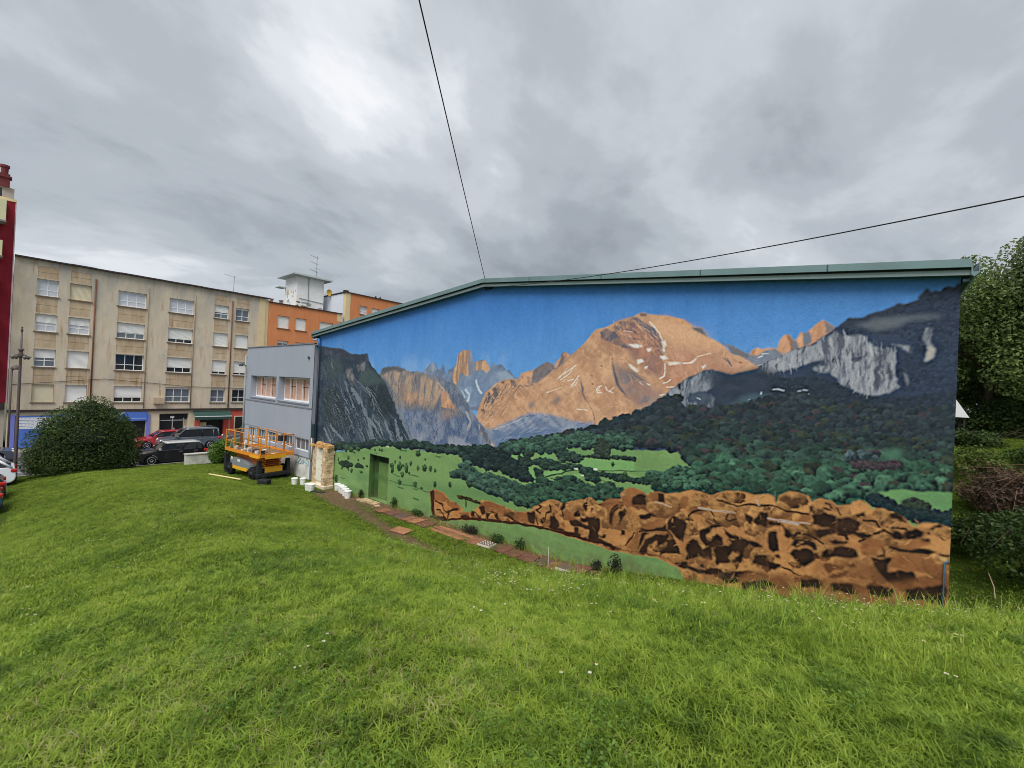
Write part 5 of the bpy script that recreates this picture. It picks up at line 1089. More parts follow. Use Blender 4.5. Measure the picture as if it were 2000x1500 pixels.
# ------------------------------------------------------------------ grey annex
annex = thing('grey_annex', (-5.8, 0, 0), 'grey clad two storey annex with deep set windows behind the lift', 'building')
m_grey = mat('grey cladding', A(152, 159, 171), .7, .05, .7, .05, stretch=(1, 1, .3)); m_greyd = mat('grey trim', A(118, 120, 130), .7, .06, 2)
AX0, AX1, AZ = -11.12, -.52, 7.92
W1 = (-10.2, -5.72, 4.42, 5.92); W2 = (-5.36, -.92, 4.42, 5.94)
fnA = lambda a, b, d: (a, -.02 + d, b)
holed(AX0, AX1, 2.36, AZ, [W1, W2], .46, fnA).build('cladding', m_grey, annex)
MB().box(AX0, AX1 + .01, -.06, .1, AZ + .002, AZ + .06).build('parapet_cap', m_greyd, annex)
MB().box(AX0, AX1, -.045, -.022, 4.12, 4.2).build('joint_trim', m_greyd, annex)
MB().box(AX1 - .2, AX1 - .02, -.026, -.021, 1.3, AZ).build('corner_trim', mat('grey cladding', A(152, 159, 171)), annex)
MB().box(AX0 + .01, AX0 + .05, .0, 14, -.6, AZ).box(AX1 - .06, AX1 - .02, .02, 14, -.4, AZ - .05).box(AX0 + .05, AX1 - .06, 13.9, 14, -.6, AZ).build('side_wall', m_grey, annex)
MB().box(AX0, AX1, .1, 14, AZ - .16, AZ - .1).build('roof', mat('flat roof', A(90, 90, 92, EH)), annex)
m_win = mat('white window frame', A(224, 226, 230), .5, .04, 3); m_glw = glass('pane painted with warm reflection', A(192, 152, 134), .08); m_gld = glass('dark pane', (.02, .025, .03), .05); m_glg = glass('grey pane', A(96, 104, 114), .08); m_cur = mat('pane with net curtain', A(190, 194, 202), .18, .16, 5, stretch=(8, 8, 1), spec=.6)  # m_glw has the reflection of the warm facade put into its colour
for (a0, a1, b0, b1) in (W1, W2):
    # glazing bars and panes set deep in the opening
    w = MB(); yy = .38
    w.box(a0 + .02, a1 - .02, yy - .04, yy + .04, b0 + .01, b0 + .1)
    nb = 5
    for k in range(nb + 1):
        x = a0 + .05 + (a1 - a0 - .1) * k / nb; w.box(x - .022, x + .022, yy - .03, yy + .03, b0 + .1, b1 - .02)
    w.box(a0 + .02, a1 - .02, yy - .028, yy + .028, b1 - .1, b1 - .03)
    fr = w.build('window', m_win, annex)
    for k in range(nb):
        xa_, xb_ = a0 + .085 + (a1 - a0 - .1) * k / nb, a0 + .015 + (a1 - a0 - .1) * (k + 1) / nb
        MB().box(xa_, xb_, yy - .006, yy + .006, b0 + .1, b1 - .1).build('pane', m_glw, fr)
        if k % 2: MB().box(xa_ + .2, xa_ + .26, yy - .024, yy - .008, b0 + .2, b1 - .1).box(xa_, xb_, yy - .024, yy - .008, b0 + .9, b0 + .95).build('glazing_bar', mat('brown bar', A(110, 84, 70)), fr)
    MB().box(a0, a1, -.06, .2, b0 - .10, b0 - .02).build('sill', m_greyd, annex)
# strip of low windows under the cladding, then the whitewashed base
m_base = mat('whitewashed base', A(196, 196, 192), .9, .16, 1.6, .4, col2=A(222, 222, 218))
LWIN = [(-10.3, -9.0, 1.55, 2.24), (-8.7, -7.2, 1.55, 2.24), (-6.9, -5.2, 1.55, 2.24), (-4.7, -3.0, 1.62, 2.3), (-2.62, -.8, 1.62, 2.3)]
holed(AX0 + .02, AX1 - .01, 1.3, 2.355, LWIN, .16, lambda a, b, d: (a, .01 + d, b)).build('window_band', mat('grey band', A(164, 170, 180), .7, .06, 1), annex)
for (a0, a1, b0, b1) in LWIN:
    w = MB(); n = 3
    for k in range(n + 1):
        x = a0 + .02 + (a1 - a0 - .04) * k / n; w.box(x - .025, x + .025, .10, .14, b0, b1)
    w.box(a0, a1, .1, .142, b0, b0 + .05); f = w.build('window', m_win, annex)
    for k in range(n):
        x0_, x1_ = a0 + .05 + (a1 - a0 - .04) * k / n, a0 - .01 + (a1 - a0 - .04) * (k + 1) / n
        MB().box(x0_, x1_, .12, .13, b0 + .05, b1).build('pane', glass('grey pane', A(96, 104, 114)), f)
holed(AX0 + .03, AX1 - .02, -.6, 1.295, [], .1, lambda a, b, d: (a, .06 + d, b)).build('base_wall', m_base, annex)
MB().box(AX0, AX1, .0, .05, 1.27, 1.298).build('drip_edge', m_greyd, annex)
# painted tags on the base wall: loose turquoise strokes
rr = random.Random(4)
for k in range(22):
    x = -2.6 + rr.random() * 1.9; z = .75 + rr.random() * .42; a = rr.random() * 6.28; p = [(x, .045, z)]
    for i in range(4): a += rr.uniform(-1.4, 1.4); x += math.cos(a) * .07; z += math.sin(a) * .06; p.append((x, .045, z))
    MB().tube(p, .011, 4).build('graffiti_stroke', mat('turquoise spray paint', A(90, 150, 166), .7, .3, 5), annex)
MB().tube([(AX0 - .06, -.08, 7.4), (AX0 - .06, -.08, -.5)], .07, 8).box(AX0 - .14, AX0 + .02, -.1, -.02, 7.2, 7.26).build('downpipe', mat('grey pipe', A(140, 146, 146), .4), annex, True)
MB().tube([(AX0, -.1, 6.6), (AX0 + .15, -.35, 6.75), (AX0 + .3, -.5, 6.7)], .03, 6).lathe([(.03, .0), (.13, -.05), (.15, -.16), (.10, -.2)], (AX0 + .3, -.5, 6.75), 10).build('wall_lamp', mat('lamp dark', A(70, 72, 78), .5), annex)
MB().box(-1.2, -1.1, -.1, -.03, 7.05, 7.2).box(-1.3, -1.0, -.05, -.03, 7.1, 7.13).build('wall_camera', mat('lamp dark', A(70, 72, 78)), annex)
# ------------------------------------------------------------------ apartment blocks across the street (facades in the plane x = XF)
XF = -26.0
fnF = lambda a, b, d: (XF - d, a, b)          # a = y, b = z
def facade_mat(name, col, stain, top, rusty, weather=0):
    m = bpy.data.materials.new(name); m.use_nodes = True; t = m.node_tree; b = t.nodes['Principled BSDF']; b.inputs['Roughness'].default_value = .92; b.inputs['Specular IOR Level'].default_value = .15
    c = t.nodes.new('ShaderNodeTexCoord')
    def nz(sc, st=(1, 1, 1), det=6, off=0):
        mp_ = t.nodes.new('ShaderNodeMapping'); mp_.inputs['Scale'].default_value = st; mp_.inputs['Location'].default_value = (off, off, off); t.links.new(c.outputs['Object'], mp_.inputs[0])
        n = t.nodes.new('ShaderNodeTexNoise'); n.inputs['Scale'].default_value = sc; n.inputs['Detail'].default_value = det; n.inputs['Roughness'].default_value = .62; t.links.new(mp_.outputs[0], n.inputs['Vector']); return n.outputs['Fac']
    def mul(a, k, add=0.0):
        n = t.nodes.new('ShaderNodeMath'); n.operation = 'MULTIPLY_ADD'; n.inputs[1].default_value = k; n.inputs[2].default_value = add; n.use_clamp = True; t.links.new(a, n.inputs[0]); return n.outputs[0]
    def mix(f, a, bcol):
        n = t.nodes.new('ShaderNodeMix'); n.data_type = 'RGBA'; t.links.new(f, n.inputs[0])
        if isinstance(a, tuple): n.inputs[6].default_value = a + (1,)
        else: t.links.new(a, n.inputs[6])
        n.inputs[7].default_value = bcol + (1,); return n.outputs[2]
    base = mix(mul(nz(.5), 2.2, -.6), col, tuple(x * .86 for x in col))
    base = mix(mul(nz(2.2, (1, 1, .25)), 3.2, -1.45), base, stain)                       # run-down streaks
    base = mix(mul(nz(.8, (1, 1, .6), 7, 5.), 4.5, -2.4), base, top)                     # grey weathering in patches
    if weather:                                                                            # grey grime under the roof edge, thinning out downwards in runs
        sx = t.nodes.new('ShaderNodeSeparateXYZ'); t.links.new(c.outputs['Object'], sx.inputs[0])
        zf = mul(sx.outputs[2], 1 / 5.0, -(weather - 4.6) / 5.0); ad = t.nodes.new('ShaderNodeMath'); ad.operation = 'MULTIPLY'; t.links.new(zf, ad.inputs[0]); t.links.new(mul(nz(1.1, (1, 1, .35), 7, 3.), 4.2, -1.55), ad.inputs[1])
        base = mix(ad.outputs[0], base, tuple(x * .92 for x in top))
    base = mix(mul(nz(3.0, (1, 1, .10), 5, 9.), 6.0, -3.45), base, rusty)                  # rusty runs
    base = mix(mul(nz(9., (1, 1, 1), 4, 2.), 5, -3.1), base, tuple(x * .8 for x in col))
    t.links.new(base, b.inputs['Base Color'])
    bp = t.nodes.new('ShaderNodeBump'); bp.inputs['Strength'].default_value = .3; bp.inputs['Distance'].default_value = .02; t.links.new(nz(14.), bp.inputs['Height']); t.links.new(bp.outputs[0], b.inputs['Normal'])
    return m
m_tan = facade_mat('weathered tan render', A(206, 193, 172), A(190, 172, 146), A(168, 165, 158), A(160, 122, 84), 14.8)
m_span = facade_mat('brown spandrel render', A(184, 162, 134), A(204, 188, 164), A(164, 144, 118), A(140, 106, 72))
m_org = facade_mat('orange render', A(206, 134, 90), A(198, 126, 80), A(208, 142, 102), A(184, 108, 70))
m_cream = mat('cream pilaster', A(206, 186, 146), .9, .08, 1.2)
m_rail = mat('dark eaves', A(58, 50, 48), .7, .15, 3)
m_sill = mat('sill stone', A(120, 104, 90), .85, .15, 3); m_shw = mat('white roller shutter', A(220, 220, 218), .55, .04, 2, stretch=(1, 1, 10)); m_shb = mat('beige roller shutter', A(206, 196, 170), .6, .05, 2)
m_fr = mat('white window frame', A(232, 234, 236)); m_gd = glass('dark pane', (.02, .025, .03)); m_gg = glass('grey pane', A(96, 104, 114)); m_gc = mat('pane with net curtain', A(176, 182, 194))
def window(bld, a0, a1, b0, b1, kind, shutter=0.0, n=2, back=.22, sill=True, shm=None, transom=True):
    """frame bars, panes behind them, a roller shutter let down by the fraction given, a sill"""
    w = MB(); t = .055; x0, x1 = XF - back, XF - back + .05
    w.box(x0, x1, a0 + .01, a1 - .01, b0 + .01, b0 + t + .01).box(x0, x1, a0 + .01, a1 - .01, b1 - t, b1 - .005)
    xs_ = [a0 + .01 + (a1 - a0 - .02 - t) * k / n for k in range(n + 1)]
    for y in xs_: w.box(x0, x1 - .003, y, y + t, b0 + t + .01, b1 - t)
    tz = b0 + (b1 - b0) * .34
    if transom: w.box(x0, x1 - .006, a0 + t, a1 - t, tz, tz + t)
    f = w.build('window', m_fr, bld)
    g = {'d': m_gd, 'g': m_gg, 'c': m_gc}[kind]
    for k in range(n):
        MB().box(x0 + .012, x0 + .022, xs_[k] + t, xs_[k + 1], b0 + t + .01, b1 - t).build('pane', g, f)
    if shutter > 0:
        s = MB(); zt = b1 - .01; zb = max(b0 + .012, b1 - (b1 - b0) * shutter); nsl = max(2, int((zt - zb) / .075)); h = (zt - zb) / nsl
        for k in range(nsl): s.add([(x1 + .008, a0 + .02, zb + k * h), (x1 + .008, a1 - .02, zb + k * h), (x1 + .024, a1 - .02, zb + (k + .5) * h), (x1 + .024, a0 + .02, zb + (k + .5) * h), (x1 + .008, a1 - .02, zb + (k + 1) * h), (x1 + .008, a0 + .02, zb + (k + 1) * h)], [(0, 1, 2, 3), (3, 2, 4, 5)])
        s.build('shutter', shm or m_shw, f)
    if sill: MB().box(XF - back, XF + .09, a0 - .08, a1 + .08, b0 - .07, b0 - .003).build('sill', m_sill, f)
    return f
CO = [(-10.13, -8.94), (-8.32, -7.05), (-5.40, -3.50), (-1.86, .04), (1.70, 2.95), (3.57, 4.80)]
RO = [(11.45, 12.76), (8.65, 10.0), (5.85, 7.25), (3.05, 4.47)]
KN = [['c0', 's1b', 'c0', 'c0', 'g.55', 'g.15'], ['c.5', 'c.48', 'g.62', 'd.75', 's1', 's1'], ['g.5', 's1', 'd0', 'd.68', 'd.82', 'd.84'], ['s1b', 's1', 'd.72', 'g.14', 'g.16', 'd.12']]
tan = thing('apartment_block', (XF - 5, -2.5, -.6), 'weathered tan four storey apartment block above blue, green and red shops', 'building', group='apartment blocks across the street')
HT = 14.18; Y0, Y1 = -11.33, 6.62
wh = []; sp = []
for r, (b0, b1) in enumerate(RO):
    for c, (a0, a1) in enumerate(CO): wh.append((a0, a1, b0, b1, .26))
for c, (a0, a1) in enumerate(CO):
    for r in range(4):
        b0 = RO[r][1] + .02 if r == 0 else RO[r][1] + .06
        b1 = (13.75 if r == 0 else RO[r - 1][0] - .09)
        if c in (2, 3) and r == 0: continue
        sp.append((a0 + .03, a1 - .03, b0 + .06, b1, .05))
holed(Y0, Y1 - .9, 2.46, HT, wh + sp, .2, fnF).build('facade_wall', m_tan, tan)
for (a0, a1, b0, b1, d) in sp:
    zm = b0 + (b1 - b0) * .5
    MB().box(XF - .045, XF - .022, a0 + .004, a1 - .004, b0 + .004, zm - .03).box(XF - .045, XF - .018, a0 + .004, a1 - .004, zm, b1 - .004).build('spandrel', m_span, tan)
for r, (b0, b1) in enumerate(RO):
    for c, (a0, a1) in enumerate(CO):
        k = KN[r][c]
        if k[0] == 's': window(tan, a0, a1, b0, b1, 'g', 1.0, 2, shm=m_shb if k.endswith('b') else m_shw)
        else: window(tan, a0, a1, b0, b1, k[0], float(k[1:] or 0), 3 if c in (2, 3) else 2)
MB().box(XF - .3, XF + .06, Y1 - .9, Y1 - .3, 2.46, HT).build('pilaster', m_cream, tan)
MB().box(XF - .3, XF + .02, Y1 - .3, Y1, 2.46, HT - .1).build('pilaster', mat('pale pilaster', A(196, 176, 140), .9, .08, 1.2), tan)
MB().box(XF - 11, XF - .31, Y0 + .02, Y1 - .02, HT - .3, HT - .05).build('roof', mat('flat roof', A(90, 90, 92)), tan)
MB().box(XF - 10.9, XF - 10.8, Y0 + .02, Y1 - .02, -.6, HT - .3).box(XF - 10.8, XF - .35, Y0 + .02, Y0 + .1, -.6, HT - .3).build('rear_wall', m_cream, tan)
e = MB()
for k in range(12):
    a, b = Y0 + (Y1 - Y0) * k / 12, Y0 + (Y1 - Y0) * (k + 1) / 12; z = HT + rnd.uniform(-.015, .02); e.box(XF - .4, XF + .28, a, b - .004, z, z + .11)
e.build('eaves_board', m_rail, tan)
for y, r_ in ((-6.82, .05), (-3.37, .03), (.08, .04), (3.24, .05)):
    MB().tube([(XF + .06, y, 13.4), (XF + .06, y, 2.5)], r_, 6).build('downpipe', mat('rusty downpipe' if r_ > .04 else 'grey downpipe', A(112, 70, 50) if r_ > .04 else A(150, 134, 114), .7, .25, 3), tan, True)
MB().tube([(XF + .05, -11.2, 4.4), (XF + .05, -6, 5.05), (XF + .05, 0, 4.55), (XF + .05, 5.6, 4.5)], .018, 4).build('facade_cable', m_cable, tan)
# ground floor
MB().box(XF - .3, XF + .16, Y0, Y1, 2.28, 2.455).build('cornice', m_rail, tan)
m_blue = mat('blue shopfront', A(80, 116, 198), .5, .08, 1); m_blue2 = mat('violet blue trim', A(118, 124, 200), .5, .05, 1); m_void = mat('shop interior', (.015, .017, .02), .4, .3, 2, spec=.5); m_wht = mat('sign white', A(226, 230, 236), .6, .04, 2)
m_gf = mat('ground floor cream', A(206, 194, 168), .9, .1, 1.5); m_red = mat('brick red paint', A(190, 84, 70), .7, .08, 2); m_dkgreen = mat('dark green awning', A(46, 72, 66), .7, .1, 2); m_alu = mat('grey aluminium', A(170, 172, 172), .4, .05, 2)
GF0, GF1 = -.6, 2.275
gfh = [(-10.9, -8.6, -.55, 2.0, .12), (-8.3, -3.15, -.55, 1.4, .3), (-2.2, .0, -.55, 2.0, .35), (.5, 3.4, -.55, 1.35, .4), (3.95, 5.3, .1, 1.55, .25)]
holed(Y0, Y1, GF0, GF1, gfh, .2, lambda a, b, d: (XF - .02 - d, a, b)).build('ground_floor_wall', m_gf, tan)
sf = MB().box(XF - .12, XF + .02, -10.88, -8.62, -.5, 1.98).build('shopfront', m_blue, tan)
for k in range(4): MB().box(XF + .022, XF + .03, -10.75, -8.7, .98 + k * .23, 1.17 + k * .23).build('sign_strip', m_wht, sf)
tl = MB(); r4 = random.Random(9)
for k in range(4):
    y = -10.65
    while y < -8.9:
        w = r4.uniform(.05, .22); tl.box(XF + .031, XF + .034, y, y + w, 1.055 + k * .23, 1.085 + k * .23); y += w + r4.uniform(.05, .1)
tl.build('sign_lettering', mat('sign lettering', A(120, 130, 160)), sf)
MB().box(XF - .02, XF + .05, -11.2, -10.92, -.5, 2.1).box(XF - .02, XF + .05, -8.58, -8.35, -.5, 2.1).build('trim', m_blue2, sf)
sf2 = MB().box(XF - .3, XF - .25, -8.3, -3.15, -.5, 1.4).build('shopfront', m_void, tan)
MB().box(XF - .02, XF + .12, -8.35, -3.1, 1.42, 2.2).build('sign_board', m_blue, sf2)
MB().add([(XF + .125, -5.2, 1.75), (XF + .125, -4.6, 2.15), (XF + .125, -5.9, 2.15), (XF + .125, -6.2, 1.75)], [(0, 1, 2, 3)]).box(XF + .121, XF + .124, -8.2, -5.4, 1.75, 2.12).build('sign_panel', m_wht, sf2)
MB().box(XF + .121, XF + .127, -8.3, -3.15, 1.6, 1.65).build('sign_stripe', mat('pale blue', A(150, 186, 236)), sf2)
MB().box(XF - .02, XF + .06, -3.14, -2.85, -.5, 1.95).build('trim', m_blue2, sf2)
for y in (-7.0, -5.6, -4.3): MB().box(XF - .24, XF - .2, y, y + .06, -.5, 1.38).build('mullion', m_blue2, sf2)
en = MB()
for y in (-2.18, -1.2, -.35, -.06): en.box(XF - .3, XF - .22, y, y + .07, -.55, 1.55)
en.box(XF - .3, XF - .225, -2.11, -.06, 1.3, 1.38).box(XF - .3, XF - .225, -2.11, -.06, 1.93, 1.98)
ed = en.build('entrance_door', m_alu, tan)
for a, b in ((-2.11, -1.2), (-1.13, -.35)): MB().box(XF - .27, XF - .26, a, b, -.5, 1.3).build('pane', m_void, ed)
MB().box(XF - .27, XF - .26, -2.11, -.06, 1.38, 1.92).build('fanlight', m_void, ed)
MB().box(XF - .28, XF - .24, -.28, -.06, -.5, 1.3).build('side_panel', mat('beige panel', A(176, 156, 126)), ed)
MB().box(XF - .22, XF - .17, -1.1, -1.0, .3, .62).build('handle', m_alu, ed)
MB().box(XF - .215, XF - .21, -1.35, -1.05, 1.55, 1.75).build('house_number', m_wht, ed)
aw = MB().add([(XF + .02, .35, 2.2), (XF + .02, 3.45, 2.2), (XF + .75, 3.45, 1.72), (XF + .75, .35, 1.72), (XF + .75, 3.45, 1.40), (XF + .75, .35, 1.40), (XF + .02, .35, 2.17), (XF + .02, 3.45, 2.17), (XF + .73, 3.45, 1.69), (XF + .73, .35, 1.69)], [(0, 1, 2, 3), (3, 2, 4, 5), (6, 7, 8, 9)]).build('awning', m_dkgreen, tan)
MB().box(XF + .752, XF + .765, .35, 3.45, 1.68, 1.75).build('awning_rail', m_wht, aw)
gs = MB().box(XF - .4, XF - .35, .5, 3.4, -.5, 1.35).build('shopfront', m_void, tan)
MB().box(XF - .3, XF + .0, .5, .95, -.5, 1.3).box(XF - .3, XF + .0, 2.95, 3.4, -.5, 1.3).build('painted_jamb', m_red, gs)
MB().box(XF - .345, XF - .33, 1.05, 1.55, .7, 1.05).build('menu_board', mat('menu paper', A(210, 204, 160)), gs)
MB().box(XF - .02, XF + .03, 3.5, 5.6, -.5, 2.27).build('painted_front', m_red, tan)
MB().box(XF + .031, XF + .05, 3.9, 5.35, .02, .1).box(XF + .031, XF + .05, 3.85, 3.95, .1, 1.65).box(XF + .031, XF + .05, 5.3, 5.4, .1, 1.65).box(XF + .031, XF + .05, 3.95, 5.3, 1.56, 1.65).build('window', m_gf, tan)
MB().box(XF + .031, XF + .036, 3.95, 5.3, .1, 1.56).build('pane', m_void, tan.children[-1])
# small box on a bracket above the entrance
MB().box(XF + .02, XF + .4, -2.7, -1.95, 2.95, 3.5).build('air_conditioner', mat('stained grey box', A(176, 160, 138), .8), tan)

# ---- orange block, its stair tower and the taller orange block beyond
org = thing('orange_block', (XF - 5, 11, -.6), 'lower orange apartment block beside the tan block, partly hidden by the grey annex', 'building', group='apartment blocks across the street')
OH = 13.86
ow = [(7.6, 8.84, 11.24, 12.6), (9.5, 10.72, 11.24, 12.6), (12.24, 13.9, 11.24, 12.56), (7.7, 8.85, 8.5, 9.86), (9.55, 10.75, 8.5, 9.86), (12.3, 13.9, 8.5, 9.86)]
holed(6.63, 15.0, -.6, OH, [w + (.26,) for w in ow], .26, fnF).build('facade_wall', m_org, org)
for w, k in zip(ow, ('s', 's', 's', 'g', 'd', 's')): window(org, *w, 'g' if k == 's' else k, 1.0 if k == 's' else .2, 2)
MB().box(XF - .4, XF + .12, 6.63, 15.0, OH + .002, OH + .1).build('eaves_board', m_rail, org)
MB().box(XF - 11, XF - .2, 6.65, 14.98, OH - .3, OH - .1).box(XF - 11, XF - 10.9, 6.65, 14.98, -.6, OH - .3).build('roof', mat('flat roof', A(90, 90, 92)), org)
MB().box(XF - .12, XF + .02, 14.35, 14.98, 12.9, OH).build('pilaster', m_cream, org)
for y in (7.9, 6.9): MB().box(XF - .6, XF - .3, y, y + .28, OH, OH + .42).box(XF - .65, XF - .25, y - .05, y + .33, OH + .42, OH + .5).build('chimney', mat('chimney render', A(150, 120, 110)), org)
tw = thing('stair_tower', (-31.5, 12.4, OH - .3), 'peeling white rooftop stair tower with an overhanging roof slab and aerial', 'tower')
m_peel = mat('peeling white render', A(222, 222, 220), .9, .06, .8, .25, col2=A(232, 232, 232)); TX0, TX1, TY0, TY1, TZ = -33.4, -30.0, 11.15, 14.5, 18.3
MB().box(TX0, TX1, TY0, TY1, OH - .2, TZ).build('wall', m_peel, tw)
m_pe2 = mat('bare render patch', A(196, 178, 150), .95, .15, 3)
rp = random.Random(12)
def patch_(y0, y1, z0, z1, n, side, mm):
    for k in range(n):
        a, b = rp.uniform(y0, y1), rp.uniform(z0, z1); ra, rb = rp.uniform(.1, .45), rp.uniform(.08, .3); pts = [(a + ra * math.cos(t) * rp.uniform(.6, 1.2), b + rb * math.sin(t) * rp.uniform(.6, 1.2)) for t in np.linspace(0, 6.28, 11)[:-1]]
        q = MB()
        if side == 'x': q.add([(TX1 + .006 + .002 * k, p, r_) for p, r_ in pts], [tuple(range(10))])
        else: q.add([(p, TY0 - .006 - .002 * k, r_) for p, r_ in pts], [tuple(range(10))])
        q.build('render_patch', mm, tw)
patch_(TX0 + .7, TX1 - .3, 15.6, 16.9, 7, 'y', m_pe2); patch_(TX0 + .4, TX1, 14.4, 15.5, 5, 'y', mat('grey damp patch', A(150, 150, 150)))
patch_(TY0 + .1, TY0 + 1.2, 14.3, 15.4, 4, 'x', mat('rust patch', A(130, 92, 60))); patch_(TY0, TY1, 14.6, 15.6, 5, 'x', mat('grey damp patch', A(150, 150, 150)))
MB().box(TX0 - .7, TX1 + .7, TY0 - .8, TY1 + .8, TZ + .002, TZ + .16).box(TX0 - .62, TX1 + .62, TY0 - .72, TY1 + .72, TZ + .162, TZ + .24).build('roof_slab', mat('pale slab', A(176, 184, 184), .8, .06, 2), tw)
MB().box(TX0 - .9, TX0 + .3, TY0 - .9, TY0 - .01, TZ - 1.2, TZ - 1.08).build('canopy', mat('pale slab', A(206, 214, 212)), tw)
MB().tube([(TX1 + .05, TY0 + 1.4, TZ), (TX1 + .05, TY0 + 1.4, 14.2)], .05, 6).tube([(TX1 + .05, TY0 + .3, 15.6), (TX1 + .05, TY1, 15.4)], .035, 5).build('pipe', mat('grey pipe', A(140, 146, 146)), tw)
an = MB(); ay, ax_ = 14.0, -31.2
an.tube([(ax_, ay, TZ + .3), (ax_, ay, 21.6)], .03, 5)
for z, l in ((21.3, 1.0), (20.5, .9), (19.5, .9)):
    an.tube([(ax_, ay + .2, z), (ax_, ay - l, z + .25)], .018, 4)
    for k in range(4): an.tube([(ax_ - .3, ay - l * k / 4, z + .25 * k / 4), (ax_ + .3, ay - l * k / 4, z + .25 * k / 4)], .012, 4)
an.tube([(ax_, ay - .4, 20.0), (ax_, ay + .55, 19.95)], .015, 4); an.build('aerial', mat('aerial metal', A(110, 114, 120), .4), tw)
ds = MB()
for k in range(6):
    r0, r1 = .42 * k / 6, .42 * (k + 1) / 6
    for a in range(14):
        t0, t1 = a / 14 * 6.283, (a + 1) / 14 * 6.283
        P = lambda r_, t_: (TX1 + .35 + r_ * r_ * .6, TY1 + .5 + r_ * math.cos(t_) * .9, 16.9 + r_ * math.sin(t_))
        ds.add([P(r0, t0), P(r1, t0), P(r1, t1), P(r0, t1)], [(0, 1, 2, 3)])
ds.tube([(TX1 + .35, TY1 + .5, 16.9), (TX1, TY1 + .1, 16.6)], .03, 5); ds.build('satellite_dish', mat('yellowed dish', A(196, 160, 70), .5), tw)
ob = thing('tall_orange_block', (XF - 5, 20, -.6), 'taller orange block with a white side wall rising behind the green gable roof', 'building', group='apartment blocks across the street')
BH = 16.62
bw = [(17.3, 18.36, 14.3, 15.36), (19.0, 20.1, 14.3, 15.32), (17.3, 18.36, 11.5, 12.8)]
holed(15.98, 27, -.6, BH, [w + (.26,) for w in bw], .26, fnF).build('facade_wall', m_org, ob)
window(ob, *bw[0], 'c', 0, 2); window(ob, *bw[1], 'g', 1.0, 2); window(ob, *bw[2], 'g', .5, 2)
MB().box(XF - .5, XF + .03, 15.35, 15.975, -.6, BH).build('pilaster', m_cream, ob)
MB().box(XF - 11, XF - .51, 15.3, 15.4, OH - .4, BH - .05).build('side_wall', mat('white side render', A(204, 208, 218), .9, .05, 1), ob)
MB().box(XF - 11.1, XF + .14, 15.2, 27, BH + .002, BH + .1).build('eaves_board', m_rail, ob)
MB().box(XF - 1.2, XF - .7, 15.6, 16.1, BH + .1, BH + .45).build('chimney', m_rail, ob)
MB().box(XF - 1.2, XF - .8, 20.0, 20.9, BH + .1, BH + .3).box(XF - 1.1, XF - .9, 20.0, 20.15, BH + .3, BH + .5).box(XF - 1.1, XF - .9, 20.7, 20.85, BH + .3, BH + .5).build('chimney', m_rail, ob)
# thin aerial on the tan roof and a low ridge behind
a2 = MB().tube([(XF - 4, 4.45, HT), (XF - 4, 4.45, 16.7)], .025, 5).tube([(XF - 4, 4.6, 16.55), (XF - 4, 3.5, 16.75)], .015, 4)
for k in range(4): a2.tube([(XF - 4.25, 3.6 + k * .25, 16.73 - k * .04), (XF - 3.75, 3.6 + k * .25, 16.73 - k * .04)], .01, 4)
a2.build('aerial', mat('aerial metal', A(110, 114, 120)), tan)
MB().add([(XF - 3, .4, HT), (XF - 3, 3.0, HT + .3), (XF - 3, 5.5, HT), (XF - 7, 3.0, HT + .3)], [(0, 1, 2), (0, 1, 3), (1, 2, 3)]).build('roof_ridge', mat('pale roof', A(190, 196, 204)), tan)

# ---- dark red tower block at the far left
red = thing('red_block', (XF - 5, -16, -.6), 'dark red apartment tower with cream balconies at the left edge', 'building', group='apartment blocks across the street')
m_drd = facade_mat('dark red render', A(136, 40, 52), A(124, 36, 46), A(146, 52, 62), A(120, 32, 40))
MB().box(XF - 9, XF + .05, -26, -11.42, 3.0, 18.2).build('wall', m_drd, red)
MB().box(XF - 9, XF + .06, -11.417, -11.36, 3.0, 18.2).build('party_wall', mat('pale pink render', A(196, 170, 178), .9), red)
MB().box(XF - 9, XF + .1, -26, -11.36, 18.22, 18.42).build('parapet', m_cream, red)
MB().box(XF - .3, XF + .3, -26, -11.5, 2.5, 2.98).build('canopy', m_rail, red)
MB().box(XF - 9, XF + .02, -26, -11.45, -.6, 2.5).build('ground_floor', mat('grey stone cladding', A(168, 158, 146), .8, .15, 2), red)
for k, (z0, z1, ye) in enumerate(((16.5, 18.0, -11.85), (13.9, 15.0, -11.95), (11.2, 12.2, -12.0), (8.4, 9.4, -12.0), (5.6, 6.6, -12.0))):
    bal = MB().box(XF + .06, XF + 1.1, -16, ye, z0, z1).build('balcony', mat('cream balcony', A(204, 200, 162), .8, .06, 1.5), red)
    MB().box(XF + .06, XF + 1.14, -16.04, ye + .03, z0 - .12, z0 - .003).build('slab', mat('grey slab', A(130, 126, 122)), bal)
    MB().box(XF + .055, XF + .07, -15.5, ye - .25, z1 + .05, z1 + 1.1).build('window', m_gd, red)
MB().box(XF - 4.5, XF - 2.6, -14.5, -11.5, 18.42, 19.9).build('roof_house', mat('grey weathered render', A(160, 154, 148), .9, .15, 2), red)
MB().box(XF - 3.0, XF - 2.4, -12.35, -11.75, 19.9, 20.9).box(XF - 3.1, XF - 2.3, -12.45, -11.65, 20.6, 20.72).lathe([(.2, 0), (.22, .5), (.28, .52), (.28, .7)], (XF - 2.7, -12.05, 20.9), 10).build('chimney', mat('dark red chimney', A(104, 50, 54)), red)
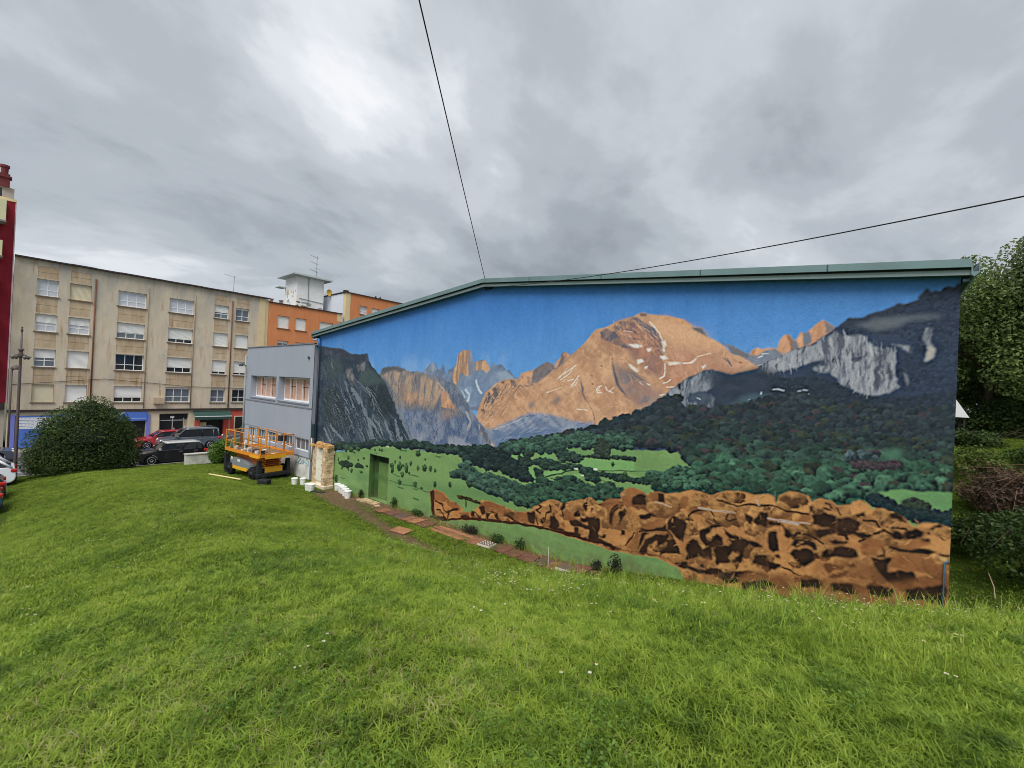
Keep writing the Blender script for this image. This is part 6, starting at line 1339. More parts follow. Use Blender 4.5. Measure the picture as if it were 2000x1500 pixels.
# ------------------------------------------------------------------ foliage
def leaves_mesh(name, blobs, n, size, m, seed, parent=None, flat=.0, shell=.55, aspect=.55, up=.35, local=False, zmin=None):
    """n leaf-sized faces spread through the volume of the blobs ((x,y,z),(rx,ry,rz)), denser towards the outside"""
    r = np.random.RandomState(seed); vol = np.array([b[1][0] * b[1][1] * b[1][2] for b in blobs]) ** .67; idx = r.choice(len(blobs), n, p=vol / vol.sum())
    C_ = np.array([b[0] for b in blobs], float)[idx]; S_ = np.array([b[1] for b in blobs], float)[idx]
    d = r.normal(size=(n, 3)); d /= np.linalg.norm(d, axis=1)[:, None]
    rad = 1 - (1 - shell) * r.rand(n) ** 1.7; rad *= .86 + .26 * fbm(d[:, 0] * 2.3 + idx * 3.1 + 20, d[:, 1] * 2.3 + d[:, 2] * 2 + 20, 3)
    p = C_ + d * S_ * rad[:, None]
    if zmin is not None: k = p[:, 2] > zmin; p, d = p[k], d[k]; n = len(p)
    nr = d * .8 + r.normal(size=(n, 3)) * .75 + np.array([0, 0, up]); nr /= np.linalg.norm(nr, axis=1)[:, None]
    t = np.cross(nr, r.normal(size=(n, 3))); t /= np.linalg.norm(t, axis=1)[:, None]; b = np.cross(nr, t)
    s = size * (.6 + .8 * r.rand(n))[:, None]
    v = np.stack([p - t * s, p + b * s * aspect + nr * s * .12, p + t * s, p - b * s * aspect + nr * s * .12], 1).reshape(-1, 3)
    off = np.array(parent.location) if parent is not None and not local else 0
    me = bpy.data.meshes.new(name); me.from_pydata((v - off).tolist(), [], np.arange(n * 4).reshape(-1, 4).tolist()); me.update(); me.materials.append(m)
    o = bpy.data.objects.new(name, me); COL.objects.link(o)
    if parent is not None: o.parent = parent
    return o
m_bark = mat('bark', (.09, .065, .045), .95, .3, 6, .6, stretch=(1, 1, .2))
m_lbush = leafmat('laurel leaves', (.013, .032, .009), (.090, .150, .034), .28, .9, .7)
m_lhedge = leafmat('hedge leaves', (.035, .09, .012), (.17, .30, .045), .35, 1.6)
m_ltree = leafmat('tree leaves', (.045, .085, .022), (.27, .36, .11), .4, .55)
m_ltree2 = leafmat('tree leaves grey', (.05, .085, .03), (.27, .34, .14), .4, .55)
def blobs_in(c, r, n, seed, s0=.38, s1=.6):
    q = random.Random(seed); out = []
    for k in range(n):
        a = q.uniform(0, 6.283); u = q.uniform(-.75, .95); w = math.sqrt(1 - min(.99, u * u)); k_ = q.uniform(.35, .72)
        s = q.uniform(s0, s1)
        out.append(((c[0] + r[0] * k_ * w * math.cos(a), c[1] + r[1] * k_ * w * math.sin(a), c[2] + r[2] * k_ * u), (r[0] * s, r[1] * s, r[2] * s)))
    return out
def limb_tree(root, base, top, crown_c, crown_r, r0, seed, nl=7):
    q = random.Random(seed); m = MB(); b = Vector(base); t = Vector(top)
    m.tube([b, b.lerp(t, .35) + Vector((q.uniform(-.15, .15), q.uniform(-.15, .15), 0)), t], [r0, r0 * .75, r0 * .45], 9)
    tr = m.build('trunk', m_bark, root, True)
    for k in range(nl):
        st = b.lerp(t, q.uniform(.5, 1)); a = q.uniform(0, 6.28); e = Vector(crown_c) + Vector((math.cos(a) * crown_r[0] * .7, math.sin(a) * crown_r[1] * .7, q.uniform(-.2, .7) * crown_r[2]))
        md = st.lerp(e, .5) + Vector((0, 0, .3)); MB().tube([st, md, e], [r0 * .4, r0 * .25, .03], 6).build('limb', m_bark, root, True)
# big clipped laurel by the street
bush = thing('laurel_bush', (-12.1, -8.3, -.4), 'big rounded dark green bush at the far end of the lawn', 'bush')
bc = [((-12.1, -8.1, 1.6), (1.9, 2.15, 2.2)), ((-12.1, -9.5, 1.2), (1.6, 1.35, 1.7)), ((-12.1, -6.85, 1.1), (1.6, 1.3, 1.75)), ((-12.0, -8.0, 3.0), (1.1, 1.15, 1.35)), ((-12.2, -9.1, 2.5), (1.2, 1.2, 1.1)), ((-12.0, -7.2, 2.3), (1.2, 1.05, 1.2)), ((-11.7, -8.4, .5), (1.7, 2.1, 1.1)), ((-12.0, -10.3, .5), (.8, .6, .9)), ((-12, -6.2, .5), (.9, .55, 1.0))]
leaves_mesh('foliage', bc, 44000, .052, m_lbush, 3, bush, shell=.5, zmin=-.5)
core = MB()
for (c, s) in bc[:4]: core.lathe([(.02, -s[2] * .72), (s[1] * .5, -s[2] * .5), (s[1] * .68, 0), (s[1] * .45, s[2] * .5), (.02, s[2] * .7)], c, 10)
core.build('shade_core', mat('dark shade core', (.012, .018, .008), .95, .3, 6), bush)  # solid core added against see-through, the bush's inner shade put into its colour
for k in range(5): MB().tube([(-12.1 + .2 * k - .4, -8.3 + .3 * (k - 2), -.5), (-12.1 + .2 * k - .4, -8.3 + .5 * (k - 2), .8)], .05, 6).build('stem', m_bark, bush)
hedge = thing('clipped_hedge', (-11.2, -1.0, -.45), 'small bright green clipped hedge between the concrete wall and the yellow lift', 'hedge')
hb = [((-11.2, -1.0, .4), (.85, .95, .85)), ((-11.2, -1.65, .35), (.65, .55, .8)), ((-11.2, -.5, .35), (.65, .5, .8)), ((-11.2, -1.1, .85), (.65, .75, .45))]
leaves_mesh('foliage', hb, 7000, .055, m_lhedge, 5, hedge, shell=.6, zmin=-.5)
MB().lathe([(.02, -.8), (.5, -.6), (.6, 0), (.45, .35), (.02, .5)], (-11.2, -1.0, .35), 10).build('shade_core', mat('dark shade core', (.012, .018, .008)), hedge)  # same kind of added core, the hedge's inner shade as a dark colour
MB().tube([(-11.2, -1.0, -.55), (-11.2, -1.0, .2)], .06, 6).build('stem', m_bark, hedge)
cw = thing('concrete_wall', (-11.8, -2.5, -.6), 'low stained concrete wall end beside the black car with the white roof', 'wall')
MB().bbox(-12.0, -11.62, -3.35, -1.5, -.75, .26, .015).build('wall_body', mat('stained concrete', A(168, 166, 158), .9, .28, 1.6, .4, col2=A(196, 194, 186)), cw)
MB().bbox(-12.04, -11.58, -3.38, -1.46, .262, .33, .01).build('coping', mat('concrete coping', A(178, 172, 164), .9, .12, 3), cw)

# trees and scrub on the right, beyond the end of the hall
def tree(label, base, c, r, n, m, seed, size=.11):
    t = thing('broadleaf_tree', base, label, 'tree', group='trees beyond the hall')
    limb_tree(t, base, (c[0], c[1], c[2]), c, r, .2, seed)
    bl = blobs_in(c, r, 34, seed, .16, .34); o = leaves_mesh('crown', bl, n, size, m, seed, t, shell=.25, aspect=.6)
    return t
tree('broad tree with light green crown just beyond the hall corner', (28.0, 15.5, 4.6), (28.0, 15.5, 8.9), (3.3, 3.0, 4.2), 44000, m_ltree, 21, .068)
tree('tall leafy tree rising highest at the right edge', (30.6, 14.0, 4.7), (30.2, 14.0, 10.2), (2.8, 2.8, 5.2), 40000, m_ltree2, 22, .068)
tree('dark tree filling the gap beneath the taller crowns', (29.0, 20.0, 4.8), (29.0, 20.5, 8.0), (5.0, 2.6, 4.2), 26000, m_ltree, 23, .1)
tree('low spreading tree behind the hall corner', (26.0, 19.0, 4.8), (25.8, 19.0, 8.1), (2.7, 2.4, 3.2), 22000, m_ltree, 24, .09)
tree('far tree closing the view behind the right hand trees', (35.0, 24.0, 4.8), (35.0, 24.0, 9.0), (5.0, 4.0, 4.6), 12000, m_ltree, 25, .18)
def shrub(name, label, cat, c, r, n, m, seed, size, group, nst=5):
    z = hz(c[0], c[1]); t = thing(name, (c[0], c[1], z), label, cat, group=group)
    bl = blobs_in((c[0], c[1], z + r[2] * .45), r, 14, seed, .2, .5); leaves_mesh('foliage', bl, n, size, m, seed, t, shell=.35, zmin=z - .1)
    q = random.Random(seed)
    for k in range(nst):
        a = q.uniform(0, 6.28); o_ = (c[0] + q.uniform(-.5, .5) * r[0], c[1] + q.uniform(-.5, .5) * r[1]); MB().tube([(o_[0], o_[1], z - .05), (o_[0] + math.cos(a) * r[0] * .4, o_[1] + math.sin(a) * r[1] * .4, z + r[2] * q.uniform(.7, 1.2)), (o_[0] + math.cos(a) * r[0] * .8, o_[1] + math.sin(a) * r[1] * .8, z + r[2] * q.uniform(.3, 1.1))], [.014, .010, .004], 5).build('stem', m_bark if nst < 10 else mat('dry bramble cane', (.16, .095, .06), .9, .3, 8), t)
    return t
m_lscr = leafmat('scrub leaves', (.008, .022, .006), (.07, .125, .025), .25, 1.5); m_lbrown = leafmat('withered bramble leaves', (.03, .018, .012), (.14, .09, .06), .25, 1.6); m_llime = leafmat('young leaves', (.03, .06, .01), (.16, .22, .04), .3, 1.6)
shrub('scrub_bush', 'dark green scrub at the foot of the bank beside the hall corner', 'shrub', (27.3, 2.2), (1.5, 1.3, 1.1), 7000, m_lscr, 31, .045, 'scrub on the bank')
shrub('scrub_bush', 'dark leafy scrub at the right edge above the lawn', 'shrub', (28.6, 3.6), (1.6, 1.4, 1.2), 7000, m_lscr, 32, .045, 'scrub on the bank')
shrub('scrub_bush', 'low green scrub in the shade at the corner of the painted wall', 'shrub', (26.5, 3.7), (.9, 1.3, .8), 4500, m_lscr, 33, .045, 'scrub on the bank')
shrub('bramble_bush', 'reddish brown withered bramble lying across the bank', 'shrub', (28.1, 6.3), (1.8, 1.6, .8), 6500, m_lbrown, 34, .038, 'scrub on the bank', 60)
shrub('bramble_bush', 'withered brown bramble nearer to the painted wall', 'shrub', (26.9, 5.9), (1.0, 1.4, .6), 3600, m_lbrown, 35, .038, 'scrub on the bank', 40)
shrub('scrub_bush', 'yellow green young scrub above the bramble by the wall', 'shrub', (26.8, 8.0), (.9, 1.1, .55), 3200, m_llime, 36, .045, 'scrub on the bank')
shrub('scrub_bush', 'deep green scrub above the bramble at the right edge', 'shrub', (28.7, 8.9), (1.7, 1.3, .7), 4500, m_lscr, 37, .045, 'scrub on the bank')
shrub('scrub_bush', 'dark undergrowth along the foot of the trees', 'shrub', (27.3, 15.0), (2.0, 1.0, 1.7), 7000, m_lscr, 38, .06, 'scrub on the bank')
shrub('scrub_bush', 'shaded undergrowth under the right hand tree', 'shrub', (30.8, 14.6), (2.4, 1.0, 1.9), 7000, m_lscr, 39, .06, 'scrub on the bank')
af = thing('white_canopy', (26.3, 12.6, 4.75), 'white pitched canopy peeping out behind the far edge of the painted wall', 'canopy')
MB().prism([(25.62, 5.58), (26.98, 5.58), (26.36, 6.7), (26.24, 6.7)], 12.0, 13.4, 'y').build('cover', mat('white canvas', A(232, 232, 228), .7, .05, 2), af)
for x in (25.75, 26.85):
    for y in (12.1, 13.3): MB().box(x - .03, x + .03, y - .03, y + .03, 4.7, 5.578).build('post', mat('dark post', (.03, .03, .03)), af)
st = thing('dead_branch', (26.2, 1.6, hz(26.2, 1.6)), 'pale thin dead stick standing in the shade beside the wall corner', 'branch')
MB().tube([(26.25, 1.6, hz(26.2, 1.6) - .05), (26.22, 1.6, hz(26.2, 1.6) + .25), (26.14, 1.62, hz(26.2, 1.6) + .5)], [.012, .010, .005], 5).build('stick', mat('bleached wood', A(190, 170, 140)), st)

shrub('scrub_bush', 'low dark scrub in front of the white canopy', 'shrub', (27.0, 11.0), (1.0, .8, .5), 3000, m_lscr, 41, .05, 'scrub on the bank')
shrub('scrub_bush', 'wide dark scrub along the top of the bank at the right edge', 'shrub', (29.2, 11.2), (1.5, .8, .6), 4000, m_lscr, 42, .05, 'scrub on the bank')
shrub('scrub_bush', 'tall thicket closing the gap below the far crowns', 'shrub', (28.5, 19.0), (4.2, 1.2, 2.4), 9000, m_lscr, 40, .09, 'scrub on the bank')
# weeds and dark shrubs at the foot of the mural
m_ldark = leafmat('dark seedling leaves', (.010, .014, .008), (.035, .045, .022), .15, 3.); m_lweed = leafmat('weed leaves', (.012, .035, .008), (.06, .12, .025), .3, 3.)
for i, (x, y, rx, hgt, mm, lab) in enumerate([
    (18.25, -.3, .17, .30, m_ldark, 'small dark bush by the green paint, left of the taller dark bush'), (18.85, -.35, .2, .52, m_ldark, 'taller dark bush standing before the green paint at the lawn crest'),
    (15.35, -.25, .22, .42, m_lweed, 'green weed clump against the wall right of the dotted crate'), (14.3, -.22, .35, .3, m_lweed, 'low weeds behind the dotted crate'),
    (12.9, -.18, .5, .28, m_ldark, 'brownish weeds below the left end of the front green band'), (9.7, -.15, .35, .22, m_lweed, 'weeds at the wall behind the red boards'),
    (8.0, -.14, .16, .45, m_lweed, 'upright narrow weed at the wall just right of the door step'), (5.3, -.15, .12, .4, m_ldark, 'narrow dark weed at the left door jamb'), (4.2, -.2, .3, .18, m_lweed, 'low weeds behind the row of five buckets')]):
    z = hz(x, y); t = thing('weed', (x, y, z), lab, 'plant', group='weeds along the mural')
    leaves_mesh('leaves', [((x, y, z + hgt * .45), (rx, min(rx, .2), hgt * .55)), ((x + rx * .3, y, z + hgt * .6), (rx * .6, min(rx * .6, .15), hgt * .45))], int(260 + 900 * rx), .028, mm, 50 + i, t, shell=.2, zmin=z - .02)
    for k in range(3): MB().tube([(x, y, z - .03), (x + (k - 1) * rx * .3, y, z + hgt * .8)], .006, 4).build('stem', m_bark, t)
# ------------------------------------------------------------------ cars
m_tyre = mat('tyre rubber', (.014, .014, .015), .8, .15, 5); m_rim = mat('alloy rim', A(176, 178, 182), .35, .06, 4, metal=.6); m_trim = mat('black trim', (.02, .02, .022), .6)
m_cg = mat('car glass', (.018, .021, .025), .05, .2, 1, spec=.8); m_hl = mat('headlight', A(226, 228, 232), .1, .05, 6, spec=.8); m_tl = mat('tail light', A(196, 40, 34), .15, .1, 6, spec=.7); m_pl = mat('number plate', A(226, 226, 220), .5)
def paintm(name, col): return mat('car paint ' + name, col, .28, .04, .6, spec=.5, coat=.7)
SH = {  # length, width, height, bonnet height, belt height, cowl x, roof front x, roof rear x, tail x (front = +), wheel radius, wheel x
 'mini': (4.05, 1.78, 1.54, .93, 1.02, .98, .42, -1.55, -1.92, .33, 1.27),
 'hatch': (4.15, 1.76, 1.49, .88, .98, .95, .25, -1.35, -1.98, .32, 1.28),
 'sedan': (4.3, 1.78, 1.46, .86, .96, .95, .25, -1.2, -1.9, .32, 1.32),
 'van': (4.4, 1.82, 1.80, 1.02, 1.10, 1.12, .38, -1.98, -2.12, .33, 1.38),
 'suv': (4.45, 1.84, 1.72, 1.02, 1.10, 1.0, .35, -1.75, -2.12, .35, 1.36)}
def car(label, loc, rz_, shape, pm, roofm=None, group=None, rails=False):
    L, W, H, hb, bl, cx_, rfx, rrx, tx, wr, wx = SH[shape]; t = thing('parked_car', loc, label, 'car', rz_, group); h = L / 2; zb = .2
    pr = [(h - .12, zb), (h - .02, zb + .12), (h, .48), (h - .05, hb - .2), (h - .22, hb - .06), (cx_ + .3, hb + .02), (cx_, bl), (tx, bl + .02), (-h + .07, bl - .06), (-h + .02, .72), (-h, .5), (-h + .05, zb + .1), (-h + .14, zb)]
    for c in (-wx, wx):
        R1 = wr + .06; a0 = math.asin(max(-1, (zb - wr) / R1))
        for k in range(9):
            a = math.pi - a0 - (math.pi - 2 * a0) * k / 8; pr.append((c + R1 * math.cos(a), wr + R1 * math.sin(a)))
    bm = bmesh.new(); f = bm.faces.new([bm.verts.new((x, -W / 2, z)) for x, z in pr]); ex = bmesh.ops.extrude_face_region(bm, geom=[f])
    for v in ex['geom']:
        if isinstance(v, bmesh.types.BMVert): v.co.y = W / 2
    be = [e for e in bm.edges if abs(e.verts[0].co.y - e.verts[1].co.y) < 1e-6 and max(e.verts[0].co.z, e.verts[1].co.z) > zb + .02]
    bmesh.ops.bevel(bm, geom=be, offset=.055, segments=3, affect='EDGES', profile=.5, clamp_overlap=True)
    for v in bm.verts:
        k = max(0, abs(v.co.x) - (h - .75)) / .75; v.co.y *= 1 - .13 * k * k
        if v.co.z > .62: v.co.y *= 1 - .07 * (v.co.z - .62) / .45
    body = MB().bm(bm).build('body', pm, t, True, True)
    mod = body.modifiers.new('n', 'WEIGHTED_NORMAL'); 
    # cabin: glass volume, roof, pillars
    w0, w1 = W / 2 - .1, W / 2 - .25; zt = H - .05
    P = [(cx_, w0, bl - .03), (tx + .04, w0 - .03, bl - .03), (rrx, w1, zt), (rfx, w1, zt)]
    g = MB().add([(x, y, z) for x, y, z in P] + [(x, -y, z) for x, y, z in P], [(0, 1, 2, 3), (4, 7, 6, 5), (0, 3, 7, 4), (1, 5, 6, 2), (3, 2, 6, 7)]).build('windows', m_cg, t, False, True)
    r = MB(); rb = [(rfx + .10, w1 - .06, zt - .03), (rfx + .04, w1 + .01, zt - .03)]
    bm = bmesh.new(); bmesh.ops.create_grid(bm, x_segments=8, y_segments=6, size=.5)
    for v in bm.verts:
        u, w = v.co.x + .5, v.co.y * 2; x = (rrx - .06) + (rfx + .05 - rrx + .06) * u; v.co = (x, w * (w1 + .045), zt + .06 * (1 - .55 * w * w) * (1 - .5 * (2 * u - 1) ** 2) - .005)
    ex = bmesh.ops.extrude_face_region(bm, geom=bm.faces[:])
    for v in ex['geom']:
        if isinstance(v, bmesh.types.BMVert): v.co.z = zt - .055
    MB().bm(bm).build('roof', roofm or pm, t, True, True)
    mid = (rfx + rrx) / 2 + .05
    for s in (-1, 1):
        MB().tube([(cx_ + .02, s * (w0 + .005), bl - .02), (rfx + .02, s * (w1 + .012), zt)], .035, 6).build('front_pillar', pm, t, True, True)
        MB().tube([(mid, s * (w0 + .0), bl - .02), (mid - .05, s * (w1 + .005), zt)], .03, 6).build('middle_pillar', m_trim, t, True, True)
        MB().tube([(tx + .08, s * (w0 - .01), bl - .02), (rrx + .02, s * (w1 + .01), zt)], .06, 6).build('rear_pillar', pm, t, True, True)
        if shape in ('van', 'suv', 'mini'): MB().tube([(mid - .85, s * (w0 - .0), bl - .02), (mid - .9, s * (w1 + .005), zt)], .035, 6).build('rear_pillar', pm if shape != 'mini' else m_trim, t, True, True)
        mr = MB().bbox(cx_ - .22, cx_ - .08, min(s * (W / 2 - .1), s * (W / 2 + .12)), max(s * (W / 2 - .1), s * (W / 2 + .12)), bl, bl + .14, .03).build('mirror', roofm or pm, t, True, True)
        for x in (mid + .12, mid - .78): MB().box(x - .1, x + .1, min(s * (W / 2 - .02), s * (W / 2 + .015)), max(s * (W / 2 - .02), s * (W / 2 + .015)), bl - .16, bl - .125).build('door_handle', m_rim, t, False, True)
        hl = MB(); yc = s * (W / 2 - .3)
        hl.lathe([(.02, .05), (.10, .04), (.14, 0), (.14, -.12)], (h - .13, yc, hb - .21), 12, 'x').build('headlight', m_hl, t, True, True)
        MB().bbox(-h - .012, -h + .22, min(s * (W / 2 - .30), s * (W / 2 - .075)), max(s * (W / 2 - .30), s * (W / 2 - .075)), bl - .26, bl - .08, .04).build('tail_light', m_tl, t, True, True)
        MB().box(-wx + wr + .1, wx - wr - .1, min(s * (W / 2 - .05), s * (W / 2 + .012)), max(s * (W / 2 - .05), s * (W / 2 + .012)), zb - .02, zb + .1).build('sill_trim', m_trim, t, False, True)
        if rails: MB().tube([(rfx - .1, s * (w1 - .05), zt + .05), (rfx - .2, s * (w1 - .05), zt + .09), (rrx + .2, s * (w1 - .05), zt + .09), (rrx + .1, s * (w1 - .05), zt + .05)], .02, 5).build('roof_rail', m_rim, t, False, True)
        for c in (-wx, wx):
            y = s * (W / 2 - .11)
            wh_ = MB().lathe([(wr - .12, -.1), (wr - .03, -.1), (wr, -.06), (wr, .06), (wr - .03, .1), (wr - .12, .1)], (c, y, wr), 22, 'y').build('wheel', m_tyre, t, True, True)
            rm = MB(); rm.lathe([(.05, .0), (.05, .02), (.09, .02), (wr - .12, .0), (wr - .11, .02), (wr - .085, .02), (wr - .085, -.02)], (c, y + s * .085, wr), 20, 'y')
            rm.build('rim', m_rim, wh_, True, True)
            for k in range(5):
                a = k * 1.2566 + .3; MB().add([(c + math.cos(a + d) * q, y + s * .112, wr + math.sin(a + d) * q) for d, q in ((.45, .08), (.25, wr - .12), (1.0, wr - .12), (.8, .08))], [(0, 1, 2, 3)]).build('rim_gap', m_trim, wh_, False, True)
    MB().bbox(h - .1, h + .012, -W * .28, W * .28, .3, .48, .03).build('grille', m_trim, t, False, True)
    MB().box(h + .013, h + .02, -.26, .26, .37, .47).build('number_plate', m_pl, t, False, True)
    MB().box(-h - .02, -h - .003, -.26, .26, .60, .72).build('number_plate', m_pl, t, False, True)
    MB().bbox(-h - .02, -h + .2, -W * .42, W * .42, .22, .42, .04).build('rear_bumper', m_trim, t, False, True)
    return t
G_ = 'cars parked around the lawn'
car('black hatchback with a white roof parked behind the low concrete wall', (-15.25, -3.4, RZ), R_(-90), 'mini', paintm('black', (.008, .009, .014)), paintm('white', A(226, 228, 232, EH)), G_)
car('red car half hidden behind the big bush and the grey van', (-23.3, -2.3, RZ), R_(-90), 'hatch', paintm('red', A(170, 44, 50)), None, G_)
car('grey van in the road behind the white roofed black hatchback', (-21.4, -.95, RZ), R_(-90), 'van', paintm('grey', A(80, 90, 100)), None, G_, True)
car('dark grey estate with roof rails behind the grey van', (-22.0, 4.0, RZ), R_(-90), 'suv', paintm('dark grey', A(86, 88, 94)), None, G_, True)
car('dark car almost hidden by the big bush', (-15.25, -8.35, RZ), R_(90), 'hatch', paintm('charcoal', (.012, .013, .016)), None, G_)
car('dark blue grey car passing behind the lamp post at the left edge', (-21.3, -13.0, RZ), R_(90), 'sedan', paintm('slate', A(64, 70, 82)), None, G_)
car('white hatchback with its red tail light towards the lawn', (-11.4, -13.02, -.496), R_(-90), 'hatch', paintm('white body', A(216, 220, 226)), None, G_)
car('dark car parked next to the white hatchback at the left edge', (-7.75, -13.4, -.496), R_(-90), 'hatch', paintm('anthracite', (.02, .02, .024)), None, G_)
car('blue car nearest to the viewer at the left edge', (-5.0, -13.5, -.496), R_(-90), 'hatch', paintm('blue', A(46, 86, 126)), None, G_)

# ------------------------------------------------------------------ street lamps
m_post = mat('brown lamp metal', A(88, 78, 78), .5, .12, 3)
lp = thing('street_lamp', (-13.3, -10.97, RZ), 'tall brown lamp post with a ring of lanterns before the red block', 'street lamp', group='street lamps')
MB().tube([(-13.3, -10.97, RZ), (-13.3, -10.97, .6), (-13.3, -10.97, 6.3), (-13.3, -10.97, 7.9)], [.11, .075, .06, .035], 10).build('post', m_post, lp, True)
MB().lathe([(.05, 0), (.12, .05), (.15, .12), (.08, .3), (.09, .42), (.13, .44), (.13, .5), (.05, .55)], (-13.3, -10.97, 6.35), 12).lathe([(.04, 0), (.06, .1), (.02, .2), (.05, .26), (.01, .32)], (-13.3, -10.97, 7.85), 8).build('collar', m_post, lp, True)
for k in range(4):
    a = k * math.pi / 2 + .5; c, s = math.cos(a), math.sin(a)
    ar = MB().tube([(-13.3, -10.97, 6.5), (-13.3 + c * .2, -10.97 + s * .2, 6.52), (-13.3 + c * .34, -10.97 + s * .34, 6.42)], .022, 6).build('arm', m_post, lp, True)
    MB().lathe([(.02, .06), (.13, .0), (.07, -.10), (.03, -.16)], (-13.3 + c * .34, -10.97 + s * .34, 6.42), 8).build('lantern', glass('frosted lantern', A(96, 92, 84), .3), ar, True)
lp2 = thing('street_lamp', (-24.75, -11.2, RZ + .13), 'short dark lamp on a thin post against the tan block', 'street lamp', group='street lamps')
MB().tube([(-24.75, -11.2, RZ + .13), (-24.75, -11.2, 5.5)], .06, 8).build('post', m_post, lp2, True)
MB().lathe([(.05, 0), (.26, -.04), (.3, .04), (.2, .2), (.06, .3)], (-24.75, -11.0, 5.6), 10).tube([(-24.75, -11.2, 5.5), (-24.75, -11.0, 5.66)], .04, 6).build('lamp_head', m_post, lp2, True)

# ------------------------------------------------------------------ scissor lift
m_or = mat('orange machine paint', A(214, 136, 46), .45, .08, 2.5, spec=.4); m_or2 = mat('darker orange steel', A(196, 106, 34), .55, .12, 3); m_mg = mat('machine grey', A(122, 128, 134), .5, .08, 3); m_md = mat('machine black', (.022, .025, .03), .6, .2, 4); m_ye = mat('yellow panel', A(226, 166, 40), .5, .06, 3)
lift = thing('scissor_lift', (-3.9, -1.52, hz(-3.5, -1.9) - .02), 'orange scissor lift with folded platform parked against the grey annex', 'scissor lift', R_(7))
def LP(b, name, m, sm=False, p=None): return b.build(name, m, p or lift, sm, True)
LP(MB().bbox(-1.9, 1.75, -.55, .55, .42, .72, .04), 'chassis', m_md)
for s in (-1, 1):
    bm = bmesh.new(); pf = [(-1.25, .42), (.55, .42), (.75, .6), (.65, .8), (.1, .98), (-1.2, 1.04), (-1.5, .92), (-1.5, .6)]
    LP(MB().prism(pf, s * .62 - .27, s * .62 + .27, 'y'), 'hood', m_mg)
    LP(MB().prism([(-1.2, .40), (.5, .40), (.66, .58), (-1.34, .58)], s * .62 - .285, s * .62 + .285, 'y'), 'hood_skirt', m_ye)
    LP(MB().box(-.6, -.3, s * .897 - .003, s * .897 + .003, .86, 1.0).box(-1.42, -1.2, s * .895 - .003, s * .895 + .003, .92, 1.08), 'label_plate', mat('label white', A(214, 208, 190)))
    for x in (-1.5, 1.15):
        w = LP(MB().lathe([(.16, -.13), (.32, -.13), (.37, -.09), (.37, .09), (.32, .13), (.16, .13)], (x, s * .82, .37), 20, 'y'), 'wheel', m_tyre, True)
        LP(MB().lathe([(.03, 0), (.12, .02), (.15, .03), (.15, -.05)], (x, s * .93, .37), 14, 'y'), 'rim', m_md, True, w)
        tr = MB()
        for k in range(14):
            a = k / 14 * 6.283; tr.box(x + math.cos(a) * .37 - .03, x + math.cos(a) * .37 + .03, s * .82 - .12, s * .82 + .12, .37 + math.sin(a) * .37 - .02, .37 + math.sin(a) * .37 + .02)
        LP(tr, 'tread', m_tyre, False, w)
    for x in (-2.1, 1.72):
        o = LP(MB().prism([(x - .1, .16), (x + .12, .16), (x + .16, .5), (x + .1, 1.15), (x - .06, 1.17), (x - .14, .6)], s * .82 - .1, s * .82 + .1, 'y'), 'outrigger', m_md)
        LP(MB().lathe([(.16, 0), (.16, .04), (.06, .08), (.06, .16)], (x, s * .8, .05), 12), 'foot', m_md, False, o)
LP(MB().bbox(1.6, 1.95, -.95, .95, .24, .46, .05), 'bumper', m_md); LP(MB().bbox(-2.2, -1.85, -.9, .9, .3, .55, .05), 'bumper', m_md)
LP(MB().bbox(1.5, 1.78, -.5, .5, .46, .78, .02), 'end_plate', m_ye)
for k in range(5):
    z = .80 + k * .115
    for s in (-1, 1): LP(MB().bbox(-1.7, 1.62, s * .42 - .04 + s * .05 * (k % 2), s * .42 + .04 + s * .05 * (k % 2), z, z + .085, .01), 'scissor_arm', m_or2 if k % 2 else m_or)
    for x in (-1.5, 1.5): LP(MB().tube([(x, -.5, z + .04), (x, .5, z + .04)], .035, 7), 'cross_tube', m_or2)
LP(MB().box(-1.6, 1.3, -.5, -.47, .76, 1.3).box(-1.6, 1.3, .47, .5, .76, 1.3), 'side_plate', m_or2)
DZ = 1.38
LP(MB().bbox(-2.05, 2.1, -.98, .98, DZ, DZ + .10, .015), 'deck', m_or); LP(MB().box(-2.0, 2.05, -.94, .94, DZ + .101, DZ + .106), 'deck_mat', mat('worn deck plate', A(140, 110, 80, 1.1), .8, .3, 4))
for y in (-.98, .96): LP(MB().box(-2.05, 2.1, y, y + .02, DZ + .10, DZ + .2), 'toe_board', m_or)
for x in (-2.05, 2.08): LP(MB().box(x, x + .02, -.96, .96, DZ + .10, DZ + .2), 'toe_board', m_or)
LP(MB().box(2.105, 2.12, -.7, .5, DZ - .08, DZ + .12).box(1.0, 2.0, -1.0, -.985, DZ - .04, DZ + .1), 'deck_lip', m_ye)
RT = 2.62
for x in (-2.0, -1.0, .1, 1.1, 2.04):
    for y in (-.94, .94): LP(MB().bbox(x - .024, x + .024, y - .024, y + .024, DZ + .1, RT, .006), 'rail_post', m_or)
for y in (-.45, .35):
    for x in (-2.0, 2.04): LP(MB().bbox(x - .022, x + .022, y - .022, y + .022, DZ + .1, RT, .006), 'rail_post', m_or)
for y in (-.94, .94):
    LP(MB().tube([(-2.02, y, RT), (.12, y, RT)], .023, 7), 'top_rail', m_or, True); LP(MB().tube([(.9, y, RT - .06), (2.06, y, RT - .06)], .023, 7), 'top_rail', m_or, True)
    LP(MB().tube([(-2.02, y, 1.98), (2.06, y, 1.98)], .018, 6), 'mid_rail', m_or, True)
for x in (-2.02, 2.06):
    LP(MB().tube([(x, -.94, RT - .02), (x, .94, RT - .02)], .022, 7), 'top_rail', m_or, True); LP(MB().tube([(x, -.94, 1.98), (x, .94, 1.98)], .018, 6), 'mid_rail', m_or, True)
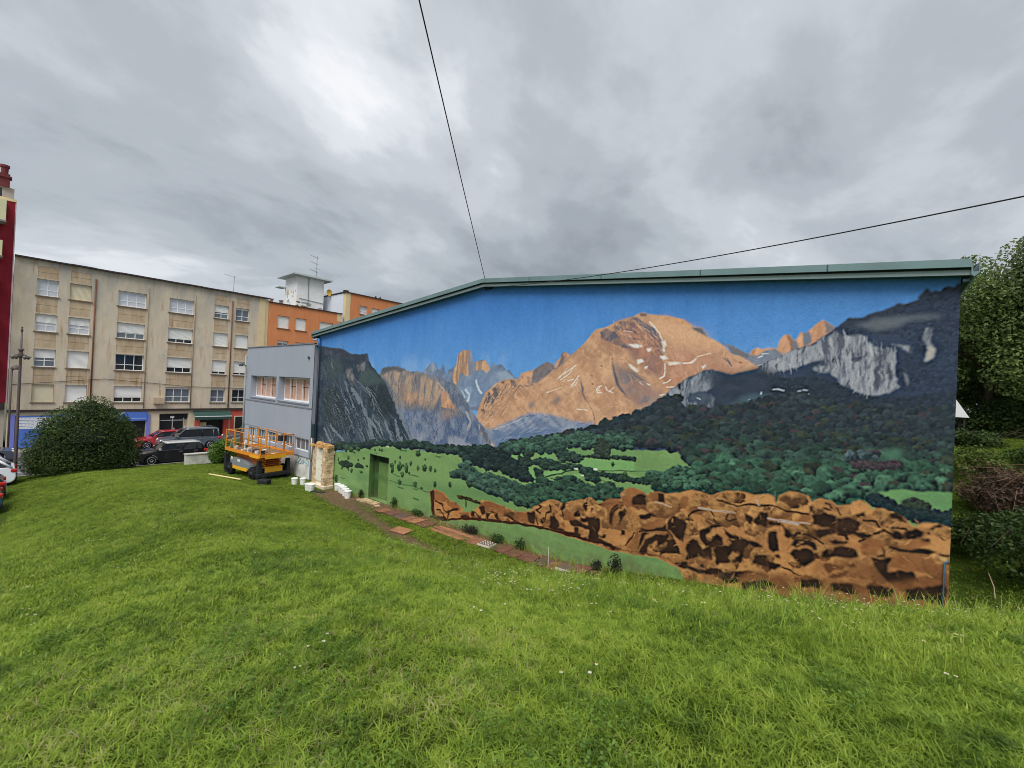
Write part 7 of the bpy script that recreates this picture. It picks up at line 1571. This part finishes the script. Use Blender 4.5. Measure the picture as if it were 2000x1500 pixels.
LP(MB().bbox(1.0, 1.35, .55, .92, 2.12, 2.45, .03), 'control_box', m_md)
LP(MB().tube([(.6, -.94, RT), (.6, -.94, 2.1), (.15, -.94, 2.1)], .018, 6), 'gate_bar', m_or, True)
lm = lift.matrix_basis.copy() if False else None
lc, ls = math.cos(R_(7)), math.sin(R_(7))
def on_lift(x, y, z=DZ + .102): return (lift.location.x + x * lc - y * ls, lift.location.y + x * ls + y * lc, lift.location.z + z)

# ------------------------------------------------------------------ paint buckets and loose things
m_bkt = mat('white bucket plastic', (.9, .9, .89), .4, .02, 5); m_wire = mat('wire', A(150, 150, 150), .4)
def bucket(label, loc, r=.15, h=.3, m=None, lid=True, group='white paint buckets on the grass', name='paint_bucket'):
    t = thing(name, loc, label, 'bucket', rnd.uniform(0, 6.28), group); m = m or m_bkt
    MB().lathe([(r * .82, 0), (r * .97, h * .86), (r * 1.05, h * .86), (r * 1.05, h * .95), (r, h * .96), (r * .96, h * .96), (r * .80, .02)] if not lid else [(r * .82, 0), (r * .97, h * .84), (r * 1.04, h * .84), (r * 1.04, h * .88)], (0, 0, 0), 18).build('body', m, t, False, True)
    if lid: MB().lathe([(r * 1.0, h * .885), (r * 1.07, h * .89), (r * 1.07, h * .98), (r * .98, h), (r * .5, h * .985)], (0, 0, 0), 18).build('lid', m, t, False, True)
    MB().tube([(r * 1.04 * math.cos(a), -r * .2 - r * .75 * math.sin(a), h * .8 - h * .35 * math.sin(a)) for a in np.linspace(0, math.pi, 9)], .004, 4).build('handle', m_wire, t, False, True)
    return t
for x, y, lab in ((.28, -1.15, 'white paint bucket left of the pair nearest the annex wall'), (.55, -.82, 'white paint bucket right of the pair nearest the annex wall'), (2.0, -1.2, 'white paint bucket at the back of the touching pair before the cabinet'), (2.32, -1.18, 'white paint bucket at the front of the touching pair before the cabinet'),
                  (3.0, -.12, 'first and farthest bucket in the slanting row of five'), (3.42, -.16, 'second bucket in the slanting row of five by the wall'), (3.88, -.28, 'middle bucket in the slanting row of five by the wall'), (4.4, -.45, 'fourth bucket in the slanting row of five by the wall'), (4.85, -.58, 'nearest bucket in the slanting row of five by the wall')):
    bucket(lab, (x, y, hz(x, y) + .01), .165, .36)
m_can = mat('metal can', A(150, 150, 146), .35, .15, 8, metal=.3)
for x, y, r, h, m, lab in ((.1, -.6, .13, .24, m_bkt, 'white bucket on the lift platform left of the cans'), (.5, -.72, .11, .2, m_can, 'grey can on the lift platform beside the white bucket'), (.85, -.5, .12, .22, mat('brown pot', A(90, 62, 44), .6), 'brown paint pot in the middle of the lift platform'), (1.2, -.7, .12, .2, m_bkt, 'white pot near the front corner of the lift platform'), (1.55, -.55, .14, .22, mat('dark tub', (.02, .02, .02), .5), 'dark tub at the front end of the lift platform'), (-.6, -.7, .12, .22, m_can, 'grey can at the rear of the lift platform'), (1.0, -.2, .12, .2, m_bkt, 'white pot behind the brown pot on the lift platform'), (-1.3, -.7, .13, .2, m_bkt, 'white tub by the rear rail of the lift platform')):
    bucket(lab, on_lift(x, y), r, h, m, False, 'pots on the lift platform', 'paint_pot')
def simple(name, b, m, loc, label, cat, rz_=0., group=None, part='body'):
    t = thing(name, loc, label, cat, rz_, group); b.build(part, m, t, False, True); return t
bx = simple('canister', MB().bbox(-.14, .14, -.1, .1, 0, .42, .03), mat('white canister', A(220, 220, 216)), on_lift(-1.0, -.3), 'white square canister with a dark label on the lift platform', 'canister', R_(7)); MB().box(.142, .147, -.07, .07, .1, .34).box(-.09, .09, -.107, -.102, .1, .34).build('sticker', mat('dark sticker', A(70, 80, 72)), bx, False, True); MB().tube([(-.1, 0, .42), (-.08, 0, .5), (.06, 0, .5), (.08, 0, .42)], .015, 5).build('handle', m_bkt, bx, False, True)
bd = thing('leaning_board', on_lift(-1.55, -.3), 'brown board standing upright at the rear of the lift platform', 'board', R_(7)); MB().prism([(-.02, 0), (.02, 0), (.1, .95), (.06, .95)], -.12, .12, 'y').build('panel', mat('brown board', A(140, 100, 66), .8, .2, 3), bd, False, True)
gb = thing('green_sheet', on_lift(-1.75, -.6), 'pale green sheet leaning on the rear rail of the lift', 'sheet', R_(7)); MB().prism([(-.2, .0), (-.17, .0), (.2, .62), (.17, .64)], -.2, .2, 'y').build('panel', mat('pale green sheet', A(170, 206, 180), .5), gb, False, True)
tr_ = thing('paint_tray', on_lift(1.7, .1), 'white paint tray lying at the front of the lift platform', 'tray', R_(12)); MB().bbox(-.2, .2, -.14, .14, 0, .05, .015).build('tray', m_bkt, tr_, False, True); MB().box(-.16, .16, -.1, .1, .051, .054).build('paint_film', mat('ochre paint', A(190, 130, 60)), tr_, False, True)
for x, y, lab in ((.3, -.35, 'crumpled dark cloth in the middle of the lift platform'), (-.2, -.75, 'crumpled pale cloth near the rear of the lift platform')):
    t = thing('paint_rag', on_lift(x, y), lab, 'rag', .4, 'rags on the lift'); bm = bmesh.new(); bmesh.ops.create_icosphere(bm, subdivisions=3, radius=.17)
    for v in bm.verts: n = fbm(np.array([v.co.x * 8 + 30]), np.array([v.co.y * 8 + v.co.z * 5 + 30]), 3)[0]; v.co *= .6 + .8 * n; v.co.z = max(0, v.co.z * .7 + .05)
    MB().bm(bm).build('cloth', mat('dark cloth' if 'dark' in lab else 'pale cloth', A(60, 62, 80) if 'dark' in lab else A(190, 186, 180), .9, .2, 8), t, False, True)
bag = thing('tool_bag', (-.75, -2.3, hz(-.75, -2.3) - .01), 'black tool bag lying on the grass in front of the lift', 'bag', .5)
MB().bbox(-.3, .3, -.18, .18, 0, .3, .07).build('body', mat('black nylon', (.02, .022, .026), .7, .2, 8), bag, True, True)
MB().tube([(-.15, .0, .29), (-.12, .0, .42), (.12, .0, .42), (.15, .0, .29)], .015, 6).build('handle', m_md, bag, False, True); MB().bbox(-.25, -.05, -.2, -.14, .03, .13, .02).build('pocket', m_md, bag, False, True)
pk = thing('pallet_plank', (-3.3, -3.42, hz(-3.3, -3.42) - .01), 'pale wooden plank on small blocks lying on the grass left of the lift', 'plank', math.atan2(.82, 2.4))
MB().bbox(-1.3, 1.3, -.06, .06, .09, .125, .006).build('board', mat('pale pine', A(222, 200, 150), .8, .12, 4, stretch=(1, 8, 8)), pk, False, True)
for x in (-1.1, -.75, -.1, .3, .75, 1.1): MB().bbox(x - .07, x + .07, -.05, .05, 0, .089, .005).build('block', mat('dark timber', A(90, 66, 44), .9, .2, 6), pk, False, True)
dc = thing('black_sheet', (2.75, -1.05, hz(2.75, -1.05)), 'black plastic sheet lying behind the touching pair of buckets', 'sheet', .3); MB().bbox(-.4, .4, -.12, .12, 0, .05, .02).build('sheet', m_md, dc, False, True)
# stone cabinet with three white doors
cab = thing('meter_cabinet', (1.65, -.3, hz(1.6, -.4)), 'beige stone meter cabinet with a ragged cap and white doors beside the mural', 'cabinet')
m_sto = mat('rough beige stone', A(176, 146, 112), .95, .35, 5, 1.0, bscale=14, col2=A(206, 182, 150)); m_cap = mat('rubble cap', A(190, 150, 98), .95, .3, 8, 1.0); m_cdoor = mat('cabinet door', A(226, 220, 204), .5, .05, 2)
CX0, CX1, CY0, CY1, CZ1 = .98, 2.35, -.56, -.04, 2.3
MB().bbox(CX0, CX0 + .3, CY0, CY1, -.05, CZ1, .02).build('pillar', m_sto, cab); MB().bbox(CX1 - .3, CX1, CY0 + .002, CY1, -.05, CZ1 - .002, .02).build('pillar', m_sto, cab)
MB().box(CX0 + .302, CX1 - .302, CY0 + .12, CY1, .3, CZ1 - .01).build('back_box', m_cdoor, cab); MB().bbox(CX0 - .06, CX1 + .08, CY0 - .06, CY1, -.1, .3, .03).build('plinth', mat('pale plinth', A(206, 192, 170), .9, .2, 5, .5), cab)
for k in range(3):
    z = .48 + k * .58; d = MB().bbox(CX0 + .31, CX1 - .31, CY0 + .06, CY0 + .118, z, z + .56, .012).build('door', m_cdoor, cab); MB().box(CX1 - .44, CX1 - .41, CY0 + .04, CY0 + .058, z + .24, z + .34).build('latch', m_can, d)
rk = random.Random(3)
for k in range(26):
    x, y = rk.uniform(CX0 - .02, CX1 + .04), rk.uniform(CY0 - .04, CY1 - .1); s = rk.uniform(.08, .17); MB().bbox(x - s, x + s, y - s * .7, y + s * .7, CZ1 - .06 + rk.uniform(0, .05), CZ1 + rk.uniform(.05, .2), .03).build('stone', m_cap, cab)
for k in range(22):
    s = rk.uniform(.06, .14); z = rk.uniform(.4, CZ1 - .1); y = rk.uniform(CY0 + .05, CY1 - .08); MB().bbox(CX1 - .02, CX1 + rk.uniform(.012, .03), y - s, y + s, z - s * .7, z + s * .7, .01).build('stone', m_sto, cab)
stp = thing('door_step', (6.45, -.2, hz(6.4, -.2)), 'rough pale stone step under the painted door', 'step'); MB().bbox(5.62, 7.4, -.42, -.01, .0, .29, .03).build('slab', mat('pale broken stone', A(206, 180, 142, 1.1), .95, .25, 5, .8), stp)
for k in range(9): x = 5.7 + k * .2; s = rk.uniform(.05, .1); MB().bbox(x - s, x + s, -.6 + rk.uniform(0, .1), -.4, hz(x, -.5) - .03, hz(x, -.5) + rk.uniform(.05, .12), .02).build('rubble', mat('pale broken stone', A(206, 180, 142)), stp)
# boards laid as a path along the wall
m_bd = [mat('terracotta board', A(150, 104, 80, 1.2), .95, .35, 5, .3), mat('brown board flat', A(122, 84, 68, 1.2), .95, .35, 5, .3), mat('orange board', A(176, 124, 90, 1.2), .95, .3, 5, .3), mat('grey brown board', A(106, 86, 76, 1.2), .95, .35, 5, .3)]
ORD = ['first', 'second', 'third', 'fourth', 'fifth', 'sixth', 'seventh', 'eighth', 'ninth', 'tenth', 'eleventh', 'twelfth', 'thirteenth', 'fourteenth', 'fifteenth']
def board(x, y, lx, ly, rz_, m, label, cat='board', thick=.03):
    t = thing('path_board', (x, y, hz(x, y) + .025), label, cat, rz_, 'boards laid along the mural')
    dzdx = (hz(x + .3, y) - hz(x - .3, y)) / .6; t.rotation_euler = (rk.uniform(-.07, .07), -math.atan(dzdx) + rk.uniform(-.06, .06), rz_)
    MB().bbox(-lx / 2, lx / 2, -ly / 2, ly / 2, 0, thick, .006).build('panel', m, t, False, True); return t
bxs = [(8.25, 0), (8.85, 1), (9.45, 3), (10.0, 0), (10.5, 2), (11.1, 1)]
for i, (x, k) in enumerate(bxs): board(x, -.78 + rk.uniform(-.05, .05), .52, .62, rk.uniform(-.12, .12), m_bd[k], ORD[i] + ' board from the door step in the path along the mural')
for i, y in enumerate((-.95, -.72, -.5)): board(12.4 + .1 * i, y, 1.9, .19, .03 * (i - 1), m_bd[2] if i != 1 else m_bd[0], ('nearest', 'middle', 'wall side')[i] + ' of three long orange planks in the path', 'plank')
board(13.75, -.72, .6, .6, .1, m_bd[0], 'board right after the long planks in the path')
bx2 = [(14.95, 1), (15.5, 1), (16.05, 1), (16.6, 3)]
for i, (x, k) in enumerate(bx2): board(x, -.68 + rk.uniform(-.04, .04), .5, .6, rk.uniform(-.1, .1), m_bd[k], ORD[i] + ' board right of the dotted crate in the path')
board(17.1, -.7, .48, .55, .1, m_bd[0], 'orange board just beyond the leaning stick'); board(17.95, -.62, .5, .5, -.1, m_bd[1], 'last brown board of the path by the dark bushes')
board(11.15, -1.95, .7, .5, .2, m_bd[2], 'single orange board lying apart on the trodden grass')
def crate(x, y, label, dots):
    t = thing('egg_crate', (x, y, hz(x, y) + .02), label, 'crate', .1, 'crates on the path')
    MB().bbox(-.24, .24, -.2, .2, 0, .06, .01).build('tray', mat('grey tray', A(110, 92, 80, 1.1), .8, .15, 6), t, False, True)
    MB().box(-.25, .25, -.22, -.205, 0, .07).box(.245, .258, -.2, .2, 0, .07).build('rim', mat('off white cup', A(196, 190, 180), .6), t, False, True)
    if dots:
        for i in range(4):
            for j in range(3): MB().lathe([(.022, 0), (.026, .03), (.018, .035)], (-.16 + i * .105, -.12 + j * .12, .061), 8).build('cup', mat('off white cup', A(196, 190, 180), .6), t, False, True)
    return t
crate(14.3, -.72, 'grey tray with white dotted cups on the path', True); crate(17.5, -.72, 'grey tray with pale rim near the right end of the path', False)
sk = thing('leaning_stick', (16.95, -.85, hz(16.95, -.85)), 'thin pale stick standing upright in the path', 'stick'); MB().tube([(16.95, -.85, hz(16.95, -.85) - .05), (16.93, -.83, hz(16.95, -.85) + .6)], .012, 5).build('stick', mat('pale stick', A(190, 190, 170)), sk)

rub = MB(); r9 = random.Random(77)
for k in range(420):
    x = r9.uniform(3.2, 18.6); y = -.06 - abs(r9.gauss(0, .55)); s = r9.uniform(.012, .05); z = hz(x, y)
    c = [(x + s * r9.uniform(.6, 1.2) * a, y + s * r9.uniform(.6, 1.2) * b, z - .01 + (s * r9.uniform(.6, 1.1) if t else 0)) for a, b, t in ((-1, -1, 0), (1, -1, 0), (1, 1, 0), (-1, 1, 0), (-.6, -.6, 1), (.6, -.6, 1), (.6, .6, 1), (-.6, .6, 1))]
    rub.add(c, [(0, 3, 2, 1), (4, 5, 6, 7), (0, 1, 5, 4), (1, 2, 6, 5), (2, 3, 7, 6), (3, 0, 4, 7)])
ro = rub.build('rubble', mat('brick and mortar rubble', A(150, 112, 88, 1.2), .95, .4, 9)); setp(ro, 'crumbs of brick and mortar strewn along the foot of the mural', 'rubble', None, 'stuff')
# ------------------------------------------------------------------ grass, meadow stems and flowers: geometry spread over the lawn
def tuft(nb, hmin, hmax, spread, width, lean, seed, seg=3):
    r = random.Random(seed); m = MB()
    for k in range(nb):
        a = r.uniform(0, 6.283); d = spread * math.sqrt(r.random()); bx_, by_ = d * math.cos(a), d * math.sin(a)
        h = r.uniform(hmin, hmax); l = r.uniform(.15, 1.0) * lean * h; la = r.uniform(0, 6.283); w = width * r.uniform(.7, 1.25)
        wx, wy = -math.sin(la + r.uniform(-.6, .6)) * w, math.cos(la) * w; vs = []
        for i in range(seg):
            t = i / seg; z = h * (t - .22 * t * t * lean); o = l * t * t; s = (1 - t * .55)
            vs += [(bx_ + math.cos(la) * o - wx * s, by_ + math.sin(la) * o - wy * s, z), (bx_ + math.cos(la) * o + wx * s, by_ + math.sin(la) * o + wy * s, z)]
        vs.append((bx_ + math.cos(la) * l, by_ + math.sin(la) * l, h * (1 - .22 * lean)))
        fs = [(2 * i, 2 * i + 1, 2 * i + 3, 2 * i + 2) for i in range(seg - 1)] + [(2 * seg - 2, 2 * seg - 1, 2 * seg)]
        m.add(vs, fs)
    return m
def grass_mat(name, dark, mid, light, dry):
    m = bpy.data.materials.new(name); m.use_nodes = True; t = m.node_tree; b = t.nodes['Principled BSDF']; o = t.nodes['Material Output']
    b.inputs['Roughness'].default_value = .5; b.inputs['Specular IOR Level'].default_value = .35
    g = t.nodes.new('ShaderNodeNewGeometry'); oi = t.nodes.new('ShaderNodeObjectInfo')
    n = t.nodes.new('ShaderNodeTexNoise'); n.inputs['Scale'].default_value = .75; n.inputs['Detail'].default_value = 5; t.links.new(g.outputs['Position'], n.inputs['Vector'])
    def math_(op, a, b_, c=None):
        q = t.nodes.new('ShaderNodeMath'); q.operation = op
        for i, v in enumerate((a, b_, c)):
            if v is None: continue
            if isinstance(v, (int, float)): q.inputs[i].default_value = v
            else: t.links.new(v, q.inputs[i])
        return q.outputs[0]
    nb_ = t.nodes.new('ShaderNodeTexNoise'); nb_.inputs['Scale'].default_value = 5.5; nb_.inputs['Detail'].default_value = 3; t.links.new(g.outputs['Position'], nb_.inputs['Vector'])
    f = math_('ADD', math_('MULTIPLY', g.outputs['Random Per Island'], .42), math_('ADD', math_('MULTIPLY_ADD', nb_.outputs['Fac'], 1.2, -.47), math_('MULTIPLY_ADD', n.outputs['Fac'], 1.0, -.36)))
    r = t.nodes.new('ShaderNodeValToRGB'); e = r.color_ramp.elements; e[0].position = .08; e[0].color = dark + (1,); e[1].position = .98; e[1].color = dry + (1,)
    q = e.new(.42); q.color = mid + (1,); q = e.new(.8); q.color = light + (1,)
    t.links.new(f, r.inputs[0]); t.links.new(r.outputs[0], b.inputs['Base Color'])
    tr = t.nodes.new('ShaderNodeBsdfTranslucent'); t.links.new(r.outputs[0], tr.inputs[0]); mx = t.nodes.new('ShaderNodeMixShader'); mx.inputs[0].default_value = .38
    t.links.new(b.outputs[0], mx.inputs[1]); t.links.new(tr.outputs[0], mx.inputs[2]); t.links.new(mx.outputs[0], o.inputs[0]); return m
def scatter(name, mb, m, attr, smin, smax, seed, label, cat, mats=None, tilt=.25):
    me = bpy.data.meshes.new(name); me.from_pydata(mb.v, [], mb.f); me.update()
    for q in (mats or [m]): me.materials.append(q)
    if mats: me.polygons.foreach_set('material_index', mb.mi)
    o = bpy.data.objects.new(name, me); COL.objects.link(o); setp(o, label, cat, None, 'stuff')
    ng = bpy.data.node_groups.new(name, 'GeometryNodeTree'); ng.interface.new_socket('Geometry', in_out='INPUT', socket_type='NodeSocketGeometry'); ng.interface.new_socket('Geometry', in_out='OUTPUT', socket_type='NodeSocketGeometry')
    N = ng.nodes.new; Lk = ng.links.new
    gi, go = N('NodeGroupInput'), N('NodeGroupOutput'); oi = N('GeometryNodeObjectInfo'); oi.inputs['Object'].default_value = lawn; oi.transform_space = 'RELATIVE'
    na = N('GeometryNodeInputNamedAttribute'); na.data_type = 'FLOAT'; na.inputs['Name'].default_value = attr
    dp = N('GeometryNodeDistributePointsOnFaces'); dp.inputs['Seed'].default_value = seed; Lk(oi.outputs['Geometry'], dp.inputs['Mesh']); Lk(na.outputs[0], dp.inputs['Density'])
    ip = N('GeometryNodeInstanceOnPoints'); Lk(dp.outputs['Points'], ip.inputs['Points']); Lk(gi.outputs[0], ip.inputs['Instance'])
    rv = N('FunctionNodeRandomValue'); rv.data_type = 'FLOAT_VECTOR'; rv.inputs[0].default_value = (-tilt, -tilt, 0); rv.inputs[1].default_value = (tilt, tilt, 6.283); Lk(rv.outputs[0], ip.inputs['Rotation'])
    rs_ = N('FunctionNodeRandomValue'); rs_.data_type = 'FLOAT'; rs_.inputs[2].default_value = smin; rs_.inputs[3].default_value = smax; rs_.inputs['Seed'].default_value = 5; Lk(rs_.outputs[1], ip.inputs['Scale'])
    Lk(ip.outputs[0], go.inputs[0])
    md = o.modifiers.new('spread', 'NODES'); md.node_group = ng; return o
mg = grass_mat('grass blades', (.075, .140, .012), (.235, .350, .032), (.38, .48, .065), (.48, .47, .16))
scatter('short_grass', tuft(26, .016, .058, .055, .0026, 1.6, 1, 4), mg, 'd_near', .5, 1.45, 1, 'short dense green grass of the near lawn', 'grass')
scatter('far_grass', tuft(20, .018, .058, .12, .0054, 1.3, 2, 3), mg, 'd_far', .55, 1.4, 2, 'short green grass of the farther lawn and slopes', 'grass')
def weedtuft(n, seed):          # flat rosettes of round leaves, like clover and plantain
    r = random.Random(seed); m = MB()
    for k in range(n):
        a = r.uniform(0, 6.283); d = .11 * math.sqrt(r.random()); x, y = d * math.cos(a), d * math.sin(a); z = r.uniform(.03, .075); s = r.uniform(.004, .0085); tx, ty = r.uniform(-.5, .5), r.uniform(-.5, .5)
        pts = [(x + s * math.cos(t), y + s * math.sin(t), z + s * (tx * math.cos(t) + ty * math.sin(t))) for t in np.linspace(0, 6.283, 7)[:-1]]
        m.add(pts, [tuple(range(6))]); m.add([(x, y, z), (x + .002, y, z), (x * .8 + .001, y * .8, 0)], [(0, 1, 2)])
    return m
mw = grass_mat('clover leaves', (.05, .11, .015), (.14, .25, .03), (.22, .34, .05), (.26, .36, .07))
scatter('clover', weedtuft(80, 8), mw, 'd_weed', .8, 1.4, 8, 'patches of clover and broad leaved weeds in the lawn', 'weeds')
ms = grass_mat('dry grass', (.16, .15, .05), (.34, .31, .13), (.46, .43, .22), (.52, .48, .3))
scatter('dry_grass', tuft(16, .03, .1, .1, .0026, 2.2, 9, 4), ms, 'd_straw', .7, 1.4, 9, 'dry straw coloured grass mixed into the lawn', 'grass')
mm_ = tuft(7, .16, .36, .06, .0028, .7, 3, 4)
scatter('meadow_grass', mm_, mg, 'd_meadow', .7, 1.25, 3, 'taller uncut grass along the crest of the lawn', 'grass')
# daisies: a stem, a ring of petals and a yellow heart
def daisy(n, hmin, hmax, seed):
    r = random.Random(seed); m = MB(); m.mi = []
    for k in range(n):
        x, y = r.uniform(-.12, .12), r.uniform(-.12, .12); h = r.uniform(hmin, hmax); lx, ly = r.uniform(-.03, .03), r.uniform(-.03, .03); n0 = len(m.f)
        m.tube([(x, y, 0), (x + lx * .5, y + ly * .5, h * .6), (x + lx, y + ly, h)], .0016, 3, False); m.mi += [0] * (len(m.f) - n0); n0 = len(m.f)
        R0 = r.uniform(.007, .011); c = (x + lx, y + ly, h)
        for p in range(7):
            a = p / 7 * 6.283; m.add([c, (c[0] + R0 * math.cos(a - .3), c[1] + R0 * math.sin(a - .3), h + .004), (c[0] + R0 * 1.25 * math.cos(a), c[1] + R0 * 1.25 * math.sin(a), h + .002), (c[0] + R0 * math.cos(a + .3), c[1] + R0 * math.sin(a + .3), h + .004)], [(0, 1, 2, 3)])
        m.mi += [1] * (len(m.f) - n0); n0 = len(m.f)
        m.lathe([(.004, .004), (.003, .008)], c, 5); m.mi += [2] * (len(m.f) - n0)
    return m
scatter('white_daisies', daisy(3, .07, .2, 4), None, 'd_flower', .6, 1.2, 4, 'scattered small white daisies in the grass', 'flowers', [mg, mat('daisy petal', (.8, .8, .78), .6), mat('daisy heart', (.7, .45, .03), .6)], .1)
scene.cycles.max_bounces = 6; scene.cycles.diffuse_bounces = 3; scene.cycles.glossy_bounces = 2; scene.cycles.transmission_bounces = 2; scene.cycles.transparent_max_bounces = 4
